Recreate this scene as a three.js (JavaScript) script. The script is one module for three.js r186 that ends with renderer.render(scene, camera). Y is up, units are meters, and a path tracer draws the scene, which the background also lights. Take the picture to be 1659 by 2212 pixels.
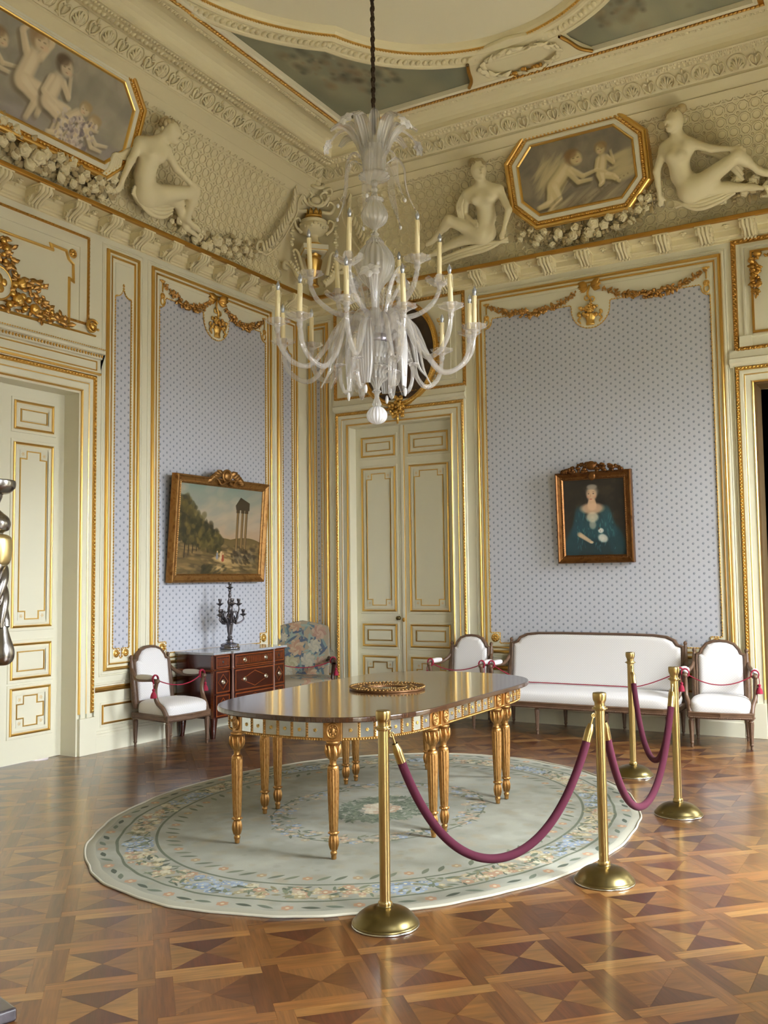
import * as THREE from 'three';
import { mergeGeometries } from 'three/addons/utils/BufferGeometryUtils.js';
import { RoundedBoxGeometry } from 'three/addons/geometries/RoundedBoxGeometry.js';
import { RectAreaLightUniformsLib } from 'three/addons/lights/RectAreaLightUniformsLib.js';

// ------------------------------------------------------------------ camera, light, exposure
const scene = new THREE.Scene();
const renderer = new THREE.WebGLRenderer({ antialias: true });
renderer.toneMapping = THREE.LinearToneMapping;
renderer.toneMappingExposure = 1.1;
renderer.shadowMap.enabled = true;
RectAreaLightUniformsLib.init();

const RX = 7.5, RZ = 10.3;                       // room width (x) and depth (z); back wall z = 0, papered side wall x = 0
const camera = new THREE.PerspectiveCamera(57.07, 1659 / 2212, 0.05, 60);
{
  const D = Math.PI / 180, yaw = -30.2367 * D, pitch = 4.0484 * D, roll = -0.6803 * D;
  const f = new THREE.Vector3(Math.sin(yaw) * Math.cos(pitch), Math.sin(pitch), -Math.cos(yaw) * Math.cos(pitch));
  const r0 = new THREE.Vector3(Math.cos(yaw), 0, Math.sin(yaw)), u0 = r0.clone().cross(f);
  const r = r0.clone().multiplyScalar(Math.cos(roll)).addScaledVector(u0, Math.sin(roll));
  const u = u0.clone().multiplyScalar(Math.cos(roll)).addScaledVector(r0, -Math.sin(roll));
  camera.position.set(6.894, 1.6, 9.896);
  camera.quaternion.setFromRotationMatrix(new THREE.Matrix4().makeBasis(r, u, f.clone().negate()));
}
scene.add(camera);

// overcast sky: brightest overhead, paler ground below the horizon
{
  const w = 64, h = 32, d = new Float32Array(w * h * 4);
  for (let j = 0; j < h; j++) for (let i = 0; i < w; i++) { const e = ((j + 0.5) / h - 0.5) * Math.PI, k = e > 0 ? 0.6 + 0.4 * Math.sin(e) : 0.26; d.set(e > 0 ? [0.90 * k, 0.96 * k, 1.05 * k, 1] : [k, 0.97 * k, 0.9 * k, 1], (j * w + i) * 4); }
  const sky = new THREE.DataTexture(d, w, h, THREE.RGBAFormat, THREE.FloatType); sky.mapping = THREE.EquirectangularReflectionMapping; sky.magFilter = THREE.LinearFilter; sky.needsUpdate = true;
  scene.background = sky; scene.backgroundIntensity = 24;
}
const WINDOWS = [1.45, 4.65, 7.85], WIN_W = 1.8, WIN_B = 0.12, WIN_T = 3.75, TW = 0.95;   // window wall: three tall openings in deep reveals
for (const z of WINDOWS) {                       // the patch of sky in front of each window, outside the wall, as an area light leaning down through the opening
  const l = new THREE.RectAreaLight(new THREE.Color(0.92, 0.97, 1.0), 75, WIN_W + 0.9, 3.2), a = 0.72;
  l.position.set(RX + 2.7, 4.7, z); l.lookAt(RX + 2.7 - Math.cos(a), 4.7 - Math.sin(a), z); l.name = 'window_daylight'; l.castShadow = true;
  scene.add(l);
}

// ------------------------------------------------------------------ helpers
const V2 = (x, y) => new THREE.Vector2(x, y), V3 = (x, y, z) => new THREE.Vector3(x, y, z);
let seed = 7;
const rnd = () => { seed = (seed * 1664525 + 1013904223) >>> 0; return seed / 4294967296; };
const rr = (a, b) => a + (b - a) * rnd();
const PI = Math.PI, TAU = 2 * PI;
const taken = new Map();
const numbered = (n) => { const k = taken.get(n) || 0; taken.set(n, k + 1); return k ? n + '_' + String(k).padStart(3, '0') : n; };
function clean(g) {
  let h = g.index ? g.toNonIndexed() : g;
  for (const k of Object.keys(h.attributes)) if (!['position', 'normal', 'uv', 'color'].includes(k)) h.deleteAttribute(k);
  if (!h.attributes.normal) h.computeVertexNormals();
  if (!h.attributes.uv) h.setAttribute('uv', new THREE.BufferAttribute(new Float32Array(h.attributes.position.count * 2), 2));
  h.morphAttributes = {}; h.clearGroups(); return h;
}
const merge = (list) => { const l = list.flat(9).map(clean); return l.length === 1 ? l[0] : mergeGeometries(l); };
function mesh(name, geo, mat, parent, top = false) {
  const m = new THREE.Mesh(Array.isArray(geo) ? merge(geo) : geo, mat);
  m.name = top ? numbered(name) : name; m.castShadow = m.receiveShadow = true;
  (parent || scene).add(m); return m;
}
function thing(name, label, category, group) {
  const o = new THREE.Group(); o.name = numbered(name); o.userData = { label, category };
  if (group) o.userData.group = group;
  scene.add(o); return o;
}
function structure(name, label) { const o = new THREE.Group(); o.name = name; o.userData = { kind: 'structure', label, category: name.split('_')[0] }; scene.add(o); return o; }
const M4 = (x = 0, y = 0, z = 0, rx = 0, ry = 0, rz = 0, sx = 1, sy = sx, sz = sx) => new THREE.Matrix4().compose(V3(x, y, z), new THREE.Quaternion().setFromEuler(new THREE.Euler(rx, ry, rz)), V3(sx, sy, sz));
const at = (g, x = 0, y = 0, z = 0, rx = 0, ry = 0, rz = 0, sx = 1, sy = sx, sz = sx) => g.clone().applyMatrix4(M4(x, y, z, rx, ry, rz, sx, sy, sz));
function metreUV(g) {                            // box-projected uv in metres
  g = g.index ? g.toNonIndexed() : g; const p = g.attributes.position, uv = new Float32Array(p.count * 2);
  const a = V3(), b = V3(), c = V3(), n = V3();
  for (let i = 0; i < p.count; i += 3) {
    a.fromBufferAttribute(p, i); b.fromBufferAttribute(p, i + 1); c.fromBufferAttribute(p, i + 2);
    n.copy(b).sub(a).cross(c.clone().sub(a)); const ax = Math.abs(n.x), ay = Math.abs(n.y), az = Math.abs(n.z);
    [a, b, c].forEach((q, k) => { const [s, t] = ay >= ax && ay >= az ? [q.x, q.z] : ax >= az ? [q.z, q.y] : [q.x, q.y]; uv[(i + k) * 2] = s; uv[(i + k) * 2 + 1] = t; });
  }
  g.setAttribute('uv', new THREE.BufferAttribute(uv, 2)); return g;
}
const box = (x0, x1, y0, y1, z0, z1) => metreUV(new THREE.BoxGeometry(x1 - x0, y1 - y0, z1 - z0).translate((x0 + x1) / 2, (y0 + y1) / 2, (z0 + z1) / 2));
const rbox = (x0, x1, y0, y1, z0, z1, r = 0.005, s = 2) => metreUV(new RoundedBoxGeometry(x1 - x0, y1 - y0, z1 - z0, s, r).translate((x0 + x1) / 2, (y0 + y1) / 2, (z0 + z1) / 2));
const lathe = (pts, n = 24) => new THREE.LatheGeometry(pts.map(([r, y]) => V2(Math.max(r, 1e-4), y)), n);
const ball = (x, y, z, rx, ry = rx, rz = rx, n = 8) => new THREE.SphereGeometry(1, n, Math.max(4, Math.round(n * 0.7))).applyMatrix4(M4(x, y, z, 0, 0, 0, rx, ry, rz));
const curve = (pts, closed = false, t = 0.5) => new THREE.CatmullRomCurve3(pts.map((p) => Array.isArray(p) ? V3(...p) : p), closed, 'catmullrom', t);
const tube = (pts, r, seg = 24, n = 8, closed = false) => new THREE.TubeGeometry(pts.isCurve || pts.getPoint ? pts : curve(pts, closed), seg, r, n, closed);
// tube whose radius changes along it: radius(t)
function taper(pts, radius, seg = 24, n = 8, flat = 1) {
  const c = pts.getPoint ? pts : curve(pts), fr = c.computeFrenetFrames(seg, false), pos = [], uv = [], idx = [];
  for (let i = 0; i <= seg; i++) {
    const q = c.getPointAt(i / seg), r = radius(i / seg);
    for (let j = 0; j <= n; j++) {
      const a = j / n * TAU, d = fr.normals[i].clone().multiplyScalar(Math.cos(a) * r).addScaledVector(fr.binormals[i], Math.sin(a) * r * flat).add(q);
      pos.push(d.x, d.y, d.z); uv.push(i / seg, j / n);
    }
  }
  for (let i = 0; i < seg; i++) for (let j = 0; j < n; j++) { const a = i * (n + 1) + j, b = a + n + 1; idx.push(a, b, a + 1, b, b + 1, a + 1); }
  const g = new THREE.BufferGeometry(); g.setAttribute('position', new THREE.Float32BufferAttribute(pos, 3)); g.setAttribute('uv', new THREE.Float32BufferAttribute(uv, 2)); g.setIndex(idx); g.computeVertexNormals(); return g;
}
// moulding: profile [[offset, height]...] swept round a polygon in the xy plane (offset > 0 points outward of a counter-clockwise path), height along z
function mould(path, prof, closed = true) {
  const n = path.length, pos = [], uv = [], off = [];
  for (let i = 0; i < n; i++) {
    const p = path[i], a = path[(i - 1 + n) % n], b = path[(i + 1) % n];
    let n1 = null, n2 = null;
    if (closed || i > 0) { const l = Math.hypot(p[0] - a[0], p[1] - a[1]); n1 = [(p[1] - a[1]) / l, -(p[0] - a[0]) / l]; }
    if (closed || i < n - 1) { const l = Math.hypot(b[0] - p[0], b[1] - p[1]); n2 = [(b[1] - p[1]) / l, -(b[0] - p[0]) / l]; }
    n1 = n1 || n2; n2 = n2 || n1; const k = Math.max(0.25, 1 + n1[0] * n2[0] + n1[1] * n2[1]); off.push([(n1[0] + n2[0]) / k, (n1[1] + n2[1]) / k]);
  }
  let len = 0; const m = closed ? n : n - 1;
  for (let i = 0; i < m; i++) {
    const j = (i + 1) % n, L = Math.hypot(path[j][0] - path[i][0], path[j][1] - path[i][1]); let v = 0;
    for (let k = 0; k + 1 < prof.length; k++) {
      const P = (q, w) => [path[q][0] + off[q][0] * prof[w][0], path[q][1] + off[q][1] * prof[w][0], prof[w][1]];
      const A = P(i, k), B = P(j, k), C = P(j, k + 1), Dd = P(i, k + 1), dv = Math.hypot(prof[k + 1][0] - prof[k][0], prof[k + 1][1] - prof[k][1]);
      pos.push(...A, ...B, ...C, ...A, ...C, ...Dd);
      uv.push(len, v, len + L, v, len + L, v + dv, len, v, len + L, v + dv, len, v + dv); v += dv;
    }
    len += L;
  }
  const g = new THREE.BufferGeometry(); g.setAttribute('position', new THREE.Float32BufferAttribute(pos, 3)); g.setAttribute('uv', new THREE.Float32BufferAttribute(uv, 2)); g.computeVertexNormals(); return g;
}
const rect = (x0, x1, y0, y1) => [[x0, y0], [x1, y0], [x1, y1], [x0, y1]];
// small copies of a unit ornament strung along a polygon
function string(path, step, unit, closed = true, off = 0, h = 0, alt = null) {
  const out = [], n = path.length, m = closed ? n : n - 1; let c = 0;
  for (let i = 0; i < m; i++) {
    const a = path[i], b = path[(i + 1) % n], L = Math.hypot(b[0] - a[0], b[1] - a[1]), k = Math.max(1, Math.round(L / step)), d = [(b[0] - a[0]) / L, (b[1] - a[1]) / L];
    for (let j = 0; j < k; j++) { const t = (j + 0.5) / k * L; out.push(((alt && c++ % 2) ? alt : unit).clone().applyMatrix4(M4(a[0] + d[0] * t + d[1] * off, a[1] + d[1] * t - d[0] * off, h, 0, 0, Math.atan2(d[1], d[0])))); }
  }
  return merge(out);
}
const roundProf = (x0, x1, h0, h1, n = 5) => { const a = []; for (let i = 0; i <= n; i++) { const t = i / n * PI; a.push([(x0 + x1) / 2 - (x1 - x0) / 2 * Math.cos(t), h0 + (h1 - h0) * Math.sin(t)]); } return a; };
const bead = new THREE.OctahedronGeometry(1, 1);
const beadU = (l, w, h) => bead.clone().applyMatrix4(M4(0, 0, 0, 0, 0, 0, l, w, h));
function shapeOf(pts) { const s = new THREE.Shape(); pts.forEach(([x, y], i) => i ? s.lineTo(x, y) : s.moveTo(x, y)); s.closePath(); return s; }
const plate = (pts, depth, bevel = 0, holes = []) => { const s = shapeOf(pts); holes.forEach((h) => s.holes.push(shapeOf(h))); return metreUV(new THREE.ExtrudeGeometry(s, { depth: depth - 2 * bevel, bevelEnabled: bevel > 0, bevelSize: bevel, bevelThickness: bevel, bevelSegments: 2, bevelOffset: -bevel, curveSegments: 12 }).translate(0, 0, bevel)); };
const arcPts = (cx, cy, rx, ry, a0, a1, n = 12) => Array.from({ length: n + 1 }, (_, i) => { const a = a0 + (a1 - a0) * i / n; return [cx + rx * Math.cos(a), cy + ry * Math.sin(a)]; });

// ------------------------------------------------------------------ textures
function canvasTex(w, h, draw, srgb = true, rep = true) {
  const c = document.createElement('canvas'); c.width = w; c.height = h; draw(c.getContext('2d'), w, h);
  const t = new THREE.CanvasTexture(c); if (srgb) t.colorSpace = THREE.SRGBColorSpace;
  t.wrapS = t.wrapT = rep ? THREE.RepeatWrapping : THREE.ClampToEdgeWrapping; return t;
}
function noiseTex(w, h, fn) {
  const d = new Uint8Array(w * h * 4);
  for (let y = 0; y < h; y++) for (let x = 0; x < w; x++) { const v = Math.max(0, Math.min(255, Math.round(255 * fn(x / w, y / h)))); d.set([v, v, v, 255], (y * w + x) * 4); }
  const t = new THREE.DataTexture(d, w, h); t.magFilter = THREE.LinearFilter; t.minFilter = THREE.LinearMipmapLinearFilter; t.wrapS = t.wrapT = THREE.RepeatWrapping; t.needsUpdate = true; return t;
}
const lat = Array.from({ length: 4096 }, () => rnd());
function vnoise(x, y, px, py) {                  // tileable value noise
  const xi = Math.floor(x), yi = Math.floor(y), fx = x - xi, fy = y - yi, s = (t) => t * t * (3 - 2 * t), m = (a, b) => ((a % b) + b) % b;
  const q = (i, j) => lat[(m(i, px) * 57 + m(j, py) * 131) & 4095];
  const a = q(xi, yi), b = q(xi + 1, yi), c = q(xi, yi + 1), d = q(xi + 1, yi + 1), u = s(fx), v = s(fy);
  return (a + (b - a) * u) * (1 - v) + (c + (d - c) * u) * v;
}
const fbm = (x, y, k, o = 4) => { let s = 0, a = 0.5, t = 0; for (let i = 0; i < o; i++) { s += a * vnoise(x * k, y * k, k, k); t += a; a *= 0.5; k *= 2; } return s / t; };
const woodTex = noiseTex(512, 512, (x, y) => 0.80 + 0.16 * (vnoise(x * 6, y * 90, 6, 90) - 0.5) + 0.16 * (vnoise(x * 14, y * 240, 14, 240) - 0.5) + 0.14 * (fbm(x, y, 4) - 0.5) - (vnoise(x * 9, y * 180, 9, 180) > 0.86 ? 0.08 : 0));
woodTex.colorSpace = THREE.SRGBColorSpace;
const grainTex = noiseTex(256, 256, (x, y) => 0.5 + 0.35 * (fbm(x, y, 8, 5) - 0.5) + 0.15 * (rnd() - 0.5));
const rep = (t, x, y = x) => { const c = t.clone(); c.repeat.set(x, y); c.needsUpdate = true; return c; };

// ------------------------------------------------------------------ shared materials
const mat = (color, roughness = 0.6, metalness = 0, extra = {}) => new THREE.MeshPhysicalMaterial({ color, roughness, metalness, ...extra });
const patina = canvasTex(256, 256, (c, w, h) => { c.fillStyle = '#f2ead8'; c.fillRect(0, 0, w, h); let s = 8; const r = () => (s = (s * 16807) % 2147483647) / 2147483647; for (let i = 0; i < 900; i++) { c.fillStyle = `rgba(${['110,62,30', '150,96,52', '255,244,214', '90,60,36'][i % 4]},${0.06 + r() * 0.12})`; c.beginPath(); c.ellipse(r() * w, r() * h, 1 + r() * 5, 1 + r() * 9, r() * 3, 0, TAU); c.fill(); } });
const paintBump = { bumpMap: rep(grainTex, 3), bumpScale: 0.0012 };
const MAT = {
  cream: mat('#dbd7c0', 0.42),
  stucco: mat('#e0d5ae', 0.62),
  stuccoPlain: mat('#e0d5ae', 0.62),
  ceilingWhite: mat('#e0d8ba', 0.7),
  gilt: mat('#dfb768', 0.3, 1), giltDull: mat('#c4984f', 0.4, 1), giltFlat: mat('#bd8f42', 0.42, 0.85),
  brass: mat('#b39a66', 0.29, 1), brassDark: mat('#7c6f4a', 0.32, 1),
  giltAged: mat('#c59c68', 0.36, 0.95, { map: patina }), giltAgedFine: mat('#d2ab70', 0.34, 0.95, { map: patina }),
  dark: mat('#15120f', 0.9),
};

// ------------------------------------------------------------------ shell: walls, openings, windows
const wallL = structure('wall_left', 'pale cream panelled wall with grey dotted silk and gilt mouldings, behind the inlaid commode'); wallL.rotation.y = PI / 2;   // local x = -world z, local z = world x
const wallB = structure('wall_back', 'pale cream panelled wall with gilt mouldings and a double door, behind the white sofa');
const T = 0.42;                                  // wall thickness
const DL = { c: 4.50, w: 1.54, t: 3.40 };        // door in the side wall (z)
const DB = { c: 1.335, w: 1.44, t: 3.51 }, DR = { c: 6.14, w: 1.44, t: 3.51 };
const TOP = 6.7;
// side wall, local u = -z
mesh('plaster', [box(-DL.c + DL.w / 2, 0, 0, TOP, -T, 0), box(-RZ, -DL.c - DL.w / 2, 0, TOP, -T, 0), box(-DL.c - DL.w / 2, -DL.c + DL.w / 2, DL.t, TOP, -T, 0)], MAT.cream, wallL);
mesh('plaster', [box(-T, DB.c - DB.w / 2, 0, TOP, -T, 0), box(DB.c + DB.w / 2, DR.c - DR.w / 2, 0, TOP, -T, 0), box(DR.c + DR.w / 2, RX + T, 0, TOP, -T, 0), box(DB.c - DB.w / 2, DB.c + DB.w / 2, DB.t, TOP, -T, 0), box(DR.c - DR.w / 2, DR.c + DR.w / 2, DR.t, TOP, -T, 0)], MAT.cream, wallB);
{
  const w = structure('wall_right', 'cream wall with tall windows facing the papered wall');
  const seg = []; let z0 = -T;
  for (const z of WINDOWS) { seg.push([z0, z - WIN_W / 2]); z0 = z + WIN_W / 2; seg.push(null); }
  seg.push([z0, RZ + T]);
  const g = []; seg.forEach((s) => s && g.push(box(RX, RX + TW, 0, TOP, s[0], s[1])));
  for (const z of WINDOWS) g.push(box(RX, RX + TW, WIN_T, TOP, z - WIN_W / 2, z + WIN_W / 2), box(RX, RX + TW, 0, WIN_B, z - WIN_W / 2, z + WIN_W / 2));
  mesh('plaster', g, MAT.cream, w);
  const f = structure('wall_front', 'cream wall closing the room opposite the sofa');
  mesh('plaster', [box(-T, RX + T, 0, TOP, RZ, RZ + T)], MAT.cream, f);
  const DRAPE = mat('#8d7a4e', 0.85);
  const pane = new THREE.MeshPhysicalMaterial({ color: '#ffffff', roughness: 0, transmission: 1, thickness: 0, ior: 1.45 });
  WINDOWS.forEach((z, i) => {
    const o = structure('window_' + (i + 1), 'tall casement window in the side wall'), x = RX + 0.78, a = z - WIN_W / 2, b = z + WIN_W / 2;
    const bars = [box(x, x + 0.05, WIN_B, WIN_T, a, a + 0.06), box(x, x + 0.05, WIN_B, WIN_T, b - 0.06, b), box(x, x + 0.05, WIN_B, WIN_T, z - 0.04, z + 0.04), box(x, x + 0.05, WIN_B, WIN_B + 0.3, a, b), box(x, x + 0.05, WIN_T - 0.07, WIN_T, a, b)];
    for (const y of [1.25, 2.05, 2.85, 3.6]) bars.push(box(x + 0.005, x + 0.045, y - 0.015, y + 0.015, a, b));
    mesh('window_frame', bars, MAT.cream, o);
    // unseen drapes added at both sides to cut oblique window light
    for (const s of [-1, 1]) { const pts = Array.from({ length: 25 }, (_, k) => [RX - 0.06 - 0.05 * Math.sin(k * 1.9), z + s * (WIN_W / 2 + 0.16 - 0.42 * k / 24)]); const back = pts.map(([px, pz]) => [px - 0.012, pz]).reverse(); const g = new THREE.ExtrudeGeometry(shapeOf([...pts, ...back]), { depth: WIN_T + 0.15, bevelEnabled: false }).rotateX(PI / 2); mesh('added_drape', g.translate(0, WIN_T + 0.2, 0), DRAPE, o); }
    mesh('pane', box(x + 0.02, x + 0.026, WIN_B + 0.3, WIN_T, a, b), pane, o);
  });
  // next rooms behind the doors, closed and unlit
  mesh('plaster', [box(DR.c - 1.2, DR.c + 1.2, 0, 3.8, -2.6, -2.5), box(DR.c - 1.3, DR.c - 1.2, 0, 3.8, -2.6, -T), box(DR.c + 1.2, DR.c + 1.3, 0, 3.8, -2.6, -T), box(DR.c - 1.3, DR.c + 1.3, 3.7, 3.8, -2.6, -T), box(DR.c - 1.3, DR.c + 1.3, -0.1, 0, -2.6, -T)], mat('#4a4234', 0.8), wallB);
}

// ------------------------------------------------------------------ parquet floor laid diagonally: pinwheel frames of planks round bow-tie squares
{
  const floor = structure('floor', 'polished oak parquet of diagonal squares with dark bow-tie inlays');
  mesh('subfloor', box(-T, RX + T, -0.12, -0.022, -T, RZ + T), mat('#2a1a0e', 0.9), floor);
  const CELL = 0.425, h = CELL / 2, t = 0.068, gap = 0.0005, th = 0.02, S = Math.SQRT1_2, O = [4.10, 6.68];
  const prism = (pts) => {                        // flat piece with its top at y = 0, points [p, q]
    const n = pts.length, pos = [], uv = [], cx = pts.reduce((s, q) => s + q[0], 0) / n, cy = pts.reduce((s, q) => s + q[1], 0) / n;
    const sh = pts.map(([x, y]) => { const l = Math.hypot(x - cx, y - cy), k = (l - gap * 1.4) / l; return [cx + (x - cx) * k, cy + (y - cy) * k]; });
    const put = (p, q, y) => { pos.push(p, y, q); };
    for (let i = 1; i + 1 < n; i++) { put(...sh[0], 0); put(...sh[i + 1], 0); put(...sh[i], 0); }
    for (let i = 0; i < n; i++) { const a = sh[i], b = sh[(i + 1) % n]; put(...a, 0); put(...b, 0); put(...b, -th); put(...a, 0); put(...b, -th); put(...a, -th); }
    const g = new THREE.BufferGeometry(); g.setAttribute('position', new THREE.Float32BufferAttribute(pos, 3)); g.computeVertexNormals();
    return g;
  };
  const withUV = (g, along, ox, oy) => { const c = g.clone(), p = c.attributes.position, uv = new Float32Array(p.count * 2); for (let i = 0; i < p.count; i++) { const a = p.getX(i), b = p.getZ(i); uv[2 * i] = (along ? b : a) * 0.9 + ox; uv[2 * i + 1] = (along ? a : b) * 0.9 + oy; } c.setAttribute('uv', new THREE.BufferAttribute(uv, 2)); return c; };
  const i0 = h - t;
  const kinds = [
    { pts: [[-h + t, -h], [h, -h], [h, -i0], [-h + t, -i0]], along: 0, tone: 'l' }, { pts: [[-h, i0], [h - t, i0], [h - t, h], [-h, h]], along: 0, tone: 'l' },
    { pts: [[-h, -h], [-i0, -h], [-i0, i0], [-h, i0]], along: 1, tone: 'm' }, { pts: [[i0, -i0], [h, -i0], [h, h], [i0, h]], along: 1, tone: 'm' },
    { pts: [[0, 0], [-i0, -i0], [i0, -i0]], along: 1, tone: 'd' }, { pts: [[0, 0], [i0, i0], [-i0, i0]], along: 1, tone: 'd' },
    { pts: [[0, 0], [i0, -i0], [i0, i0]], along: 0, tone: 'n' }, { pts: [[0, 0], [-i0, i0], [-i0, -i0]], along: 0, tone: 'n' },
  ];
  for (const k of kinds) k.geo = [0, 1, 2, 3].map((j) => withUV(prism(k.pts), k.along, j * 0.27, j * 0.41 + k.tone.charCodeAt(0) * 0.13));
  const tones = { l: ['#9c6c39', '#925f30', '#a47641', '#895a2d'], m: ['#704422', '#7b4f28', '#633b1f', '#84572e'], d: ['#572b1a', '#62341e', '#4d2519', '#6b3f24'], n: ['#895d30', '#82552a', '#926837', '#784d26'] };
  const wood = (c, vc = false) => new THREE.MeshPhysicalMaterial({ color: c, map: woodTex, roughness: 0.34, clearcoat: 0.55, clearcoatRoughness: 0.16, vertexColors: vc });
  const mats = {}; for (const k in tones) mats[k] = tones[k].map((c) => wood(c));
  const list = [], near = [], fr = new THREE.Frustum(); camera.updateMatrixWorld(); camera.updateProjectionMatrix();
  fr.setFromProjectionMatrix(new THREE.Matrix4().multiplyMatrices(camera.projectionMatrix, camera.matrixWorldInverse));
  for (let a = -30; a <= 30; a++) for (let b = -30; b <= 30; b++) {
    const x = O[0] + (a + b) * CELL * S, z = O[1] + (b - a) * CELL * S;
    if (x < -0.25 || x > RX + 0.25 || z < -0.25 || z > RZ + 0.25) continue;
    const plain = rnd() < 0.22;
    kinds.forEach((k) => {
      const dull = plain && (k.tone === 'd' || k.tone === 'n') ? 'm' : k.tone, v = Math.floor(rnd() * 4), c = Math.floor(rnd() * 4);
      const q = k.pts.reduce((s, p) => [s[0] + p[0] / k.pts.length, s[1] + p[1] / k.pts.length], [0, 0]);
      list.push({ x, z, k, v, tone: dull, c, px: x + (q[0] + q[1]) * S, pz: z + (q[1] - q[0]) * S });
    });
  }
  const under = (x, z) => ((x - 3.5) / 1.65) ** 2 + ((z - 4.17) / 2.1) ** 2 < 1;
  const seen = list.filter((q) => fr.containsPoint(V3(q.px, 0, q.pz)) && !under(q.px, q.pz)).sort((p, q) => Math.hypot(p.px - 6.894, p.pz - 9.896) - Math.hypot(q.px - 6.894, q.pz - 9.896)).slice(0, 300);
  const isNear = new Set(seen);
  for (const q of seen) { const m = mesh(q.k.tone === 'l' || q.k.tone === 'm' ? 'plank' : 'inlay_triangle', q.k.geo[q.v], mats[q.tone][q.c], floor); m.position.set(q.x, 0, q.z); m.rotation.y = PI / 4; }
  const far = list.filter((q) => !isNear.has(q)).map((q) => {
    const g = q.k.geo[q.v].clone().applyMatrix4(M4(q.x, 0, q.z, 0, PI / 4, 0)), col = new THREE.Color(tones[q.tone][q.c]), a = new Float32Array(g.attributes.position.count * 3);
    for (let i = 0; i < a.length; i += 3) { a[i] = col.r; a[i + 1] = col.g; a[i + 2] = col.b; } g.setAttribute('color', new THREE.BufferAttribute(a, 3)); return g;
  });
  const m = mesh('parquet_pieces', far, wood('#ffffff', true), floor); m.userData.kind = 'stuff';
}

// ------------------------------------------------------------------ cornice, cove and ceiling (rings swept round the room, profile [distance from wall, height])
function ring(prof) {
  const pos = [], uv = [];
  const C = (d) => [[d, d], [RX - d, d], [RX - d, RZ - d], [d, RZ - d]];
  for (let s = 0; s < 4; s++) {
    let v = 0;
    for (let k = 0; k + 1 < prof.length; k++) {
      const [d0, y0] = prof[k], [d1, y1] = prof[k + 1], a = C(d0), b = C(d1), e = (s + 1) % 4, L = s % 2 ? RZ : RX, dv = Math.hypot(d1 - d0, y1 - y0);
      const A = [a[s][0], y0, a[s][1]], B = [a[e][0], y0, a[e][1]], Cc = [b[e][0], y1, b[e][1]], Dd = [b[s][0], y1, b[s][1]];
      pos.push(...A, ...B, ...Cc, ...A, ...Cc, ...Dd); uv.push(d0, v, L - d0, v, L - d1, v + dv, d0, v, L - d1, v + dv, d1, v + dv); v += dv;
    }
  }
  const g = new THREE.BufferGeometry(); g.setAttribute('position', new THREE.Float32BufferAttribute(pos, 3)); g.setAttribute('uv', new THREE.Float32BufferAttribute(uv, 2)); g.computeVertexNormals(); return g;
}
// run(ornament, step, d, y, tilt): ornaments along the two walls in view at distance d and height y
function runWalls(unit, step, d, y, alt = null, tilt = 0, phL = 0, phB = 0) {
  const out = []; let c = 0;
  for (let x = d + step / 2 + phB; x < RX - d; x += step) out.push(((alt && c++ % 2) ? alt : unit).clone().applyMatrix4(new THREE.Matrix4().multiplyMatrices(M4(x, y, d), M4(0, 0, 0, tilt))));
  c = 0;
  for (let z = d + step / 2 + phL; z < 7; z += step) out.push(((alt && c++ % 2) ? alt : unit).clone().applyMatrix4(new THREE.Matrix4().multiplyMatrices(M4(d, y, z, 0, PI / 2, 0), M4(0, 0, 0, tilt))));
  return merge(out);
}
const cornice = structure('trim_1', 'cream cornice with carved brackets and a gilded edge above the wall panels');
mesh('bed_moulding', ring([[0, 4.975], [0.012, 4.98], [0.012, 5.0], [0.03, 5.006], [0.032, 5.02], [0.05, 5.03], [0.052, 5.085], [0.07, 5.095], [0.075, 5.112], [0.24, 5.114]]), MAT.stucco, cornice);
mesh('gilded_band', ring([[0.236, 5.1135], [0.268, 5.114], [0.274, 5.122], [0.274, 5.15], [0.266, 5.158]]), MAT.giltFlat, cornice);
mesh('cornice_top', ring([[0.266, 5.158], [0.262, 5.162], [0.12, 5.168]]), MAT.stucco, cornice);
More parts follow.
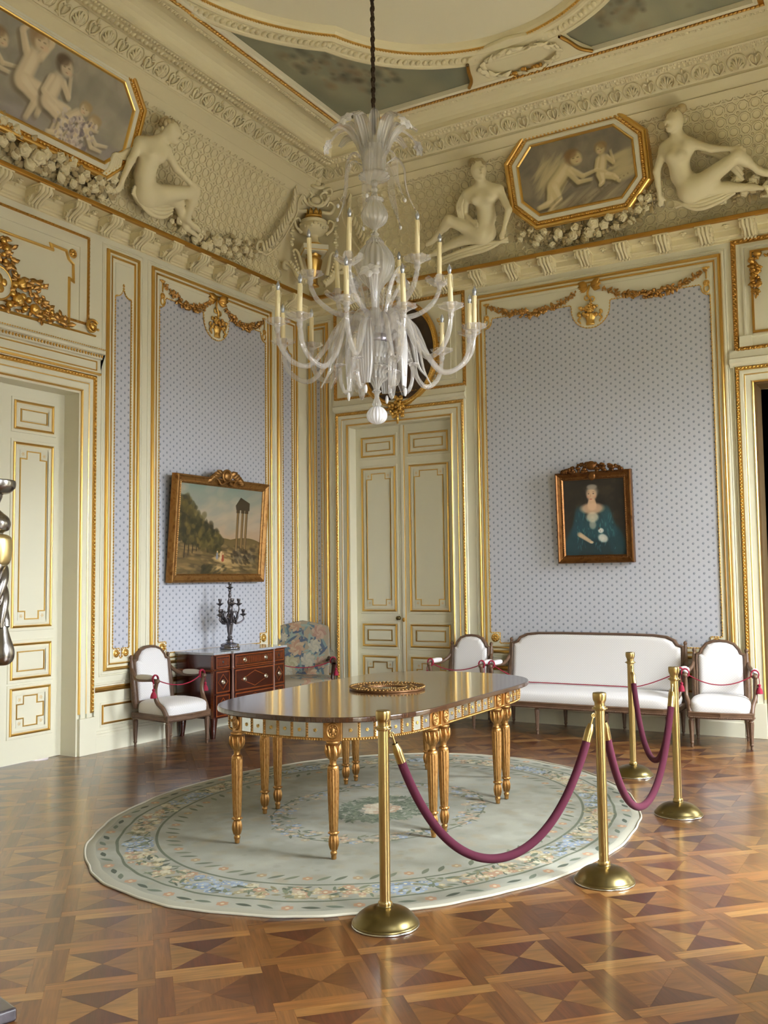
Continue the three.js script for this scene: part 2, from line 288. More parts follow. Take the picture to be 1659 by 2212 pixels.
{
  const body = plate([[0.04, 5.0], [0.075, 4.995], [0.105, 5.012], [0.125, 5.04], [0.15, 5.05], [0.19, 5.048], [0.222, 5.062], [0.232, 5.088], [0.225, 5.113], [0.04, 5.113]], 0.125, 0.006).applyMatrix4(new THREE.Matrix4().makeBasis(V3(0, 0, 1), V3(0, 1, 0), V3(-1, 0, 0))).translate(0.0625, 0, 0);
  const reeds = [], drops = [];
  for (let k = -1; k <= 1; k++) { reeds.push(taper([[k * 0.034, 5.10, 0.238], [k * 0.036, 5.06, 0.225], [k * 0.03, 5.035, 0.17], [k * 0.032, 5.01, 0.125], [k * 0.034, 4.99, 0.095]], (t) => 0.014 * (1 - 0.35 * Math.abs(t - 0.3)), 10, 6)); }
  for (let k = -1.5; k <= 1.5; k++) drops.push(ball(k * 0.03, 4.985, 0.078, 0.012, 0.017, 0.012, 6));
  const cap = rbox(-0.072, 0.072, 5.098, 5.114, 0.04, 0.243, 0.004, 1);
  for (const s of [-1, 1]) reeds.push(at(new THREE.TorusGeometry(0.024, 0.007, 5, 12), s * 0.064, 5.072, 0.2, 0, PI / 2, 0), at(new THREE.TorusGeometry(0.018, 0.006, 5, 12), s * 0.064, 5.022, 0.085, 0, PI / 2, 0));
  const bracket = merge([body, cap, reeds, drops]).translate(0, -5.113, 0).scale(1.12, 1.16, 1.08).translate(0, 5.113, 0), flower = merge([ball(0, 5.085, 0.16, 0.026, 0.026, 0.026, 8), ...[0, 1, 2, 3, 4, 5].map((k) => ball(0.03 * Math.cos(k), 5.1, 0.16 + 0.03 * Math.sin(k), 0.018, 0.012, 0.018, 6)), ball(0, 5.07, 0.085, 0.02, 0.022, 0.02, 8)]).translate(0, -5.1, -0.15).scale(0.7, 0.7, 0.7).translate(0, 5.1, 0.15);
  const spots = []; for (let k = 0; k < 12; k++) { const x = 2.495 + 0.422 * (k - 4); if (x > 0.5 && x < RX - 0.3) spots.push([x, 0]); } for (let k = 12; k < 17; k++) { const x = 2.495 + 0.422 * (k - 4); if (x < RX - 0.2) spots.push([x, 0]); }
  for (let k = -1; k < 14; k++) spots.push([0.986 + 0.4225 * k, 1]);
  for (const [s, side] of spots) {
    const m = mesh('carved_bracket', bracket, MAT.stuccoPlain, cornice), f = mesh('soffit_flower', flower, MAT.stuccoPlain, cornice);
    for (const [o, p] of [[m, s], [f, s + 0.211]]) { if (side) { o.position.set(0, 0, p); o.rotation.y = PI / 2; } else o.position.set(p, 0, 0); }
  }
}
// cove: concave band with a trellis of octagons
const COVE = [[0.12, 5.168], [0.128, 5.3], [0.15, 5.45], [0.185, 5.6], [0.235, 5.76], [0.3, 5.91], [0.385, 6.06], [0.47, 6.175], [0.585, 6.28], [0.70, 6.347]];
const coveCurve = curve(COVE.map(([d, y]) => [d, y, 0]));
const covePts = coveCurve.getSpacedPoints(36).map((p) => [p.x, p.y]);
const cove = structure('trim_2', 'warm cream plaster cove with an octagon trellis in low relief');
mesh('cove_plaster', ring(covePts), MAT.stucco, cove);
mesh('trellis_border', [ring([[0.493, 6.196], [0.498, 6.19], [0.512, 6.2], [0.508, 6.208]].map(([d, y]) => [d, y])), ring([[0.53, 6.225], [0.538, 6.218], [0.6, 6.272], [0.592, 6.28]])], MAT.stuccoPlain, cove);
const covePos = (s, t, side, out = 0) => {       // s along the wall, t 0..1 up the cove
  const p = coveCurve.getPointAt(t), g = coveCurve.getTangentAt(t), n = V3(g.y, -g.x, 0), d = p.x + n.x * out, y = p.y + n.y * out;
  return side ? { p: V3(d, y, s), q: new THREE.Quaternion().setFromRotationMatrix(new THREE.Matrix4().makeBasis(V3(0, 0, -1), V3(g.x, g.y, 0), V3(n.x, n.y, 0))) } : { p: V3(s, y, d), q: new THREE.Quaternion().setFromRotationMatrix(new THREE.Matrix4().makeBasis(V3(1, 0, 0), V3(0, g.y, g.x), V3(0, n.y, n.x))) };
};
{
  const oct = mould(arcPts(0, 0, 0.0475, 0.0475, PI / 8, TAU + PI / 8 - TAU / 8, 7), [[0.009, 0], [0.006, 0.016], [-0.006, 0.016], [-0.011, 0]]), dot = beadU(0.015, 0.015, 0.018), list = [[], []];
  const L = coveCurve.getLength(), step = 0.112;
  for (const side of [0, 1]) {
    const len = side ? 7.2 : RX;
    for (let j = 0; j * step < L * 0.83; j++) for (let i = 0; i * step < len; i++) {
      const s = i * step, t = (0.05 + j * step) / L; if (t > 0.855) continue;
      const dd = coveCurve.getPointAt(t).x; if (s < dd + 0.62 || s > (side ? 7 : RX - dd - 0.62)) continue;
      const a = covePos(s, t, side), m = new THREE.Matrix4().compose(a.p, a.q, V3(1, 1, 1)); list[0].push(m);
      const b = covePos(s + step / 2, Math.min(1, t + step / 2 / L), side), m2 = new THREE.Matrix4().compose(b.p, b.q, V3(1, 1, 1)); list[1].push(m2);
    }
  }
  [oct, dot].forEach((g, k) => {
    const im = new THREE.InstancedMesh(clean(g), MAT.stuccoPlain, list[k].length); im.name = k ? 'trellis_studs' : 'trellis_octagons'; im.userData.kind = 'stuff'; im.castShadow = im.receiveShadow = true;
    list[k].forEach((m, i) => im.setMatrixAt(i, m)); cove.add(im);
  });
}
// frieze of palmettes, egg moulding, wide hollow, leaf moulding, gilt rope
const ceiling = structure('ceiling', 'cream ceiling with painted corners round a large shaped central field');
const frieze = structure('trim_3', 'cream palmette frieze and hollow moulding bordering the ceiling');
mesh('frieze_band', ring([[0.69, 6.342], [0.7, 6.375], [0.72, 6.378], [0.728, 6.36], [0.87, 6.478], [0.885, 6.474], [0.895, 6.455], [0.935, 6.45], [0.945, 6.44], [1.03, 6.432], [1.04, 6.42], [1.12, 6.405], [1.14, 6.392], [1.158, 6.396], [1.162, 6.43]]), MAT.stucco, frieze);
mesh('hollow_moulding', ring([[1.162, 6.405], [1.17, 6.44], [1.19, 6.475], [1.225, 6.502], [1.27, 6.518], [1.33, 6.528], [1.42, 6.532], [1.5, 6.53], [1.503, 6.47]]), MAT.stucco, frieze);
mesh('leaf_band', ring([[1.503, 6.475], [1.51, 6.45], [1.535, 6.425], [1.56, 6.418], [1.575, 6.412], [1.58, 6.405], [1.63, 6.404]]), MAT.stucco, frieze);
mesh('rope_bed', ring([[1.63, 6.404], [1.634, 6.41], [1.672, 6.41], [1.676, 6.404]]), MAT.giltDull, frieze);
mesh('inner_fillet', ring([[1.676, 6.404], [1.69, 6.4], [1.712, 6.41], [1.72, 6.452]]), MAT.ceilingWhite, frieze);
{
  // palmette and acanthus units in the plane x (along), y (up the slope), z out
  const lobes = []; for (let k = -3; k <= 3; k++) { const a = k * 0.42, l = 0.075 - 0.006 * Math.abs(k); lobes.push(taper([[0, -0.055, 0.004], [Math.sin(a) * l * 0.5, -0.04 + Math.cos(a) * l * 0.6, 0.014], [Math.sin(a) * l, -0.04 + Math.cos(a) * l * 1.25, 0.004]], (t) => 0.004 + 0.008 * Math.sin(PI * t), 6, 5)); }
  const hoop = tube(arcPts(0, 0.002, 0.075, 0.072, -PI * 0.3, PI * 1.3, 16).map(([x, y]) => [x, y, 0.004]), 0.006, 20, 5);
  const palm = merge([lobes, hoop]).scale(1.12, 1.15, 1.5);
  const ac = []; for (const s of [-1, 1]) { ac.push(tube([[0, -0.06, 0.004], [s * 0.03, -0.03, 0.012], [s * 0.045, 0.01, 0.012], [s * 0.03, 0.035, 0.01], [s * 0.012, 0.02, 0.008]], 0.008, 12, 5)); ac.push(ball(s * 0.03, -0.045, 0.006, 0.018, 0.01, 0.01, 6)); }
  ac.push(ball(0, 0.055, 0.006, 0.011, 0.02, 0.012, 6), ball(0, -0.01, 0.006, 0.01, 0.035, 0.012, 6));
  mesh('palmettes', runWalls(palm, 0.165, 0.797, 6.416, merge(ac).scale(1.2, 1.25, 1.6), 0.88), MAT.stuccoPlain, frieze).userData.kind = 'stuff';
  mesh('egg_row', runWalls(beadU(0.019, 0.032, 0.022), 0.05, 0.985, 6.437, null, 1.35), MAT.stuccoPlain, frieze).userData.kind = 'stuff';
  mesh('bead_row', runWalls(beadU(0.013, 0.02, 0.015), 0.036, 1.085, 6.411, null, 1.4), MAT.stuccoPlain, frieze).userData.kind = 'stuff';
  const leafU = merge([at(beadU(0.022, 0.034, 0.022), 0, 0, 0, 0, 0, 0.35), at(beadU(0.007, 0.034, 0.028), 0.022, 0, 0)]);
  mesh('leaf_row', runWalls(leafU, 0.052, 1.535, 6.436, null, 1.1), MAT.stuccoPlain, frieze).userData.kind = 'stuff';
  mesh('gilt_rope', runWalls(at(beadU(0.022, 0.013, 0.013), 0, 0, 0, 0, 0, 0.5), 0.036, 1.653, 6.404, null, PI / 2), MAT.gilt, frieze).userData.kind = 'stuff';
}
// ceiling slab, shaped central field with its rim
const FC = [3.75, 4.65];
const outline = (() => {
  const R = 1.97, r = 1.33, o = 1.07, a = Math.atan2(1.5215, 1.251), b = Math.atan2(1.5215 - o, 1.251), pts = [];
  pts.push(...arcPts(0, 0, R, R, -a, a, 34).slice(0, -1), ...arcPts(0, o, r, r, b, PI - b, 30).slice(0, -1), ...arcPts(0, 0, R, R, PI - a, PI + a, 34).slice(0, -1), ...arcPts(0, -o, r, r, PI + b, TAU - b, 30).slice(0, -1));
  return pts;                                    // counter-clockwise in local x, y (y = -z in the world)
})();
{
  mesh('slab', [box(-T, RX + T, 6.6, TOP, -T, RZ + T)], MAT.ceilingWhite, ceiling);
  const flat = (g, y, flip = 1) => g.applyMatrix4(new THREE.Matrix4().makeBasis(V3(1, 0, 0), V3(0, 0, -1), V3(0, 1, 0))).translate(FC[0], y, FC[1]);
  // central field, a shallow saucer
  mesh('central_field', flat(new THREE.ShapeGeometry(shapeOf(outline)), 6.50), MAT.ceilingWhite, ceiling);
  const down = (p) => p.map(([o, h]) => [o, -h]);
  mesh('field_rim', flat(mould(outline, down([[-0.03, 0.0], [-0.015, 0.04], [0.002, 0.06], [0.02, 0.072], [0.035, 0.09], [0.055, 0.097], [0.08, 0.09], [0.095, 0.075], [0.1, 0.06], [0.115, 0.062], [0.19, 0.085], [0.195, 0.095], [0.215, 0.1], [0.24, 0.092], [0.255, 0.075], [0.262, 0.045]])), 6.5), MAT.stucco, ceiling);
  mesh('rim_gilding', [flat(mould(outline, down([[0.002, 0.06], [0.004, 0.07], [0.016, 0.076], [0.022, 0.072]])), 6.5), flat(string(outline, 0.026, beadU(0.008, 0.009, 0.009), true, 0.01, -0.076), 6.5)], MAT.gilt, ceiling);
  mesh('rim_leaves', flat(string(outline, 0.05, at(beadU(0.022, 0.036, 0.024), 0, 0, 0, 0, 0, 0.4), true, 0.153, -0.075), 6.5), MAT.stuccoPlain, ceiling).userData.kind = 'stuff';
  const pt = canvasTex(1024, 1024, (c, w, h) => {
    c.fillStyle = '#86876f'; c.fillRect(0, 0, w, h); let s = 11; const r = () => (s = (s * 16807) % 2147483647) / 2147483647;
    for (let i = 0; i < 900; i++) { const x = r() * w, y = r() * h, q = 10 + r() * 60, col = ['170,162,128', '150,146,116', '112,110,82', '186,176,140', '100,104,92', '140,124,92'][Math.floor(r() * 6)]; const g = c.createRadialGradient(x, y, 0, x, y, q); g.addColorStop(0, `rgba(${col},${0.14 + r() * 0.2})`); g.addColorStop(1, `rgba(${col},0)`); c.fillStyle = g; c.fillRect(x - q, y - q, 2 * q, 2 * q); }
    for (const [bx, by] of [[0.12, 0.14], [0.18, 0.1], [0.1, 0.2], [0.8, 0.12], [0.86, 0.2], [0.74, 0.08]]) for (let i = 0; i < 26; i++) { const x = (bx + (r() - 0.5) * 0.1) * w, y = (by + (r() - 0.5) * 0.06) * h, q = 5 + r() * 16; const col = ['88,70,48', '140,116,84', '116,98,66', '70,64,50', '176,162,126'][Math.floor(r() * 5)]; const g = c.createRadialGradient(x, y, 0, x, y, q); g.addColorStop(0, `rgba(${col},.5)`); g.addColorStop(1, `rgba(${col},0)`); c.fillStyle = g; c.fillRect(x - q, y - q, 2 * q, 2 * q); }
  });
  const S = new THREE.Shape(); rect(1.71 - FC[0], RX - 1.71 - FC[0], -(RZ - 1.71 - FC[1]), FC[1] - 1.71).forEach(([x, y], i) => i ? S.lineTo(x, y) : S.moveTo(x, y)); S.closePath();
  const hole = new THREE.Path(); outline.slice().reverse().forEach(([x, y], i) => i ? hole.lineTo(x * 1.02, y * 1.03) : hole.moveTo(x * 1.02, y * 1.03)); S.holes.push(hole);
  const g = new THREE.ShapeGeometry(S), uvp = g.attributes.position, uv = new Float32Array(uvp.count * 2);
  for (let i = 0; i < uvp.count; i++) { uv[2 * i] = (uvp.getX(i) + 2.1) / 4.2; uv[2 * i + 1] = (uvp.getY(i) + 3.2) / 6.2; } g.setAttribute('uv', new THREE.BufferAttribute(uv, 2));
  const o = thing('ceiling_painting', 'olive-grey painted sky in the ceiling corners round the shaped plaster field', 'painting');
  const big = mesh('canvas', flat(g, 6.455), mat('#ffffff', 0.75, 0, { map: pt }), o);
  // wreath cartouches at the two ends of the field
  const cart = plate([...arcPts(0, 0, 0.6, 0.24, 0, TAU - 0.2, 30)], 0.03, 0.008);
  for (const z of [1.93]) {
    const k = thing('wreath_cartouche', 'plaster laurel wreath cartouche between the shaped ceiling field and the border', 'ornament'); k.position.set(3.78, 6.45, z); k.rotation.x = PI / 2;   // local z points down
    mesh('ground', plate([[-0.62, -0.22], [0.62, -0.22], [0.56, -0.1], [0.5, 0.04], [0.47, 0.2], [0.3, 0.32], [0, 0.36], [-0.3, 0.32], [-0.47, 0.2], [-0.5, 0.04], [-0.56, -0.1]].map(([x, y]) => [x, y]), 0.04, 0.01), MAT.stuccoPlain, k);
    for (const s of [-1, 1]) mesh('gilt_scroll', [tube([[s * 0.62, -0.2, 0.05], [s * 0.54, -0.08, 0.06], [s * 0.5, 0.06, 0.06], [s * 0.45, 0.2, 0.06]], 0.018, 16, 6)], MAT.giltDull, k);
    const leaf = taper([[0, -0.05, 0], [0.008, 0, 0.02], [0, 0.055, 0.006]], (t) => 0.004 + 0.02 * Math.sin(PI * Math.min(1, t * 1.05)), 6, 5, 0.5), lv = [];
    for (let i = 0; i < 46; i++) { const a = i / 46 * TAU, q = rr(0.9, 1.08); lv.push(at(leaf, 0.36 * q * Math.cos(a), 0.03 + 0.2 * q * Math.sin(a), 0.05 + rr(0, 0.02), rr(-0.4, 0.4), rr(-0.4, 0.4), Math.atan2(0.2 * Math.cos(a), -0.36 * Math.sin(a)) - PI / 2 + rr(-0.5, 0.5))); }
    mesh('laurel_wreath', lv, MAT.stuccoPlain, k);
    const gl = []; for (let i = 0; i < 24; i++) gl.push(ball(rr(-0.16, 0.16), -0.17 + rr(-0.03, 0.05), 0.07, rr(0.015, 0.03), rr(0.012, 0.025), 0.02, 6));
    mesh('gilt_flowers', gl, MAT.giltDull, k);
  }
}

// ------------------------------------------------------------------ panelling of the two walls in view (local u, v, w: along, up, out of the wall)
const paperTex = canvasTex(256, 192, (c, w, h) => {
  c.fillStyle = '#babcc5'; c.fillRect(0, 0, w, h);
  for (let i = 0; i < 700; i++) { c.fillStyle = `rgba(${i % 2 ? '255,255,255' : '120,126,140'},${0.05})`; c.fillRect((i * 53) % w, (i * 97) % h, 1 + i % 3, 10 + i % 17); }
  const motif = (x, y) => { c.fillStyle = '#8b909c'; c.beginPath(); c.ellipse(x, y, 30, 33, 0.5, 0, TAU); c.fill(); c.fillStyle = '#7b818e'; c.beginPath(); c.ellipse(x - 9, y + 9, 16, 14, 0, 0, TAU); c.fill(); c.fillStyle = '#a3a8b4'; c.beginPath(); c.ellipse(x + 10, y - 10, 11, 12, 0.4, 0, TAU); c.fill(); };
  motif(64, 48); motif(192, 144);
});
const PAPER = mat('#ffffff', 0.55, 0, { map: rep(paperTex, 1 / 0.1, 1 / 0.076) });
const bar = (u0, u1, prof, caps = true) => {      // straight moulding along u, profile [v, w]
  const pos = []; for (let k = 0; k + 1 < prof.length; k++) { const [v0, w0] = prof[k], [v1, w1] = prof[k + 1]; pos.push(u0, v0, w0, u1, v0, w0, u1, v1, w1, u0, v0, w0, u1, v1, w1, u0, v1, w1); }
  if (caps) for (const u of [u0, u1]) for (let k = 1; k + 1 < prof.length; k++) pos.push(u, prof[0][0], 0, u, prof[k][0], prof[k][1], u, prof[k + 1][0], prof[k + 1][1]);
  const g = new THREE.BufferGeometry(); g.setAttribute('position', new THREE.Float32BufferAttribute(pos, 3)); g.computeVertexNormals(); return metreUV(g);
};
const rosette = (r, n = 8) => merge([at(lathe([[0.001, 0.35], [0.25, 0.3], [0.35, 0.12], [1, 0.1], [1, 0]], 16), 0, 0, 0, PI / 2, 0, 0, r), ...Array.from({ length: n }, (_, k) => ball(Math.cos(k / n * TAU) * r * 0.62, Math.sin(k / n * TAU) * r * 0.62, r * 0.15, r * 0.24, r * 0.24, r * 0.22, 6))]);
const flipV = (pts) => pts.slice().reverse();
function panel(wall, u0, u1, v0, v1, kind) {
  const P = rect(u0, u1, v0, v1), e = 0.112, a = u0 + e, b = u1 - e, c = v0 + e, d = v1 - e, uc = (u0 + u1) / 2;
  mesh('panel_moulding', [mould(P, [[0.05, 0], [0.05, 0.006], [0.04, 0.01], [0.034, 0.003], [0.026, 0.011], [0.012, 0.012], [0, 0.004]]), mould(P, [[-0.032, 0.012], [-0.04, 0.005], [-0.052, 0.01], [-0.056, 0.018]]), mould(P, [[-0.072, 0.006], [-0.08, 0.01], [-0.108, 0.01], [-0.116, 0.004]])], MAT.cream, wall);
  mesh('gilt_frame', [mould(P, [[0, 0.004], [0, 0.018], ...roundProf(-0.002, -0.03, 0.018, 0.034, 5), [-0.032, 0.012]]), mould(P, [[-0.056, 0.018], ...roundProf(-0.058, -0.07, 0.016, 0.024, 3), [-0.072, 0.006]])], MAT.gilt, wall);
  const W = new THREE.PlaneGeometry(b - a + 0.01, d - c + 0.01).translate((a + b) / 2, (c + d) / 2, 0.004); mesh('wallpaper_panel', metreUV(W), PAPER, wall);
  // shaped head: cream board closing the top of the silk, its lower edge outlined with gilt beads
  let low;
  if (kind === 'wide') {
    const R = 0.215; const half = [[a, 4.47], ...arcPts(a + 0.01, 4.545, 0.075, 0.075, -PI / 2, 0, 6), [a + 0.095, 4.585], [uc - R - 0.01, 4.585], [uc - R, 4.56], ...arcPts(uc, 4.53, R, 0.225, PI, PI * 1.5, 10)];
    low = [...half, ...half.slice(0, -1).reverse().map(([x, y]) => [2 * uc - x, y])];
  } else { const w = (b - a) / 2, half = [[a, 4.43], [a + 0.02, 4.435], ...arcPts(a + 0.02, 4.535, 0.1 * Math.min(1, w / 0.13), 0.1, -PI / 2, 0, 6), [uc - w * 0.1, 4.565]]; low = [...half, ...half.slice().reverse().map(([x, y]) => [2 * uc - x, y])]; }
  mesh('panel_head', plate([...low, [b, d], [a, d]], 0.014, 0.003), MAT.cream, wall);
  const sq = 0.115, corner = kind === 'wide' ? [[b, c + sq], [b - sq, c + sq], [b - sq, c], [a + sq, c], [a + sq, c + sq], [a, c + sq]] : [[b, c + sq * 0.8], [b - sq * 0.8, c + sq * 0.8], [b - sq * 0.8, c], [a + sq * 0.8, c], [a + sq * 0.8, c + sq * 0.8], [a, c + sq * 0.8]];
  const k = kind === 'wide' ? sq : sq * 0.8;
  if (b - a > 0.2) {
    mesh('corner_block', [box(a, a + k, c, c + k, 0.004, 0.013), box(b - k, b, c, c + k, 0.004, 0.013)], MAT.cream, wall);
    for (const x of [a + k / 2, b - k / 2]) { const m = mesh('gilt_rosette', rosette(k * 0.42), MAT.gilt, wall); m.position.set(x, c + k / 2, 0.012); }
  } else corner.splice(0, 6, [b, c], [a, c]);
  const edge = [...low, ...corner];
  mesh('gilt_beading', [string(edge, 0.03, beadU(0.0105, 0.008, 0.011), true, 0, 0.012), mould(edge.filter((p, i) => !i || Math.hypot(p[0] - edge[i - 1][0], p[1] - edge[i - 1][1]) > 1e-4), [[0.005, 0.004], [0.004, 0.012], [-0.004, 0.012], [-0.005, 0.004]])], MAT.gilt, wall).userData.kind = 'stuff';
}
// left wall panels (u = -z)
panel(wallL, -2.815, -0.78, 0.75, 4.875, 'wide'); panel(wallL, -3.43, -2.99, 0.75, 4.875, 'narrow'); panel(wallL, -0.66, -0.24, 0.75, 4.875, 'narrow');
panel(wallB, 2.40, 5.145, 0.75, 4.875, 'wide'); panel(wallB, 0.03, 0.33, 0.75, 4.875, 'narrow');
// dado: rail, long lower panels, skirting
const RAIL = [[0.555, 0], [0.56, 0.012], [0.572, 0.018], [0.585, 0.02], [0.592, 0.012], [0.6, 0.01], [0.606, 0]];
const SKIRT = [[0, 0.03], [0.14, 0.03], [0.15, 0.024], [0.165, 0.024], [0.172, 0.012], [0.19, 0.01], [0.195, 0]];
for (const [w, u0, u1, p0, p1] of [[wallL, -3.53, 0, -3.43, -0.25], [wallB, 2.25, 5.22, 2.42, 5.13], [wallB, 0, 0.43, 0.06, 0.38]]) {
  mesh('dado_rail', bar(u0, u1, RAIL), MAT.giltDull, w);
  mesh('skirting', bar(u0, u1, SKIRT), MAT.cream, w);
  mesh('dado_moulding', [mould(rect(p0, p1, 0.255, 0.425), [[0.03, 0], [0.026, 0.006], [0.014, 0.006], [0.012, 0]]), bar(u0, u1, [[0.62, 0], [0.625, 0.008], [0.64, 0.008], [0.645, 0]])], MAT.cream, w);
  mesh('dado_frame', mould(rect(p0, p1, 0.255, 0.425), [[0.008, 0], ...roundProf(0.006, -0.01, 0.004, 0.014, 4), [-0.012, 0]]), MAT.giltDull, w);
}
// doors: casing, reveal, leaves with raised panels
const spiral = merge([at(beadU(0.019, 0.012, 0.015), 0, 0, 0, 0, 0, 0.6), at(beadU(0.009, 0.009, 0.013), 0.018, -0.005, 0.002)]);
function casing(wall, D, beadFrom = 0.38) {
  const a = D.c - D.w / 2, b = D.c + D.w / 2, s = wall === wallL ? -1 : 1, u0 = s < 0 ? -b : a, u1 = s < 0 ? -a : b, path = [[u1, 0], [u1, D.t], [u0, D.t], [u0, 0]];
  const up = [[u1, beadFrom], [u1, D.t], [u0, D.t], [u0, beadFrom]];
  mesh('casing', [mould(path, [[0.018, 0.016], [0.03, 0.01], [0.075, 0.011], [0.08, 0.018]], false), mould(path, [[0.092, 0.014], [0.1, 0.02], [0.13, 0.02], [0.136, 0.014]], false), mould(path, [[0.176, 0.02], [0.19, 0.018], [0.196, 0]], false)], MAT.cream, wall);
  mesh('gilt_casing_edge', [mould(up, [[0, -0.05], [0, 0.018], [0.01, 0.024], [0.018, 0.016]], false), mould(up, [[0.08, 0.018], [0.086, 0.021], [0.092, 0.014]], false)], MAT.gilt, wall);
  mesh('carved_gilt_moulding', [mould(up, [[0.136, 0.014], [0.142, 0.024], [0.168, 0.024], [0.176, 0.014]], false), string([[u1 + 0.155, beadFrom], [u1 + 0.155, D.t + 0.155], [u0 - 0.155, D.t + 0.155], [u0 - 0.155, beadFrom]], 0.036, spiral, false, 0, 0.027)], MAT.gilt, wall);
  for (const q of [[u1 - 0.002, u1 + 0.2], [u0 - 0.2, u0 + 0.002]]) mesh('plinth_block', rbox(q[0], q[1], 0, 0.34, -0.02, 0.034, 0.004, 1), MAT.cream, wall);
  return [u0, u1];
}
const DOORGOLD = MAT.gilt;
function leafPanels(g, x0, x1, rows, z) {         // raised panels on a door leaf: outer gilt frame and an inner fillet, shaped when the panel is tall
  const cream = [], gold = [], ros = [];
  for (const [v0, v1, shaped] of rows) {
    const P = rect(x0, x1, v0, v1);
    cream.push(at(mould(P, [[0.03, 0], [0.027, 0.008], [0.012, 0.008], [0, 0.004]]), 0, 0, z), at(mould(P, [[-0.02, 0.004], [-0.04, 0.012], [-0.06, 0.012]]), 0, 0, z));
    gold.push(at(mould(P, [[0, 0.002], ...roundProf(0.002, -0.02, 0.006, 0.02, 4), [-0.022, 0.002]]), 0, 0, z));
    const i = 0.075, a = x0 + i, b = x1 - i, c = v0 + i, d = v1 - i;
    if (shaped) {
      const n = 0.07, Q = [[a + n, c], [b - n, c], [b - n, c + n], [b, c + n], [b, d - n], [b - n, d - n], [b - n, d], [a + n, d], [a + n, d - n], [a, d - n], [a, c + n], [a + n, c + n]];
      gold.push(at(mould(Q, [[0.006, 0], [0.004, 0.009], [-0.004, 0.009], [-0.006, 0]]), 0, 0, z));
      for (const [x, y] of [[a + 0.028, c + 0.028], [b - 0.028, c + 0.028], [a + 0.028, d - 0.028], [b - 0.028, d - 0.028]]) { ros.push(at(rosette(0.022, 6), x, y, z)); cream.push(at(plate(rect(x - 0.036, x + 0.036, y - 0.036, y + 0.036), 0.006), 0, 0, z)); }
    } else { gold.push(at(mould(rect(a, b, c, d), [[0.006, 0], [0.004, 0.009], [-0.004, 0.009], [-0.006, 0]]), 0, 0, z)); cream.push(at(plate(rect(a + 0.01, b - 0.01, c + 0.01, d - 0.01), 0.008, 0.003), 0, 0, z)); }
  }
  mesh('panel_moulding', cream, MAT.cream, g); mesh('gilt_panel_frame', gold, DOORGOLD, g); if (ros.length) mesh('gilt_rosette', ros, DOORGOLD, g);
}
const reveal = (u0, u1, t, z) => [box(u0, u0 + 0.02, 0, t, z, 0), box(u1 - 0.02, u1, 0, t, z, 0), box(u0, u1, t - 0.02, t, z, 0)];
{
  // door in the papered wall
  const [u0, u1] = casing(wallL, DL), d1 = structure('door_1', 'pale cream double door with gilt panel frames set deep in the papered wall'); d1.rotation.y = PI / 2;
  mesh('door_frame', reveal(u0, u1, DL.t, -0.3), MAT.cream, d1);
  const rowsL = [[2.99, 3.25], [1.20, 2.87, 1], [0.74, 1.06], [0.25, 0.665, 1]];
  for (const [a, b] of [[-4.475, -3.75], [-5.25, -4.48]]) { const l = new THREE.Group(); l.name = 'door_leaf'; d1.add(l); mesh('leaf_board', box(a, b, 0.004, DL.t - 0.02, -0.255, -0.2), MAT.cream, l); leafPanels(l, a + (b > -4 ? 0.155 : 0.15), b - (b > -4 ? 0.13 : 0.15), rowsL, -0.2); }
  mesh('meeting_strip', rbox(-4.50, -4.455, 0.004, DL.t - 0.02, -0.2, -0.185, 0.004, 1), MAT.cream, d1);
  // centre double door in the back wall
  const [b0, b1] = casing(wallB, DB), d2 = structure('door_2', 'cream double door with gilt panel frames and a small bronze knob, behind the tapestry armchair');
  mesh('door_frame', reveal(b0, b1, DB.t, -0.24), MAT.cream, d2);
  const rowsB = [[3.12, 3.37], [1.20, 2.98, 1], [0.77, 1.045], [0.22, 0.655, 1]], mid = 1.31;
  for (const [a, b] of [[b0 + 0.02, mid - 0.003], [mid + 0.003, b1 - 0.02]]) { const l = new THREE.Group(); l.name = 'door_leaf'; d2.add(l); mesh('leaf_board', box(a, b, 0.004, DB.t - 0.02, -0.205, -0.15), MAT.cream, l); leafPanels(l, a + 0.085, b - 0.1, rowsB, -0.15); }
  mesh('meeting_strip', [rbox(mid - 0.02, mid + 0.02, 0.004, DB.t - 0.02, -0.15, -0.132, 0.006, 2)], MAT.cream, d2);
  mesh('gilt_meeting_line', [rbox(mid + 0.021, mid + 0.028, 0.01, DB.t - 0.03, -0.15, -0.134, 0.003, 1)], MAT.gilt, d2);
  const bz = mat('#6f6340', 0.35, 1);
  mesh('door_knob', [at(lathe([[0.001, 0.05], [0.02, 0.048], [0.026, 0.038], [0.02, 0.026], [0.008, 0.02], [0.009, 0.006], [0.024, 0.004], [0.025, 0]], 16), 1.235, 1.12, -0.15, PI / 2)], bz, d2);
  mesh('keyhole_plate', [at(lathe([[0.001, 0.012], [0.016, 0.01], [0.019, 0]], 14), 1.31, 1.1, -0.131, PI / 2, 0, 0, 1, 1, 1.4)], MAT.giltDull, d2);
  // door by the windows, standing ajar
  const [r0, r1] = casing(wallB, DR), d3 = structure('door_3', 'cream door standing ajar with a dark gap, beside the end armchair');
  mesh('door_frame', reveal(r0, r1, DR.t, -0.3), mat('#5e4828', 0.6), d3);  // dark brown reveal: shade of the jamb put into its colour
  const lf = new THREE.Group(); lf.name = 'door_leaf'; lf.position.set(r1 - 0.02, 0, -0.28); lf.rotation.y = -0.12; d3.add(lf);
  mesh('leaf_board', box(-1.34, 0, 0.004, DR.t - 0.03, 0, 0.05), MAT.cream, lf); leafPanels(lf, -1.2, -0.72, rowsB.map(([a, b, c]) => [a, Math.min(b, 3.36), c]), 0.05);
}
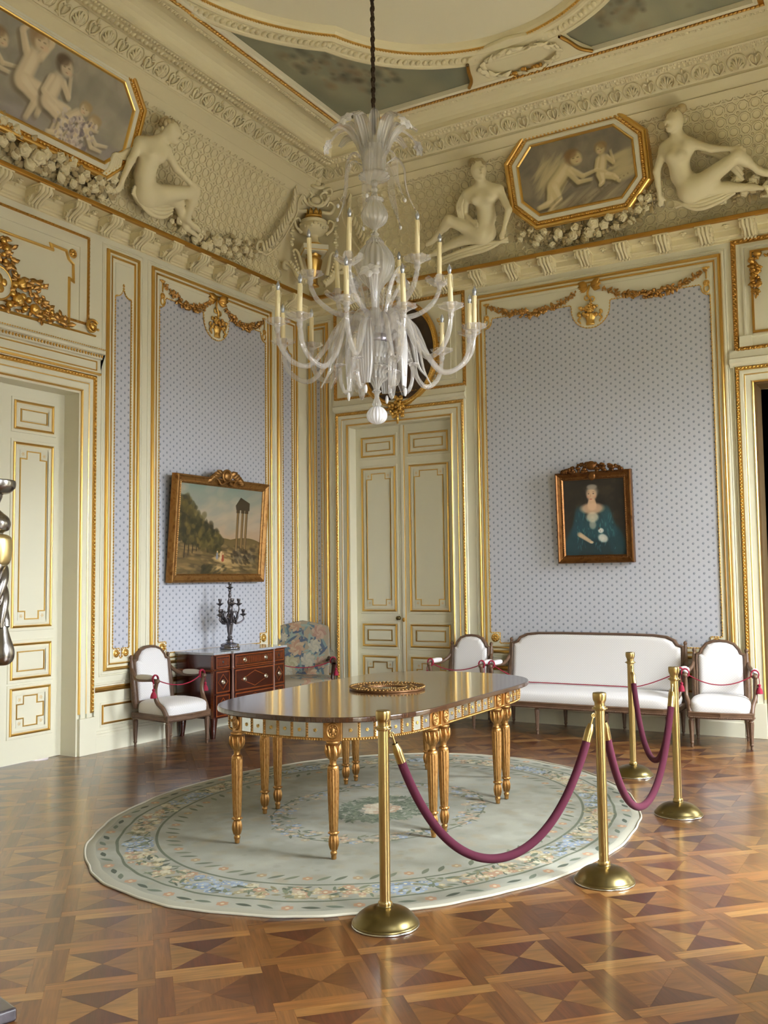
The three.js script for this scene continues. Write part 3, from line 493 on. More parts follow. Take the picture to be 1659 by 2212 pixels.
// entablatures and overdoor panels
const dent = beadU(0.011, 0.016, 0.012);
{
  const z = (a) => -a;
  // side wall
  const ent = [[3.585, 0.01], [3.59, 0.03], [3.605, 0.032], [3.612, 0.02], [3.735, 0.02], [3.742, 0.045], [3.755, 0.05], [3.775, 0.055], [3.785, 0.085], [3.81, 0.09], [3.82, 0.06], [3.836, 0.03], [3.85, 0.03], [3.853, 0.012], [3.95, 0.012], [3.955, 0]];
  mesh('overdoor_entablature', bar(z(5.79), z(3.51), ent), MAT.cream, wallL);
  mesh('overdoor_gilding', [bar(z(5.79), z(3.51), [[3.584, 0.012], [3.588, 0.034], [3.604, 0.036], [3.61, 0.022]]), mould(rect(z(5.7), z(3.56), 3.63, 3.715), [[0.006, 0.018], [0.003, 0.028], [-0.005, 0.028], [-0.008, 0.018]]), string([[z(5.79), 3.765], [z(3.51), 3.765]], 0.034, dent, false, 0, 0.06), string([[z(5.79), 3.845], [z(3.45), 3.845]], 0.026, beadU(0.01, 0.007, 0.008), false, 0, 0.032), bar(z(5.79), z(3.56), [[3.958, 0.0], [3.962, 0.012], [3.974, 0.012], [3.978, 0]])], MAT.gilt, wallL);
  const R0 = 4.69, sym = (p) => [...p, ...p.slice().reverse().map(([a, b]) => [2 * R0 - a, b])];
  mesh('overdoor_beading', [mould(rect(-5.72, -3.66, 4.06, 4.90), [[0.012, 0], [0.01, 0.014], [-0.01, 0.014], [-0.012, 0]]), string(rect(-5.72, -3.66, 4.06, 4.90), 0.04, beadU(0.012, 0.009, 0.012), true, 0, 0.015)], MAT.giltDull, wallL);
  mesh('overdoor_fillet', mould(rect(-5.61, -3.76, 4.07, 4.79), [[0.008, 0], [0.006, 0.01], [-0.006, 0.01], [-0.008, 0]]), MAT.cream, wallL);
  const sh = sym([[3.89, 3.966], [3.89, 4.445], [3.84, 4.43], [3.845, 4.592], [3.9, 4.63], [3.93, 4.70], [4.11, 4.708], [4.09, 4.662]]).map(([a, b]) => [-a, b]);
  mesh('shaped_gilt_frame', mould(sh, [[0.012, 0], [0.012, 0.012], [0, 0.024], [-0.008, 0.022], [-0.012, 0]]), MAT.gilt, wallL);
  const rs = mesh('gilt_rosette', rosette(0.045), MAT.gilt, wallL); rs.position.set(-3.85, 4.695, 0.004);
  const sc = []; for (let i = 0; i < 2; i++) sc.push(tube(Array.from({ length: 22 }, (_, k) => { const a = k / 21 * TAU * 1.6 + 0.6, r = 0.07 * (1 - k / 26); return [r * Math.cos(a), r * Math.sin(a), 0.02 + 0.01 * i]; }), 0.014 - 0.003 * i, 40, 6)); sc.push(ball(0, 0, 0.03, 0.03, 0.03, 0.02)); for (let k = 0; k < 5; k++) sc.push(ball(-0.06 + k * 0.03, -0.02 + (k % 2) * 0.04, 0.035, 0.014));
  const scm = mesh('gilt_scroll', sc, MAT.gilt, wallL); scm.position.set(-3.63, 4.04, 0.01);
  // centre door of the back wall
  mesh('overdoor_entablature', [bar(0.42, 2.255, [[3.68, 0.012], [3.70, 0.02], [3.72, 0.05], [3.76, 0.055], [3.775, 0.03], [3.85, 0.02], [3.855, 0]]), mould(rect(0.47, 2.2, 3.88, 4.93), [[-0.06, 0], [-0.064, 0.014], [-0.085, 0.014], [-0.09, 0]]), mould([[0.62, 3.97], [0.8, 3.97], [0.82, 4.02], [0.9, 4.04], [1.77, 4.04], [1.85, 4.02], [1.87, 3.97], [2.06, 3.97], [2.06, 4.85], [0.62, 4.85]], [[0.008, 0], [0.006, 0.012], [-0.006, 0.012], [-0.008, 0]])], MAT.cream, wallB);
  mesh('overdoor_beading', [mould(rect(0.44, 2.24, 3.86, 4.96), [[0.02, 0], [0.016, 0.018], [-0.016, 0.018], [-0.02, 0]]), string(rect(0.44, 2.24, 3.86, 4.96), 0.044, spiral.clone().scale(1.2, 1.2, 1), true, 0, 0.02), bar(0.44, 2.24, [[3.855, 0], [3.86, 0.02], [3.875, 0.02], [3.88, 0]]), mould(rect(0.54, 2.13, 3.95, 4.86), [[0.006, 0], [0.004, 0.012], [-0.004, 0.012], [-0.006, 0]])], MAT.giltDull, wallB);
  // door by the windows
  mesh('overdoor_entablature', [bar(5.2, RX, [[3.68, 0.012], [3.70, 0.02], [3.72, 0.05], [3.76, 0.055], [3.775, 0.03], [3.85, 0.02], [3.855, 0]]), mould(rect(5.36, 7.0, 3.98, 4.90), [[0.01, 0], [0.008, 0.016], [-0.012, 0.016], [-0.016, 0]]), rbox(5.3, 5.42, 3.88, 3.99, 0, 0.03, 0.004, 1)], MAT.cream, wallB);
  mesh('overdoor_beading', [mould(rect(5.27, 7.08, 3.86, 4.965), [[0.026, 0], [0.02, 0.02], [-0.02, 0.02], [-0.026, 0]]), string(rect(5.27, 7.08, 3.86, 4.965), 0.05, spiral.clone().scale(1.4, 1.4, 1), true, 0, 0.022), mould(rect(5.44, 6.9, 4.02, 4.84), [[0.012, 0], [0.01, 0.02], [-0.01, 0.02], [-0.012, 0]])], MAT.giltDull, wallB);
}

// ------------------------------------------------------------------ extra shape builders
function latheRib(prof, seg, ribs, amp, twist = 0) {   // turned form with vertical or twisting ribs
  const pos = [], uv = [], idx = [], n = prof.length;
  for (let i = 0; i < n; i++) for (let j = 0; j <= seg; j++) { const a = j / seg * TAU, q = prof[i][0] * (1 + amp * (prof[i][2] ?? 1) * Math.cos(ribs * (a + twist * i / n))); pos.push(q * Math.cos(a), prof[i][1], q * Math.sin(a)); uv.push(j / seg, i / n); }
  for (let i = 0; i + 1 < n; i++) for (let j = 0; j < seg; j++) { const a = i * (seg + 1) + j, b = a + seg + 1; idx.push(a, b, a + 1, b, b + 1, a + 1); }
  const g = new THREE.BufferGeometry(); g.setAttribute('position', new THREE.Float32BufferAttribute(pos, 3)); g.setAttribute('uv', new THREE.Float32BufferAttribute(uv, 2)); g.setIndex(idx); g.computeVertexNormals(); return g;
}
const smooth = (prof, n = 40) => { const c = new THREE.CatmullRomCurve3(prof.map(([r, y]) => V3(r, y, 0)), false, 'centripetal'); return c.getPoints(n).map((p) => [Math.max(p.x, 0.0005), p.y]); };
function leafSheet(pts, width, ripple = 0.006, ribs = 6, cup = 0.3, seg = 16, m = 12) { // fluted leaf bending along a curve
  const c = curve(pts), pos = [], uv = [], idx = [], up = V3(0, 1, 0);
  for (let i = 0; i <= seg; i++) {
    const t = i / seg, p = c.getPointAt(t), tg = c.getTangentAt(t), side = V3(-p.z, 0, p.x); if (side.lengthSq() < 1e-8) side.set(0, 0, 1); side.normalize(); const nn = side.clone().cross(tg).normalize(), w = width(t);
    for (let j = 0; j <= m; j++) { const s = j / m * 2 - 1, q = p.clone().addScaledVector(side, s * w).addScaledVector(nn, -cup * w * s * s + ripple * Math.cos(s * ribs * PI) * Math.min(1, w / 0.02)); pos.push(q.x, q.y, q.z); uv.push(t, j / m); }
  }
  for (let i = 0; i < seg; i++) for (let j = 0; j < m; j++) { const a = i * (m + 1) + j, b = a + m + 1; idx.push(a, b, a + 1, b, b + 1, a + 1); }
  const g = new THREE.BufferGeometry(); g.setAttribute('position', new THREE.Float32BufferAttribute(pos, 3)); g.setAttribute('uv', new THREE.Float32BufferAttribute(uv, 2)); g.setIndex(idx); g.computeVertexNormals(); return g;
}

// ------------------------------------------------------------------ oval table
{
  const t = thing('oval_table', 'long oval table with a glossy dark top, mirrored apron and fluted gilt legs', 'table'); t.position.set(3.52, 0.0145, 4.085);
  const HW = 0.725, ZS = 0.525, EL = 0.835;
  const half = (a, b, n) => Array.from({ length: n + 1 }, (_, i) => { const t = i / n * PI, e = 2 / 2.7; return [a * Math.sign(Math.cos(t)) * Math.abs(Math.cos(t)) ** e, b * Math.abs(Math.sin(t)) ** e]; });
  const oval = (ins, n = 40) => { const q = half(HW - ins, EL - ins, n); return [...q.map(([x, z]) => [x, z + ZS]), ...q.map(([x, z]) => [-x, -z - ZS])]; }; // x, z
  const lay = (g, y) => g.applyMatrix4(new THREE.Matrix4().makeBasis(V3(1, 0, 0), V3(0, 0, -1), V3(0, 1, 0))).translate(0, y, 0);
  const topTex = canvasTex(512, 1024, (c, w, h) => { c.fillStyle = '#3d2312'; c.fillRect(0, 0, w, h); let s = 5; const r = () => (s = (s * 16807) % 2147483647) / 2147483647; for (let i = 0; i < 2400; i++) { c.fillStyle = `rgba(${['40,20,8', '150,98,52', '92,54,26', '30,14,6'][i % 4]},${0.05 + r() * 0.08})`; c.fillRect(r() * w, r() * h, 1 + r() * 2.5, 40 + r() * 240); } });
  const topM = mat('#ffffff', 0.22, 0, { map: rep(topTex, 1.1, 0.7), clearcoat: 1, clearcoatRoughness: 0.1 });
  const slab = new THREE.ExtrudeGeometry(shapeOf(oval(0.008)), { depth: 0.018, bevelEnabled: true, bevelSize: 0.008, bevelThickness: 0.007, bevelSegments: 3, curveSegments: 1 });
  mesh('table_top', metreUV(lay(slab, 0.779)), topM, t);
  // apron: gilt carcass, mirror panes between beaded bars, square blocks over the legs
  const path = oval(0.075, 60), seg = [], n = path.length; let L = 0; for (let i = 0; i < n; i++) { const a = path[i], b = path[(i + 1) % n], l = Math.hypot(b[0] - a[0], b[1] - a[1]); seg.push([L, l, a, b]); L += l; }
  const along = (s) => { s = ((s % L) + L) % L; const q = seg.find((e) => s >= e[0] && s <= e[0] + e[1]) || seg[n - 1], k = (s - q[0]) / q[1], d = [(q[3][0] - q[2][0]) / q[1], (q[3][1] - q[2][1]) / q[1]]; return { x: q[2][0] + (q[3][0] - q[2][0]) * k, z: q[2][1] + (q[3][1] - q[2][1]) * k, a: Math.atan2(d[1], -d[0]) + 0, out: [d[1], -d[0]] }; };
  const inner = oval(0.1, 60);
  mesh('apron', metreUV(lay(new THREE.ExtrudeGeometry(shapeOf(path), { depth: 0.112, bevelEnabled: false }).translate(0, 0, 0), 0.662)), MAT.giltDull, t);
  const legs = [[-0.35, 1.235], [0.35, 1.235], [-0.642, 0.58], [-0.645, 0.43], [0.642, 0.565], [0.645, 0.42], [0.645, -0.415], [0.645, -0.57], [-0.645, -0.45], [-0.642, -0.59], [-0.35, -1.235], [0.35, -1.235]];
  const near = (x, z) => { let best = 0, bd = 9; for (let s = 0; s < L; s += 0.004) { const p = along(s), d = (p.x - x) ** 2 + (p.z - z) ** 2; if (d < bd) { bd = d; best = s; } } return best; };
  const stops = legs.map(([x, z]) => near(x, z)).sort((a, b) => a - b);
  const place = (m, s, y, out = 0) => { const p = along(s); m.position.set(p.x + p.out[0] * out, y, p.z + p.out[1] * out); m.rotation.y = Math.atan2(p.out[0], p.out[1]); return m; };
  const BH = 0.054, blockG = rbox(-BH, BH, 0.66, 0.778, -0.03, 0.012, 0.004, 1), rosG = merge([at(lathe([[0.001, 0.012], [0.3, 0.01], [0.42, 0.004], [0.55, 0.008], [0.8, 0.006], [0.86, 0.012], [1, 0.01], [1.02, 0]], 18), 0, 0.719, 0.012, PI / 2, 0, 0, 0.036, 1, 0.046), ...Array.from({ length: 8 }, (_, k) => ball(Math.cos(k / 8 * TAU) * 0.02, 0.719 + Math.sin(k / 8 * TAU) * 0.026, 0.018, 0.007, 0.008, 0.006, 6)), ball(0, 0.719, 0.02, 0.009, 0.011, 0.006, 6)]);
  const mirror = [mat('#d6dcde', 0.2, 0.9), mat('#c6cbca', 0.22, 0.9), mat('#b4ae9f', 0.25, 0.9), mat('#dde1e3', 0.18, 0.9)];
  const beadB = beadU(0.0075, 0.0075, 0.007), barG = merge([box(-0.008, 0.008, 0.676, 0.764, 0, 0.006), ...Array.from({ length: 6 }, (_, k) => at(beadB, 0, 0.683 + k * 0.0148, 0.007))]);
  const flower = merge([ball(0, 0, 0.004, 0.004, 0.004, 0.004, 6), ...Array.from({ length: 5 }, (_, k) => ball(0.007 * Math.cos(k / 5 * TAU), 0.007 * Math.sin(k / 5 * TAU), 0.003, 0.0045, 0.0045, 0.003, 6))]);
  const rows = [];
  stops.forEach((s, i) => {
    place(mesh('leg_block', blockG, MAT.giltAged, t), s, 0); place(mesh('oval_rosette', rosG, MAT.giltAged, t), s, 0);
    const e = i + 1 < stops.length ? stops[i + 1] : stops[0] + L, a = s + BH, len = e - s - 2 * BH; if (len < 0.05) return;
    const k = Math.max(1, Math.round(len / 0.1)), w = len / k;
    for (let j = 0; j < k; j++) {
      const m = place(mesh('mirror_panel', new THREE.BoxGeometry(w * 0.96, 0.084, 0.004), mirror[(i * 3 + j * 5) % 4], t), a + (j + 0.5) * w, 0.72, 0.003);
      const f = mesh('gilt_flower', flower, MAT.gilt, m); f.position.z = 0.002;
      if (j) place(mesh('gilt_divider', barG, MAT.giltAgedFine, t), a + j * w, 0, 0.003);
    }
  });
  for (let s = 0; s < L; s += 0.0165) { const p = along(s); for (const y of [0.668, 0.771]) rows.push(at(beadB, p.x + p.out[0] * 0.006, y, p.z + p.out[1] * 0.006)); }
  mesh('gilt_bead_rows', rows, MAT.giltAgedFine, t).userData.kind = 'stuff';
  const legG = merge([
    lathe(smooth([[0.001, 0.662], [0.046, 0.662], [0.046, 0.65], [0.036, 0.64], [0.034, 0.625], [0.043, 0.6], [0.04, 0.575], [0.026, 0.555], [0.024, 0.53], [0.034, 0.522], [0.038, 0.512], [0.038, 0.505]], 40), 20),
    latheRib([[0.037, 0.505, 0], [0.037, 0.498, 1], [0.036, 0.40, 1], [0.032, 0.28, 1], [0.027, 0.165, 1], [0.026, 0.155, 0]], 48, 12, 0.09),
    lathe(smooth([[0.026, 0.158], [0.032, 0.152], [0.033, 0.142], [0.025, 0.135], [0.028, 0.11], [0.026, 0.08], [0.019, 0.055], [0.017, 0.045], [0.022, 0.04], [0.022, 0.03], [0.018, 0.022], [0.016, 0.0], [0.001, 0]], 40), 18),
    ...Array.from({ length: 8 }, (_, k) => { const a = k / 8 * TAU; return [taper([[0.03 * Math.cos(a), 0.562, 0.03 * Math.sin(a)], [0.045 * Math.cos(a), 0.6, 0.045 * Math.sin(a)], [0.05 * Math.cos(a), 0.64, 0.05 * Math.sin(a)]], (q) => 0.004 + 0.009 * Math.sin(PI * q), 6, 5), taper([[0.022 * Math.cos(a), 0.05, 0.022 * Math.sin(a)], [0.029 * Math.cos(a), 0.095, 0.029 * Math.sin(a)], [0.025 * Math.cos(a), 0.132, 0.025 * Math.sin(a)]], (q) => 0.002 + 0.006 * Math.sin(PI * q), 5, 5), ball(0.034 * Math.cos(a), 0.147, 0.034 * Math.sin(a), 0.006, 0.006, 0.006, 5)]; }).flat(),
  ]);
  legG.scale(0.86, 1, 0.86);
  for (const [x, z] of legs) { const m = mesh('leg', legG, MAT.giltAged, t); m.position.set(x, 0, z); }
  // round mirrored plateau lying on the top
  const p = thing('mirror_plateau', 'round mirrored tray with a carved gilt rim lying on the oval table', 'tray'); p.position.set(3.49, 0.819, 4.04);
  mesh('rim', lathe(smooth([[0.125, 0.004], [0.128, 0.012], [0.15, 0.014], [0.2, 0.012], [0.245, 0.014], [0.262, 0.018], [0.27, 0.008], [0.268, 0.0]], 30), 56), mat('#6d4a2a', 0.4, 0.6), p);
  mesh('mirror', new THREE.CylinderGeometry(0.127, 0.127, 0.004, 48).translate(0, 0.003, 0), mat('#9db0cc', 0.04, 1), p);
  const orn = []; for (let i = 0; i < 60; i++) { const a = i / 60 * TAU; orn.push(ball(0.262 * Math.cos(a), 0.018, 0.262 * Math.sin(a), 0.011, 0.008, 0.011, 6)); if (i % 2) orn.push(ball(rr(0.17, 0.22) * Math.cos(a), 0.015, rr(0.17, 0.22) * Math.sin(a), 0.018, 0.006, 0.012, 6)); orn.push(ball(0.136 * Math.cos(a), 0.014, 0.136 * Math.sin(a), 0.006, 0.006, 0.006, 5)); }
  mesh('gilt_ornament', orn, mat('#a88452', 0.42, 0.9), p);
}

// ------------------------------------------------------------------ oval rug
{
  const HX = 1.708, HZ = 2.152;
  const tex = canvasTex(1620, 2040, (c, w, h) => {
    c.fillStyle = '#858579'; c.fillRect(0, 0, w, h); let s = 3; const r = () => (s = (s * 16807) % 2147483647) / 2147483647;
    const blot = (x, y, q, col, al) => { const g = c.createRadialGradient(x, y, 0, x, y, q); g.addColorStop(0, `rgba(${col},${al})`); g.addColorStop(0.6, `rgba(${col},${al * 0.8})`); g.addColorStop(1, `rgba(${col},0)`); c.fillStyle = g; c.fillRect(x - q, y - q, 2 * q, 2 * q); };
    for (let i = 0; i < 1500; i++) blot(r() * w, r() * h, 12 + r() * 70, ['160,160,147', '146,146,135', '124,124,111', '168,167,155'][i % 4], 0.25);
    for (let i = 0; i < 900; i++) blot(r() * w, r() * h, 4 + r() * 26, ['132,120,96', '112,116,104', '146,134,110'][i % 3], 0.3);
    const P = (k, a) => [w / 2 * (1 + k * Math.cos(a)), h / 2 * (1 + k * Math.sin(a))];
    const line = (k, lw, col) => { c.strokeStyle = col; c.lineWidth = lw; c.beginPath(); c.ellipse(w / 2, h / 2, w / 2 * k, h / 2 * k, 0, 0, TAU); c.stroke(); };
    const leaf = (x, y, a, l, b, col) => { c.save(); c.translate(x, y); c.rotate(a); c.fillStyle = col; c.beginPath(); c.moveTo(-l, 0); c.quadraticCurveTo(0, -b * 1.6, l, 0); c.quadraticCurveTo(0, b * 1.6, -l, 0); c.fill(); c.restore(); };
    const flower = (x, y, q, col, mid) => { for (let k = 0; k < 6; k++) { c.fillStyle = col; c.beginPath(); c.ellipse(x + q * 0.55 * Math.cos(k * 1.05), y + q * 0.55 * Math.sin(k * 1.05), q * 0.5, q * 0.42, k, 0, TAU); c.fill(); } c.fillStyle = mid; c.beginPath(); c.arc(x, y, q * 0.32, 0, TAU); c.fill(); };
    line(0.985, 30, '#9c998a'); line(0.905, 8, '#595e4d'); line(0.785, 8, '#595e4d'); line(0.40, 7, '#5f6354'); line(0.33, 3, '#8c8e7e');
    for (let i = 0; i < 92; i++) { const a = i / 92 * TAU, [x, y] = P(0.948, a), [x2, y2] = P(0.735, a + 0.03); if (i % 3) { leaf(x, y, a + 1.0 + r(), 24, 9, ['#4e5549', '#5c6355', '#444b3e'][i % 3]); leaf(x2, y2, a + 0.7, 26, 9, ['#585d4c', '#666a58'][i % 2]); } else { flower(x, y, 15, ['#a07e64', '#8f8274', '#a6866c'][i % 3], '#b8aa8c'); flower(x2, y2, 14, ['#9c7c60', '#927e62'][i % 2], '#b2a484'); } }
    for (let i = 0; i < 1700; i++) { const a = r() * TAU, k = 0.845 + (r() - 0.5) * 0.085, [x, y] = P(k, a), m = Math.sin(a * 9) > 0.55; const q = r(); if (q < 0.5) leaf(x, y, r() * 6, 8 + r() * 14, 3 + r() * 5, ['#5a6250', '#6a6f58', '#484f40', '#736e52'][i % 4]); else flower(x, y, 6 + r() * 11, m ? ['#7f8b9c', '#8b98a8', '#727f90'][i % 3] : ['#a89a7a', '#9a7c64', '#aca48c', '#8f8566', '#a0907a'][i % 5], '#b8b096'); }
    for (let i = 0; i < 420; i++) { const a = r() * TAU, k = 0.37 + (r() - 0.5) * 0.09, [x, y] = P(k, a); q2(x, y, i); }
    function q2(x, y, i) { if (i % 2) leaf(x, y, r() * 6, 8 + r() * 16, 3 + r() * 5, ['#565d4f', '#696b55'][i % 4 > 1 ? 1 : 0]); else flower(x, y, 6 + r() * 10, ['#a08a74', '#7f8b9a', '#9a8f78'][i % 3], '#b4aa90'); }
    for (let i = 0; i < 520; i++) { const a = r() * TAU, k = 0.13 + (r() - 0.5) * 0.1, [x, y] = P(k, a); leaf(x, y, r() * 6, 10 + r() * 18, 4 + r() * 5, ['#4f5848', '#606856', '#6d7562'][i % 3]); }
    for (let i = 0; i < 60; i++) { const [x, y] = P(r() * 0.07, r() * TAU); flower(x, y, 10 + r() * 14, ['#a99c86', '#a08870', '#b0a894'][i % 3], '#bcb49c'); }
    for (let i = 0; i < 26000; i++) { c.fillStyle = `rgba(${i % 2 ? '255,255,250' : '60,60,50'},0.05)`; c.fillRect(r() * w, r() * h, 2, 2); }
  }, true, false);
  const o = thing('oval_rug', 'large oval pale grey rug with floral borders under the gilt table', 'rug'); o.position.set(3.503, 0, 4.174); o.rotation.y = 0.029;
  const RIDGE = [[-0.5, 0.9, 0.9, 1.3], [0.4, 1.1, -0.3, 1.7], [-0.9, 0.2, -0.2, 0.6], [0.7, -0.4, 1.2, 0.3], [-0.3, -0.9, 0.5, -1.4], [-1.1, -0.6, -0.6, -1.2]], crease = (x, z) => RIDGE.reduce((s, [a, b, c, d]) => { const l = Math.hypot(c - a, d - b), t = Math.max(0, Math.min(1, ((x - a) * (c - a) + (z - b) * (d - b)) / l / l)), e = Math.hypot(x - a - (c - a) * t, z - b - (d - b) * t); return s + 0.003 * Math.exp(-e * e / 0.0035) * Math.sin(PI * t); }, 0);
  const A = 220, B = 64, pos = [], uv = [], idx = [];
  for (let i = 0; i <= B; i++) for (let j = 0; j <= A; j++) { const k = i / B, a = j / A * TAU, q = k * (1 + (k > 0.9 ? 0.003 * Math.sin(a * 17) + 0.002 * Math.sin(a * 41) : 0)); pos.push(HX * q * Math.cos(a), 0.0105 + crease(HX * q * Math.cos(a), HZ * q * Math.sin(a)) + 0.0014 * Math.sin(a * 23 + k * 9) * k * k * k - (i === B ? 0.0098 : 0), HZ * q * Math.sin(a)); uv.push(0.5 + 0.5 * k * Math.cos(a), 0.5 - 0.5 * k * Math.sin(a)); }
  for (let i = 0; i < B; i++) for (let j = 0; j < A; j++) { const a = i * (A + 1) + j, b = a + A + 1; idx.push(a, a + 1, b, b, a + 1, b + 1); }
  const g = new THREE.BufferGeometry(); g.setAttribute('position', new THREE.Float32BufferAttribute(pos, 3)); g.setAttribute('uv', new THREE.Float32BufferAttribute(uv, 2)); g.setIndex(idx); g.computeVertexNormals();
  mesh('pile', g, mat('#ffffff', 0.95, 0, { map: tex, bumpMap: rep(grainTex, 9, 11), bumpScale: 0.003 }), o);
  mesh('bound_edge', tube(Array.from({ length: 96 }, (_, j) => { const a = j / 96 * TAU, q = 1 + 0.003 * Math.sin(a * 17) + 0.002 * Math.sin(a * 41); return [HX * q * Math.cos(a), 0.006, HZ * q * Math.sin(a)]; }), 0.007, 260, 6, true), mat('#b9b4a2', 0.9), o);
}

// ------------------------------------------------------------------ brass posts and velvet ropes
const POSTS = [[4.622, 6.029], [5.323, 4.95], [5.338, 3.358], [4.73, 2.251]];
{
  const names = ['brass rope post beside the near end of the oval rug, holding one rope', 'brass rope post with ropes to both sides, at the edge of the rug', 'brass rope post in front of the end armchair', 'brass rope post in front of the sofa seat'];
  POSTS.forEach(([x, z], i) => {
    const o = thing('rope_post', names[i], 'post', 'brass rope posts'); o.position.set(x, 0, z);
    mesh('base', lathe(smooth([[0.001, 0.002], [0.15, 0.002], [0.156, 0.008], [0.156, 0.016], [0.148, 0.024], [0.13, 0.046], [0.1, 0.068], [0.06, 0.082], [0.034, 0.088], [0.03, 0.1]], 44), 40), MAT.brassDark, o);
    mesh('base_ring', lathe([[0.1, 0], [0.157, 0], [0.159, 0.004], [0.157, 0.01], [0.15, 0.012]], 40), mat('#b9b6ae', 0.25, 1), o);
    mesh('pole', lathe([[0.031, 0.088], [0.033, 0.095], [0.033, 0.106], [0.029, 0.11], [0.0255, 0.112], [0.0255, 0.93], [0.001, 0.93]], 24), MAT.brass, o);
    mesh('cap', lathe(smooth([[0.027, 0.915], [0.028, 0.93], [0.034, 0.942], [0.036, 0.955], [0.036, 0.975], [0.033, 0.982], [0.001, 0.983]], 24), 24), MAT.brass, o);
    mesh('eye_ring', [at(new THREE.TorusGeometry(0.038, 0.004, 6, 28), 0, 0.9, 0, PI / 2), lathe([[0.026, 0.888], [0.031, 0.89], [0.031, 0.91], [0.026, 0.912]], 24)], MAT.brass, o);
  });
  const velvet = mat('#4a0a25', 0.92, 0, { sheen: 0.3, sheenColor: new THREE.Color('#84305a'), sheenRoughness: 0.4 });
  const low = [0.213, 0.232, 0.247], lab = ['dark red velvet rope hanging between the post by the rug end and the next post', 'dark red velvet rope hanging over the rug edge toward the post by the end armchair', 'dark red velvet rope hanging between the two posts before the sofa'];
  for (let i = 0; i < 3; i++) {
    const o = thing('velvet_rope', lab[i], 'rope', 'velvet barrier ropes'), a = V3(POSTS[i][0], 0.895, POSTS[i][1]), b = V3(POSTS[i + 1][0], 0.895, POSTS[i + 1][1]), d = b.clone().sub(a).normalize();
    a.addScaledVector(d, 0.042); b.addScaledVector(d, -0.042);
    const pts = []; for (let k = 0; k <= 16; k++) { const s = k / 16, u = 2 * s - 1, p = a.clone().lerp(b, s); p.y = low[i] + (0.872 - low[i]) * (Math.cosh(2.1 * u) - 1) / (Math.cosh(2.1) - 1); pts.push(p); }
    const c = new THREE.CatmullRomCurve3(pts);
    const sub = (t0, t1, n) => new THREE.CatmullRomCurve3(Array.from({ length: n + 1 }, (_, k) => c.getPointAt(t0 + (t1 - t0) * k / n)));
    mesh('velvet_sleeve', tube(sub(0.075, 0.925, 40), 0.0215, 80, 14), velvet, o);
    for (const [t0, t1, s] of [[0.028, 0.078, 1], [0.972, 0.922, -1]]) { mesh('brass_ferrule', taper(sub(t0, t1, 4), (q) => 0.014 + 0.0085 * Math.min(1, q * 3), 10, 14), MAT.brass, o); mesh('hook', [tube([c.getPointAt(s > 0 ? 0 : 1).toArray(), c.getPointAt(t0 * 0.5 + (s > 0 ? 0 : 0.5)).toArray(), c.getPointAt(t0).toArray()], 0.0055, 10, 6), at(new THREE.TorusGeometry(0.011, 0.0035, 6, 14), ...c.getPointAt(s > 0 ? 0.004 : 0.996).toArray(), 0, Math.atan2(d.x, d.z) + PI / 2, 0)], MAT.brass, o); }
  }
}

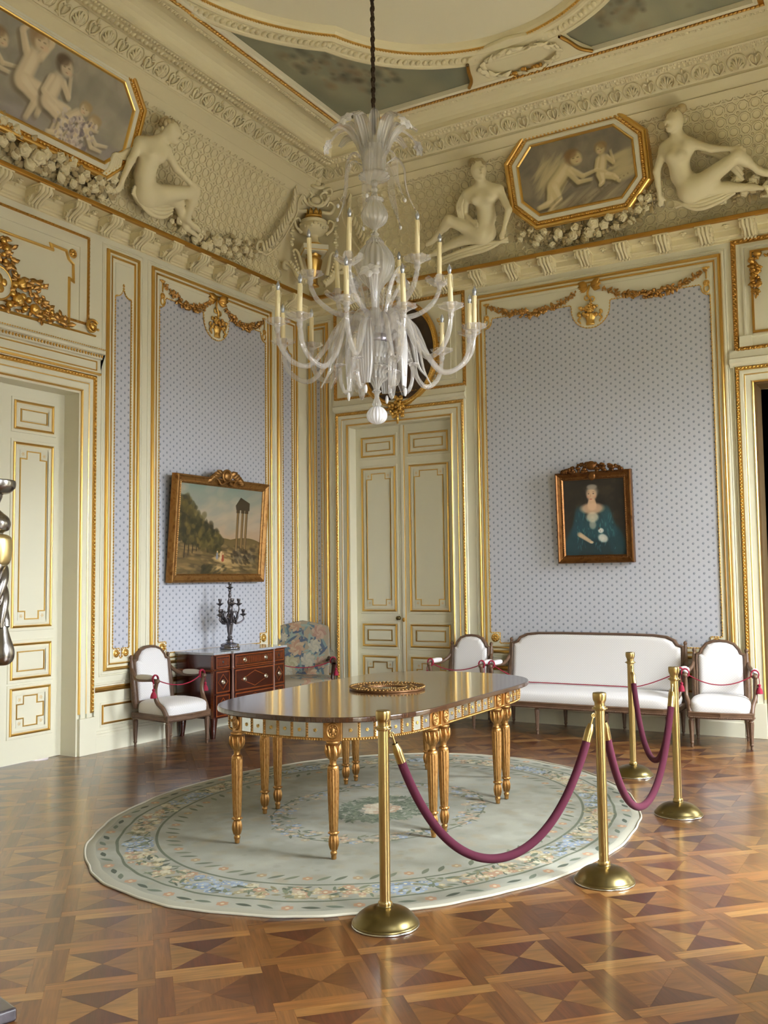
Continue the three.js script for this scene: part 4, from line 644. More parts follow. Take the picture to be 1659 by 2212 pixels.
// ------------------------------------------------------------------ glass chandelier
{
  const o = thing('glass_chandelier', 'large clear blown-glass chandelier with curling arms and cream candles above the oval table', 'chandelier'); o.position.set(3.75, 0, 4.58);
  const GL = new THREE.MeshPhysicalMaterial({ color: '#f2f0ee', roughness: 0.05, transmission: 0.77, thickness: 0, ior: 1.52 });
  const GLS = new THREE.MeshPhysicalMaterial({ color: '#e8e6e2', roughness: 0.06, transmission: 0.7, thickness: 0, ior: 1.52 });
  const GLF = new THREE.MeshPhysicalMaterial({ color: '#f6f6f8', roughness: 0.12, transmission: 0.42, thickness: 0, ior: 1.5 });
  const wax = mat('#efe0b4', 0.55), bulbM = mat('#b8bcc6', 0.12, 0.6), dark = mat('#3a2a18', 0.6, 0.3);
  // chain in its cord sleeve
  const links = []; for (let y = 4.62, k = 0; y < 6.5; y += 0.036, k++) links.push(at(new THREE.TorusGeometry(0.0135, 0.006, 6, 12), 0, y, 0, 0, k % 2 ? PI / 2 : 0, 0, 1, 1.5, 1));
  mesh('chain', [links, tube([[0, 4.6, 0], [0, 5.2, 0.004], [0, 5.9, -0.003], [0, 6.5, 0]], 0.0075, 30, 6)], dark, o);
  mesh('ceiling_hook', [lathe(smooth([[0.001, 6.47], [0.03, 6.475], [0.05, 6.49], [0.055, 6.5]], 12), 20)], MAT.giltDull, o);
  // stem
  mesh('crown_bowl', [latheRib(smooth([[0.03, 4.275], [0.085, 4.285], [0.105, 4.3], [0.1, 4.315], [0.08, 4.325], [0.076, 4.36], [0.082, 4.42], [0.09, 4.475], [0.098, 4.5]], 40), 72, 18, 0.04)], GLS, o);
  const twist = []; for (let k = 0; k < 6; k++) twist.push([0.017 + (k % 2) * 0.006, 4.275 - k * 0.02]);
  mesh('stem', [latheRib(smooth([...twist, [0.022, 4.155], [0.058, 4.15], [0.062, 4.142], [0.05, 4.13], [0.062, 4.1], [0.082, 4.065], [0.088, 4.03], [0.078, 3.995], [0.05, 3.965], [0.022, 3.945], [0.016, 3.93], [0.02, 3.915], [0.028, 3.905], [0.022, 3.895], [0.035, 3.88], [0.05, 3.862]], 90), 72, 18, 0.05),
    latheRib(smooth([[0.05, 3.862], [0.06, 3.85], [0.058, 3.84], [0.085, 3.81], [0.115, 3.765], [0.128, 3.715], [0.122, 3.66], [0.1, 3.61], [0.07, 3.57], [0.045, 3.54], [0.03, 3.5], [0.024, 3.4], [0.028, 3.3], [0.05, 3.25]], 60), 84, 20, 0.05)], GLS, o);
  mesh('lower_bowl', [latheRib(smooth([[0.05, 3.25], [0.085, 3.262], [0.096, 3.25], [0.09, 3.225], [0.082, 3.2], [0.088, 3.16], [0.094, 3.13], [0.08, 3.1], [0.07, 3.085], [0.066, 3.06]], 50), 72, 18, 0.05)], GLS, o);
  mesh('silver_collar', lathe(smooth([[0.07, 3.215], [0.1, 3.21], [0.108, 3.19], [0.104, 3.165], [0.086, 3.16]], 16), 40), mat('#9c98a4', 0.22, 0.85), o);
  mesh('ruffle', latheRib(smooth([[0.066, 3.06], [0.06, 3.04], [0.07, 3.02], [0.1, 3.0], [0.104, 2.99], [0.075, 2.975], [0.062, 2.955], [0.07, 2.93], [0.068, 2.92], [0.045, 2.905], [0.028, 2.88], [0.02, 2.85], [0.03, 2.838], [0.018, 2.825], [0.014, 2.8], [0.024, 2.77], [0.03, 2.75], [0.018, 2.735]], 80), 72, 16, 0.09), GLS, o);
  mesh('finial', [latheRib(smooth([[0.014, 2.74], [0.04, 2.728], [0.062, 2.7], [0.066, 2.672], [0.056, 2.645], [0.034, 2.628], [0.01, 2.62], [0.001, 2.619]], 40), 72, 18, 0.05)], GLF, o);
  const turn = (g, a) => g.clone().rotateY(a);
  // flower of glass petals
  const flower = (q = 0.035) => merge(Array.from({ length: 6 }, (_, k) => turn(leafSheet([[0.002, 0, 0.0005], [q * 0.5, q * 0.25, 0], [q, q * 0.15, 0], [q * 1.25, -q * 0.1, 0]], (t) => q * (0.12 + 0.42 * Math.sin(PI * Math.min(0.93, t))), 0.002, 2, 0.4, 8, 6), k * PI / 3)));
  // crown leaves: rising and falling
  const hook = merge([taper([[0.07, 4.5, 0], [0.11, 4.6, 0], [0.19, 4.66, 0], [0.27, 4.63, 0], [0.315, 4.57, 0]], (t) => 0.016 * (1 - 0.55 * t), 24, 10)]);
  for (let k = 0; k < 14; k++) {
    const a = k / 14 * TAU + 0.35, m = mesh('crown_leaf', turn(leafSheet((k % 2 ? [[0.07, 4.47, 0], [0.085, 4.58, 0], [0.115, 4.66, 0], [0.15, 4.7, 0], [0.19, 4.69, 0]] : [[0.075, 4.47, 0], [0.11, 4.57, 0], [0.17, 4.64, 0], [0.24, 4.65, 0], [0.3, 4.6, 0]]), (t) => 0.012 + 0.032 * Math.sin(PI * (0.15 + 0.8 * t)), 0.005, 5, 0.5, 22, 16), a), GLS, o);
  }
  for (let k = 0; k < 5; k++) { const a = k / 5 * TAU + 0.9, m = mesh('crown_branch', turn(hook, a), GL, o), f = mesh('glass_flower', turn(flower(0.045).rotateZ(-1.1).translate(0.33, 4.555 + (k % 2) * 0.02, 0), a), GLF, m); }
  for (let k = 0; k < 7; k++) { const a = k / 7 * TAU + 0.6, f = rr(0.95, 1.12); const m = mesh('drooping_leaf', turn(leafSheet([[0.085, 4.4, 0], [0.15, 4.44, 0], [0.205, 4.37, 0], [0.215, 4.25, 0], [0.245 * f, 4.14, 0], [0.285 * f, 4.06, 0]], (t) => 0.005 + 0.026 * Math.sin(PI * Math.min(1, 0.1 + t * 0.9)) ** 1.5, 0.004, 4, 0.35, 28, 14), a), GL, o); mesh('glass_drop', turn(ball(0.287 * f, 4.05, 0, 0.011, 0.015, 0.011, 8), a), GLF, m); }
  // arms with drip pans, candles and bulbs
  const panG = (q) => latheRib(smooth([[0.012, -0.035], [0.018, -0.02], [0.03, -0.008], [0.05, 0.004], [0.07, 0.012], [0.085, 0.026]].map(([r, y]) => [r * q, y * q]), 24), 64, 8, 0.1);
  const flowerPan = merge(Array.from({ length: 6 }, (_, k) => turn(leafSheet([[0.012, -0.03, 0], [0.035, -0.012, 0], [0.06, 0.002, 0], [0.092, 0.024, 0]], (t) => 0.01 + 0.026 * Math.sin(PI * (0.2 + 0.62 * t)), 0.003, 3, 0.35, 10, 10), k * PI / 3)));
  const cup = latheRib(smooth([[0.004, -0.06], [0.014, -0.05], [0.02, -0.035], [0.016, -0.02], [0.019, 0.0], [0.022, 0.03], [0.025, 0.042]], 30), 32, 10, 0.06);
  const candleG = (h) => merge([lathe([[0.001, 0], [0.017, 0], [0.018, 0.006], [0.0165, 0.02], [0.0158, h * 0.6], [0.015, h], [0.001, h + 0.001]], 16), taper([[0.014, h, 0.004], [0.017, h * 0.8, 0.005], [0.017, h * 0.6, 0.004]], (t) => 0.004 * (1 - 0.6 * t), 6, 5)]);
  const bulbG = merge([lathe([[0.008, 0], [0.0095, 0.004], [0.009, 0.012]], 12), lathe(smooth([[0.009, 0.012], [0.0135, 0.026], [0.0125, 0.04], [0.006, 0.055], [0.001, 0.066]], 20), 14)]);
  const arm = (path, a, cx, cy, hc, q, fl) => {
    const c = curve(path), m = mesh('arm', turn(taperRib(c, (t) => 0.0185 - 0.004 * t), a), GL, o);
    const X = cx * Math.cos(a), Z = -cx * Math.sin(a), tilt = rr(-0.035, 0.035);
    const put = (name, g, ma, y, r = 0) => { const e = mesh(name, g, ma, m); e.position.set(X, y, Z); e.rotation.z = r; return e; };
    put('drip_pan', merge([fl ? flowerPan : panG(q), cup]), GL, cy); put('candle', candleG(hc), wax, cy + 0.005, tilt);
    const b = put('bulb', bulbG, bulbM, cy + 0.005 + hc * Math.cos(tilt), tilt); b.position.x -= Math.sin(tilt) * hc;
  };
  function taperRib(c, rad) { const g = taper(c, rad, 48, 16); const p = g.attributes.position, n = g.attributes.normal; for (let i = 0; i < p.count; i++) { const j = i % 17, k = Math.floor(i / 17), s = 0.0016 * Math.cos(j / 16 * TAU * 5 + k * 0.55); p.setXYZ(i, p.getX(i) + n.getX(i) * s, p.getY(i) + n.getY(i) * s, p.getZ(i) + n.getZ(i) * s); } g.computeVertexNormals(); return g; }
  // directions are measured from the camera's right-hand side
  const base = -30.24 * PI / 180;
  const dirA = (deg) => -(deg * PI / 180) + 0.528;   // world yaw of local +x
  for (let k = 0; k < 6; k++) { const a = dirA(-8 + 60 * k); arm([[0.05, 3.24, 0], [0.09, 3.33, 0], [0.17, 3.34, 0], [0.29, 3.37, 0], [0.39, 3.45, 0], [0.43, 3.53, 0], [0.435, 3.585, 0]], a, 0.435, 3.6, 0.26, 1, k % 2 === 0); }
  for (let k = 0; k < 12; k++) {
    const a = dirA(15 + 30 * k), f = k % 2 ? 0.03 : -0.02;
    arm([[0.075, 3.2, 0], [0.12, 3.29, 0], [0.19, 3.31, 0], [0.27, 3.24, 0], [0.36, 3.06 + f, 0], [0.46, 2.96 + f, 0], [0.57, 2.99 + f, 0], [0.64, 3.08 + f, 0], [0.66, 3.2 + f, 0]], a, 0.66, 3.225 + f, 0.215, 0.95, false);
  }
  // big curling leaves between the arms, and the hanging ones
  for (let k = 0; k < 12; k++) {
    const a = dirA(30 * k), s = k % 2;
    mesh('curling_leaf', turn(leafSheet([[0.07, 3.2, 0], [0.11, 3.32, 0], [0.18, 3.36, 0], [0.25, 3.29, 0], [0.29, 3.15, 0], [0.32, 2.98, 0], [0.37, 2.87 + 0.03 * s, 0]], (t) => 0.006 + 0.032 * Math.sin(PI * Math.min(0.97, 0.08 + t * 0.9)), 0.004, 5, 0.4, 28, 12), a), GL, o);
    if (s) mesh('rising_leaf', turn(leafSheet([[0.04, 3.28, 0], [0.07, 3.42, 0], [0.1, 3.56, 0], [0.16, 3.66, 0], [0.215, 3.665, 0]], (t) => 0.008 + 0.032 * Math.sin(PI * Math.min(0.95, 0.1 + t * 0.85)), 0.004, 4, 0.5, 22, 10), a + 0.2), GL, o);
    else { const m = mesh('hanging_loop', turn(taper([[0.08, 3.17, 0], [0.15, 3.22, 0], [0.19, 3.1, 0], [0.175, 2.93, 0], [0.2, 2.83, 0], [0.235, 2.9, 0], [0.24, 3.0, 0]], (t) => 0.016 - 0.004 * t, 34, 10), a), GL, o); mesh('glass_flower', turn(flower(0.035).translate(0.245, 3.02, 0), a), GLF, m); }
  }
  for (let k = 0; k < 3; k++) { const a = dirA(100 + 120 * k), m = mesh('flower_branch', turn(taper([[0.06, 3.28, 0], [0.1, 3.42, 0], [0.15, 3.53, 0], [0.19, 3.585, 0]], (t) => 0.012, 18, 8), a), GL, o); mesh('glass_flower', turn(flower(0.06).rotateZ(-0.9).translate(0.2, 3.6, 0), a), GLF, m); }
  for (let k = 0; k < 4; k++) { const a = dirA(20 + 90 * k), m = mesh('shell_leaf', turn(leafSheet([[0.16, 3.3, 0], [0.2, 3.24, 0], [0.21, 3.1, 0], [0.205, 2.95, 0], [0.2, 2.86, 0]], (t) => 0.02 + 0.04 * Math.sin(PI * Math.min(0.9, 0.1 + t * 0.8)), 0.006, 6, 0.3, 22, 18), a), GLF, o); mesh('glass_drop', turn(ball(0.2, 2.82, 0, 0.012, 0.03, 0.012, 8), a), GLF, m); }
}

// ------------------------------------------------------------------ seat furniture
function pillow(w, h, d, e1 = 0.45, e2 = 0.4, n = 28, m = 16) { // superellipsoid cushion, half sizes
  const pos = [], uv = [], idx = [], sp = (v, e) => Math.sign(v) * Math.abs(v) ** e;
  for (let i = 0; i <= m; i++) for (let j = 0; j <= n; j++) { const a = -PI / 2 + i / m * PI, b = j / n * TAU, x = w * sp(Math.cos(a), e1) * sp(Math.cos(b), e2), y = h * sp(Math.sin(a), e1), z = d * sp(Math.cos(a), e1) * sp(Math.sin(b), e2); pos.push(x, y, z); uv.push(x, z + y); }
  for (let i = 0; i < m; i++) for (let j = 0; j < n; j++) { const a = i * (n + 1) + j, b = a + n + 1; idx.push(a, b, a + 1, b, b + 1, a + 1); }
  const g = new THREE.BufferGeometry(); g.setAttribute('position', new THREE.Float32BufferAttribute(pos, 3)); g.setAttribute('uv', new THREE.Float32BufferAttribute(uv, 2)); g.setIndex(idx); g.computeVertexNormals(); return g;
}
const latTex = canvasTex(64, 64, (c) => { c.fillStyle = '#dad7d6'; c.fillRect(0, 0, 64, 64); c.strokeStyle = '#c9c7ca'; c.lineWidth = 5; c.beginPath(); c.moveTo(0, 0); c.lineTo(64, 64); c.moveTo(64, 0); c.lineTo(0, 64); c.stroke(); c.fillStyle = '#e2e0e0'; c.beginPath(); c.arc(32, 0, 7, 0, TAU); c.arc(32, 64, 7, 0, TAU); c.fill(); });
const SILK = mat('#ffffff', 0.62, 0, { map: rep(latTex, 40, 40), sheen: 0.35, sheenColor: new THREE.Color('#ffffff'), sheenRoughness: 0.5 });
const LINEN = mat('#b9b2a6', 0.8);
const CHAIRWOOD = mat('#7a5c46', 0.42, 0, { map: rep(woodTex, 3, 3) });
const WINE = mat('#8c1030', 0.8, 0, { sheen: 0.6, sheenColor: new THREE.Color('#d85a7c') });
// white upholstered armchair or sofa; front is +z, w: width, d: depth, h: height, legs: x of the front legs
function seatPiece(o, { w = 0.58, d = 0.54, h = 0.96, sh = 0.33, cush = 0.075, flat = 0, legs = null, back = 0.46, fabric = SILK, padMat = LINEN }) {
  const hw = w / 2, hb = back / 2, zb = -d / 2, zf = d / 2, wood = CHAIRWOOD;
  // seat rail, bowed at the front
  const railPath = [[-hb - 0.02, zb], [hb + 0.02, zb], [hw, zf - 0.06], [hw - 0.02, zf - 0.015], ...(flat ? [[hw - 0.1, zf]] : []), [0, zf + 0.02], ...(flat ? [[-hw + 0.1, zf]] : []), [-hw + 0.02, zf - 0.015], [-hw, zf - 0.06]];
  const lay = (g, y) => g.applyMatrix4(new THREE.Matrix4().makeBasis(V3(1, 0, 0), V3(0, 0, -1), V3(0, 1, 0))).translate(0, y, 0), neg = railPath.map(([x, z]) => [x, -z]).reverse();
  mesh('seat_rail', [lay(mould(neg, [[-0.03, 0], [0, 0], [0.006, 0.012], [0.002, 0.02], [0.004, 0.045], [0.008, 0.052], [0.004, 0.06], [-0.03, 0.06]]), sh - 0.06), lay(string(neg, 0.016, beadU(0.006, 0.006, 0.005), true, 0.006, 0.012).rotateX(0), sh - 0.06)], wood, o);
  const cw = (hw + hb) / 2 - 0.004, cg = pillow(cw, cush, d / 2 - 0.012, 0.5, flat ? 0.18 : 0.3, 40, 16).translate(0, sh + 0.03, 0.0), p = cg.attributes.position;
  for (let i = 0; i < p.count; i++) { const z = p.getZ(i), k = 1 + (z / d) * 2 * ((hw - hb) / (hw + hb)) * 0.9; p.setX(i, p.getX(i) * k); if (p.getY(i) > sh + 0.03) p.setY(i, p.getY(i) + 0.03 * Math.max(0, 1 - (2 * z / d) ** 2)); } cg.computeVertexNormals();
  mesh('seat_cushion', cg, fabric, o);
  // back: arched frame, padded panel, posts
  const t = -0.13, y0 = sh + 0.085, top = h, sh2 = top - (flat ? 0.12 : 0.135), half = flat
    ? [[hb, y0], [hb, sh2 - 0.04], [hb - 0.005, sh2], [hb - 0.06, sh2 + 0.02], [hb - 0.09, sh2 + 0.065], [hb - 0.17, top - 0.02], [hb - 0.3, top - 0.005], [hb * 0.4, top]]
    : [[hb, y0], [hb, sh2 - 0.04], [hb - 0.004, sh2], [hb - 0.035, sh2 + 0.012], [hb - 0.05, sh2 + 0.05], [hb * 0.58, top - 0.03], [hb * 0.3, top - 0.006], [0.0, top]];
  const bp = [...half, ...half.slice(0, flat ? undefined : -1).reverse().map(([x, y]) => [-x, y])], B = new THREE.Group(); B.name = 'backrest'; B.position.set(0, y0, zb + 0.02); B.rotation.x = t; o.add(B);
  const local = bp.map(([x, y]) => [x, y - y0]);
  mesh('back_frame', [mould(local, [[-0.03, 0], [-0.028, 0.02], [-0.014, 0.03], [0.002, 0.028], [0.008, 0.014], [0.008, -0.012], [0.002, -0.02], [-0.03, -0.02]]), mould(local, [[-0.014, 0.03], [-0.01, 0.036], [-0.004, 0.036], [0, 0.03]]), ...[-1, 1].map((s) => [lathe(smooth([[0.001, sh2 - y0 + 0.06], [0.014, sh2 - y0 + 0.052], [0.02, sh2 - y0 + 0.035], [0.014, sh2 - y0 + 0.018], [0.018, sh2 - y0], [0.02, -0.05], [0.001, -0.05]], 24), 12).translate(s * (hb + 0.012), 0, 0.004)]).flat()], wood, B);
  const inset = local.map(([x, y]) => [x * (1 - 0.02 / hb), y * 0.955 + 0.012]);
  const pad = new THREE.ExtrudeGeometry(shapeOf(inset), { depth: 0.012, bevelEnabled: true, bevelSize: 0.05, bevelThickness: 0.034, bevelSegments: 6, bevelOffset: -0.055 });
  mesh('back_pad', metreUV(pad).translate(0, 0, 0.004), fabric, B);
  // arms with pads, scrolled ends and curved supports
  const ay = sh + 0.33, ax = hw + 0.015;
  for (const s of [-1, 1]) {
    const A = mesh('arm', [taper([[s * (hb + 0.012), ay + 0.13, zb - 0.055], [s * (hb + 0.03), ay + 0.05, zb + 0.02], [s * ax, ay, zb + 0.12], [s * (ax + 0.01), ay + 0.004, 0.06], [s * (ax + 0.005), ay - 0.004, 0.13]], (q) => 0.017 + 0.004 * Math.sin(q * PI), 26, 10), ball(s * (ax + 0.005), ay - 0.006, 0.14, 0.026, 0.024, 0.024, 12), taper([[s * (ax + 0.005), ay - 0.01, 0.135], [s * (ax + 0.004), ay - 0.1, 0.11], [s * ax, ay - 0.2, 0.13], [s * (hw - 0.01), sh + 0.06, zf - 0.08], [s * (hw - 0.02), sh - 0.01, zf - 0.045]], (q) => 0.019 + 0.005 * q, 26, 10)], wood, o);
    mesh('arm_pad', at(pillow(0.03, 0.026, 0.115, 0.7, 0.6, 20, 12), s * (ax + 0.004), ay + 0.024, -0.035), padMat, A);
  }
  // fluted tapering legs
  const leg = merge([rbox(-0.027, 0.027, sh - 0.062, sh + 0.002, -0.027, 0.027, 0.004, 1), lathe(smooth([[0.022, sh - 0.062], [0.02, sh - 0.072], [0.026, sh - 0.08], [0.025, sh - 0.09]], 12), 16), latheRib([[0.025, sh - 0.09, 0], [0.024, sh - 0.1, 1], [0.015, 0.06, 1], [0.014, 0.052, 0]], 32, 8, 0.09), lathe(smooth([[0.014, 0.054], [0.018, 0.048], [0.016, 0.036], [0.012, 0.03], [0.011, 0], [0.001, 0]], 16), 14)]);
  for (const x of legs || [-hw + 0.03, hw - 0.03]) { const m = mesh('leg', leg, wood, o); m.position.set(x, 0, zf - 0.04); }
  for (const x of flat ? [-hb + 0.02, -hb * 0.34, hb * 0.34, hb - 0.02] : [-hb, hb]) { const m = mesh('leg', leg, wood, o); m.position.set(x, 0, zb + 0.02); }
  return { ay, ax };
}
// wine-red cord tied from arm to arm
function barrierCord(host, label, { ay, ax }, sag, sagZ, tassels, tight = false) {
  const o = thing('barrier_cord', label, 'cord', 'wine-red cords tied across the seats'); o.position.copy(host.position); o.rotation.copy(host.rotation);
  const pts = []; for (let k = 0; k <= 14; k++) { const s = k / 14, u = 2 * s - 1, f = tight ? Math.min(1, Math.max(0, (Math.abs(u) - 0.55) / 0.45)) ** 1.4 : u * u; pts.push([ax * u, ay + 0.01 - sag * (1 - f), 0.11 + sagZ * (1 - f)]); }
  mesh('cord', tube(pts, 0.0055, 50, 6), WINE, o);
  for (const s of [-1, 1]) mesh('knot', [at(new THREE.TorusGeometry(0.034, 0.006, 6, 18), s * (ax + 0.004), ay + 0.012, 0.105, 0, 0, 0, 1, 1.15, 1), at(new THREE.TorusGeometry(0.034, 0.006, 6, 18), s * (ax + 0.004), ay + 0.012, 0.118, 0, 0, 0, 1, 1.12, 1)], WINE, o);
  for (const s of tassels) mesh('tassel', [tube([[s * (ax + 0.034), ay, 0.11], [s * (ax + 0.04), ay - 0.05, 0.125], [s * (ax + 0.038), ay - 0.075, 0.125]], 0.004, 10, 5), latheRib(smooth([[0.001, 0.0], [0.012, -0.006], [0.014, -0.018], [0.01, -0.026], [0.022, -0.05], [0.03, -0.085], [0.028, -0.09], [0.001, -0.088]], 26), 36, 12, 0.06).translate(s * (ax + 0.038), ay - 0.072, 0.125)], WINE, o);
}
{
  const c1 = thing('armchair', 'white upholstered armchair with dark carved frame, beside the inlaid commode', 'chair', 'white armchairs'); c1.position.set(0.36, 0, 2.88); c1.rotation.y = PI / 2 - 0.06;
  const k = seatPiece(c1, {}); barrierCord(c1, 'wine-red cord with a tassel tied across the armchair beside the commode', k, 0.075, 0.03, [-1, 1]);
  const c2 = thing('armchair', 'white upholstered armchair between the double door and the sofa', 'chair', 'white armchairs'); c2.position.set(2.34, 0, 0.46); seatPiece(c2, { padMat: SILK }); barrierCord(c2, 'wine-red cord tied across the armchair between the double door and the sofa', k, 0.07, 0.03, [-1, 1]);
  const c3 = thing('armchair', 'white upholstered armchair between the sofa and the door standing ajar', 'chair', 'white armchairs'); c3.position.set(5.085, 0, 0.49); c3.rotation.y = 0.16; seatPiece(c3, { padMat: SILK }); barrierCord(c3, 'wine-red cord with tassels tied across the armchair by the door standing ajar', k, 0.1, 0.03, [-1, 1]);
  const s = thing('sofa', 'long white upholstered sofa with a dark carved frame against the dotted silk panel', 'sofa'); s.position.set(3.74, 0, 0.44);
  const q = seatPiece(s, { w: 1.93, back: 1.86, d: 0.62, h: 1.0, flat: 1, legs: [-0.9, -0.42, 0.3, 0.9], padMat: SILK }); barrierCord(s, 'wine-red cord stretched across the long white sofa', q, 0.16, 0.05, [], true);
}
// tapestry armchair in the corner
{
  const o = thing('tapestry_armchair', 'high-backed armchair covered in blue and cream floral tapestry, in the room corner', 'chair'); o.position.set(0.40, 0, 0.70); o.rotation.y = 0.61;
  const tap = canvasTex(512, 512, (c, w, h) => {
    c.fillStyle = '#8f836c'; c.fillRect(0, 0, w, h); let s = 9; const r = () => (s = (s * 16807) % 2147483647) / 2147483647;
    for (let i = 0; i < 90; i++) { c.save(); c.translate(w * (0.12 + 0.76 * r()), h * (0.12 + 0.8 * r())); c.rotate(r() * 6.3); c.fillStyle = ['#33556a', '#2a4560', '#5c7d80', '#7a938a', '#24395c'][i % 5]; c.beginPath(); c.moveTo(-60, 0); c.quadraticCurveTo(0, -26, 60, 0); c.quadraticCurveTo(0, 18, -60, 0); c.fill(); c.restore(); }
    const fl = (x, y, q, cols) => { for (let k = 5; k > 0; k--) for (let j = 0; j < 8; j++) { const a = j / 8 * TAU + k, d = q * k / 6; c.fillStyle = cols[(k + j) % cols.length]; c.beginPath(); c.ellipse(x + d * Math.cos(a), y + d * Math.sin(a), q * 0.28, q * 0.22, a, 0, TAU); c.fill(); } };
    const P = ['#b39a7a', '#a98566', '#a07258'], Wt = ['#a8a592', '#9a9c8e', '#b2ae98'], Q = ['#a07c6a', '#946a5c', '#ae907a'];
    fl(190, 60, 52, P); fl(400, 120, 62, Q); fl(200, 250, 66, P); fl(90, 160, 36, Wt); fl(360, 240, 56, Wt); fl(300, 360, 60, Wt); fl(150, 380, 60, ['#a29c78', '#aea886', '#94906c']); fl(410, 380, 50, Q); fl(120, 460, 44, Wt); fl(330, 470, 50, P);
    c.fillStyle = 'rgba(122,110,92,0.38)'; c.fillRect(0, 0, w, h);
    for (let i = 0; i < 9000; i++) { c.fillStyle = `rgba(${i % 2 ? '240,230,210' : '30,30,40'},0.06)`; c.fillRect(r() * w, r() * h, 3, 1); }
  });
  const TAP = mat('#ffffff', 0.9, 0, { map: rep(tap, 1 / 0.7, 1 / 0.72) }), wood = mat('#4a2c1c', 0.35, 0, { map: rep(woodTex, 3) });
  const half = [[0.31, 0], [0.325, 0.2], [0.325, 0.52], [0.31, 0.6], [0.24, 0.625], [0.12, 0.655], [0, 0.675]], bp = [...half, ...half.slice(0, -1).reverse().map(([x, y]) => [-x, y])];
  const B = new THREE.Group(); B.name = 'backrest'; B.position.set(0, 0.43, -0.26); B.rotation.x = -0.14; o.add(B);
  const pg = metreUV(new THREE.ExtrudeGeometry(shapeOf(bp), { depth: 0.05, bevelEnabled: true, bevelSize: 0.022, bevelThickness: 0.022, bevelSegments: 4, bevelOffset: -0.022 })), u = pg.attributes.uv; for (let i = 0; i < u.count; i++) u.setXY(i, u.getX(i) + 0.35, u.getY(i) + 0.02);
  mesh('tapestry_back', pg, TAP, B); mesh('back_board', plate(bp.map(([x, y]) => [x * 1.01, y * 1.005]), 0.02, 0.004).translate(0, 0, -0.03), wood, B);
  const sg = pillow(0.34, 0.075, 0.32, 0.4, 0.3, 40, 16).translate(0, 0.39, 0.02), su = sg.attributes.uv; for (let i = 0; i < su.count; i++) su.setXY(i, su.getX(i) + 0.2, su.getY(i) + 0.33);
  mesh('tapestry_seat', sg, TAP, o);
  mesh('seat_rail', [rbox(-0.34, 0.34, 0.29, 0.35, -0.29, 0.34, 0.012, 2)], wood, o);
  for (const s of [-1, 1]) mesh('arm', [taper([[s * 0.31, 0.66, -0.25], [s * 0.335, 0.64, -0.12], [s * 0.35, 0.65, 0.05], [s * 0.36, 0.645, 0.15], [s * 0.36, 0.615, 0.19]], (q) => 0.022 + 0.008 * q, 24, 10), taper([[s * 0.36, 0.62, 0.18], [s * 0.355, 0.54, 0.12], [s * 0.345, 0.45, 0.12], [s * 0.335, 0.33, 0.18]], (q) => 0.022, 20, 10)], wood, o);
  const leg = merge([taper([[0, 0.3, 0], [0.03, 0.24, 0.03], [0.01, 0.1, 0.01], [0, 0.03, 0], [0.015, 0.008, 0.015]], (q) => 0.034 - 0.02 * Math.min(1, q * 1.3) + (q > 0.85 ? 0.004 : 0), 20, 10)]);
  for (const [x, z, a] of [[0.3, 0.29, 0], [-0.3, 0.29, -PI / 2], [0.3, -0.24, PI / 2], [-0.3, -0.24, PI]]) { const m = mesh('leg', leg, wood, o); m.position.set(x, 0, z); m.rotation.y = a; }
  barrierCord(o, 'wine-red cord with a tassel tied across the tapestry armchair', { ay: 0.64, ax: 0.35 }, 0.075, 0.02, [1]);
}
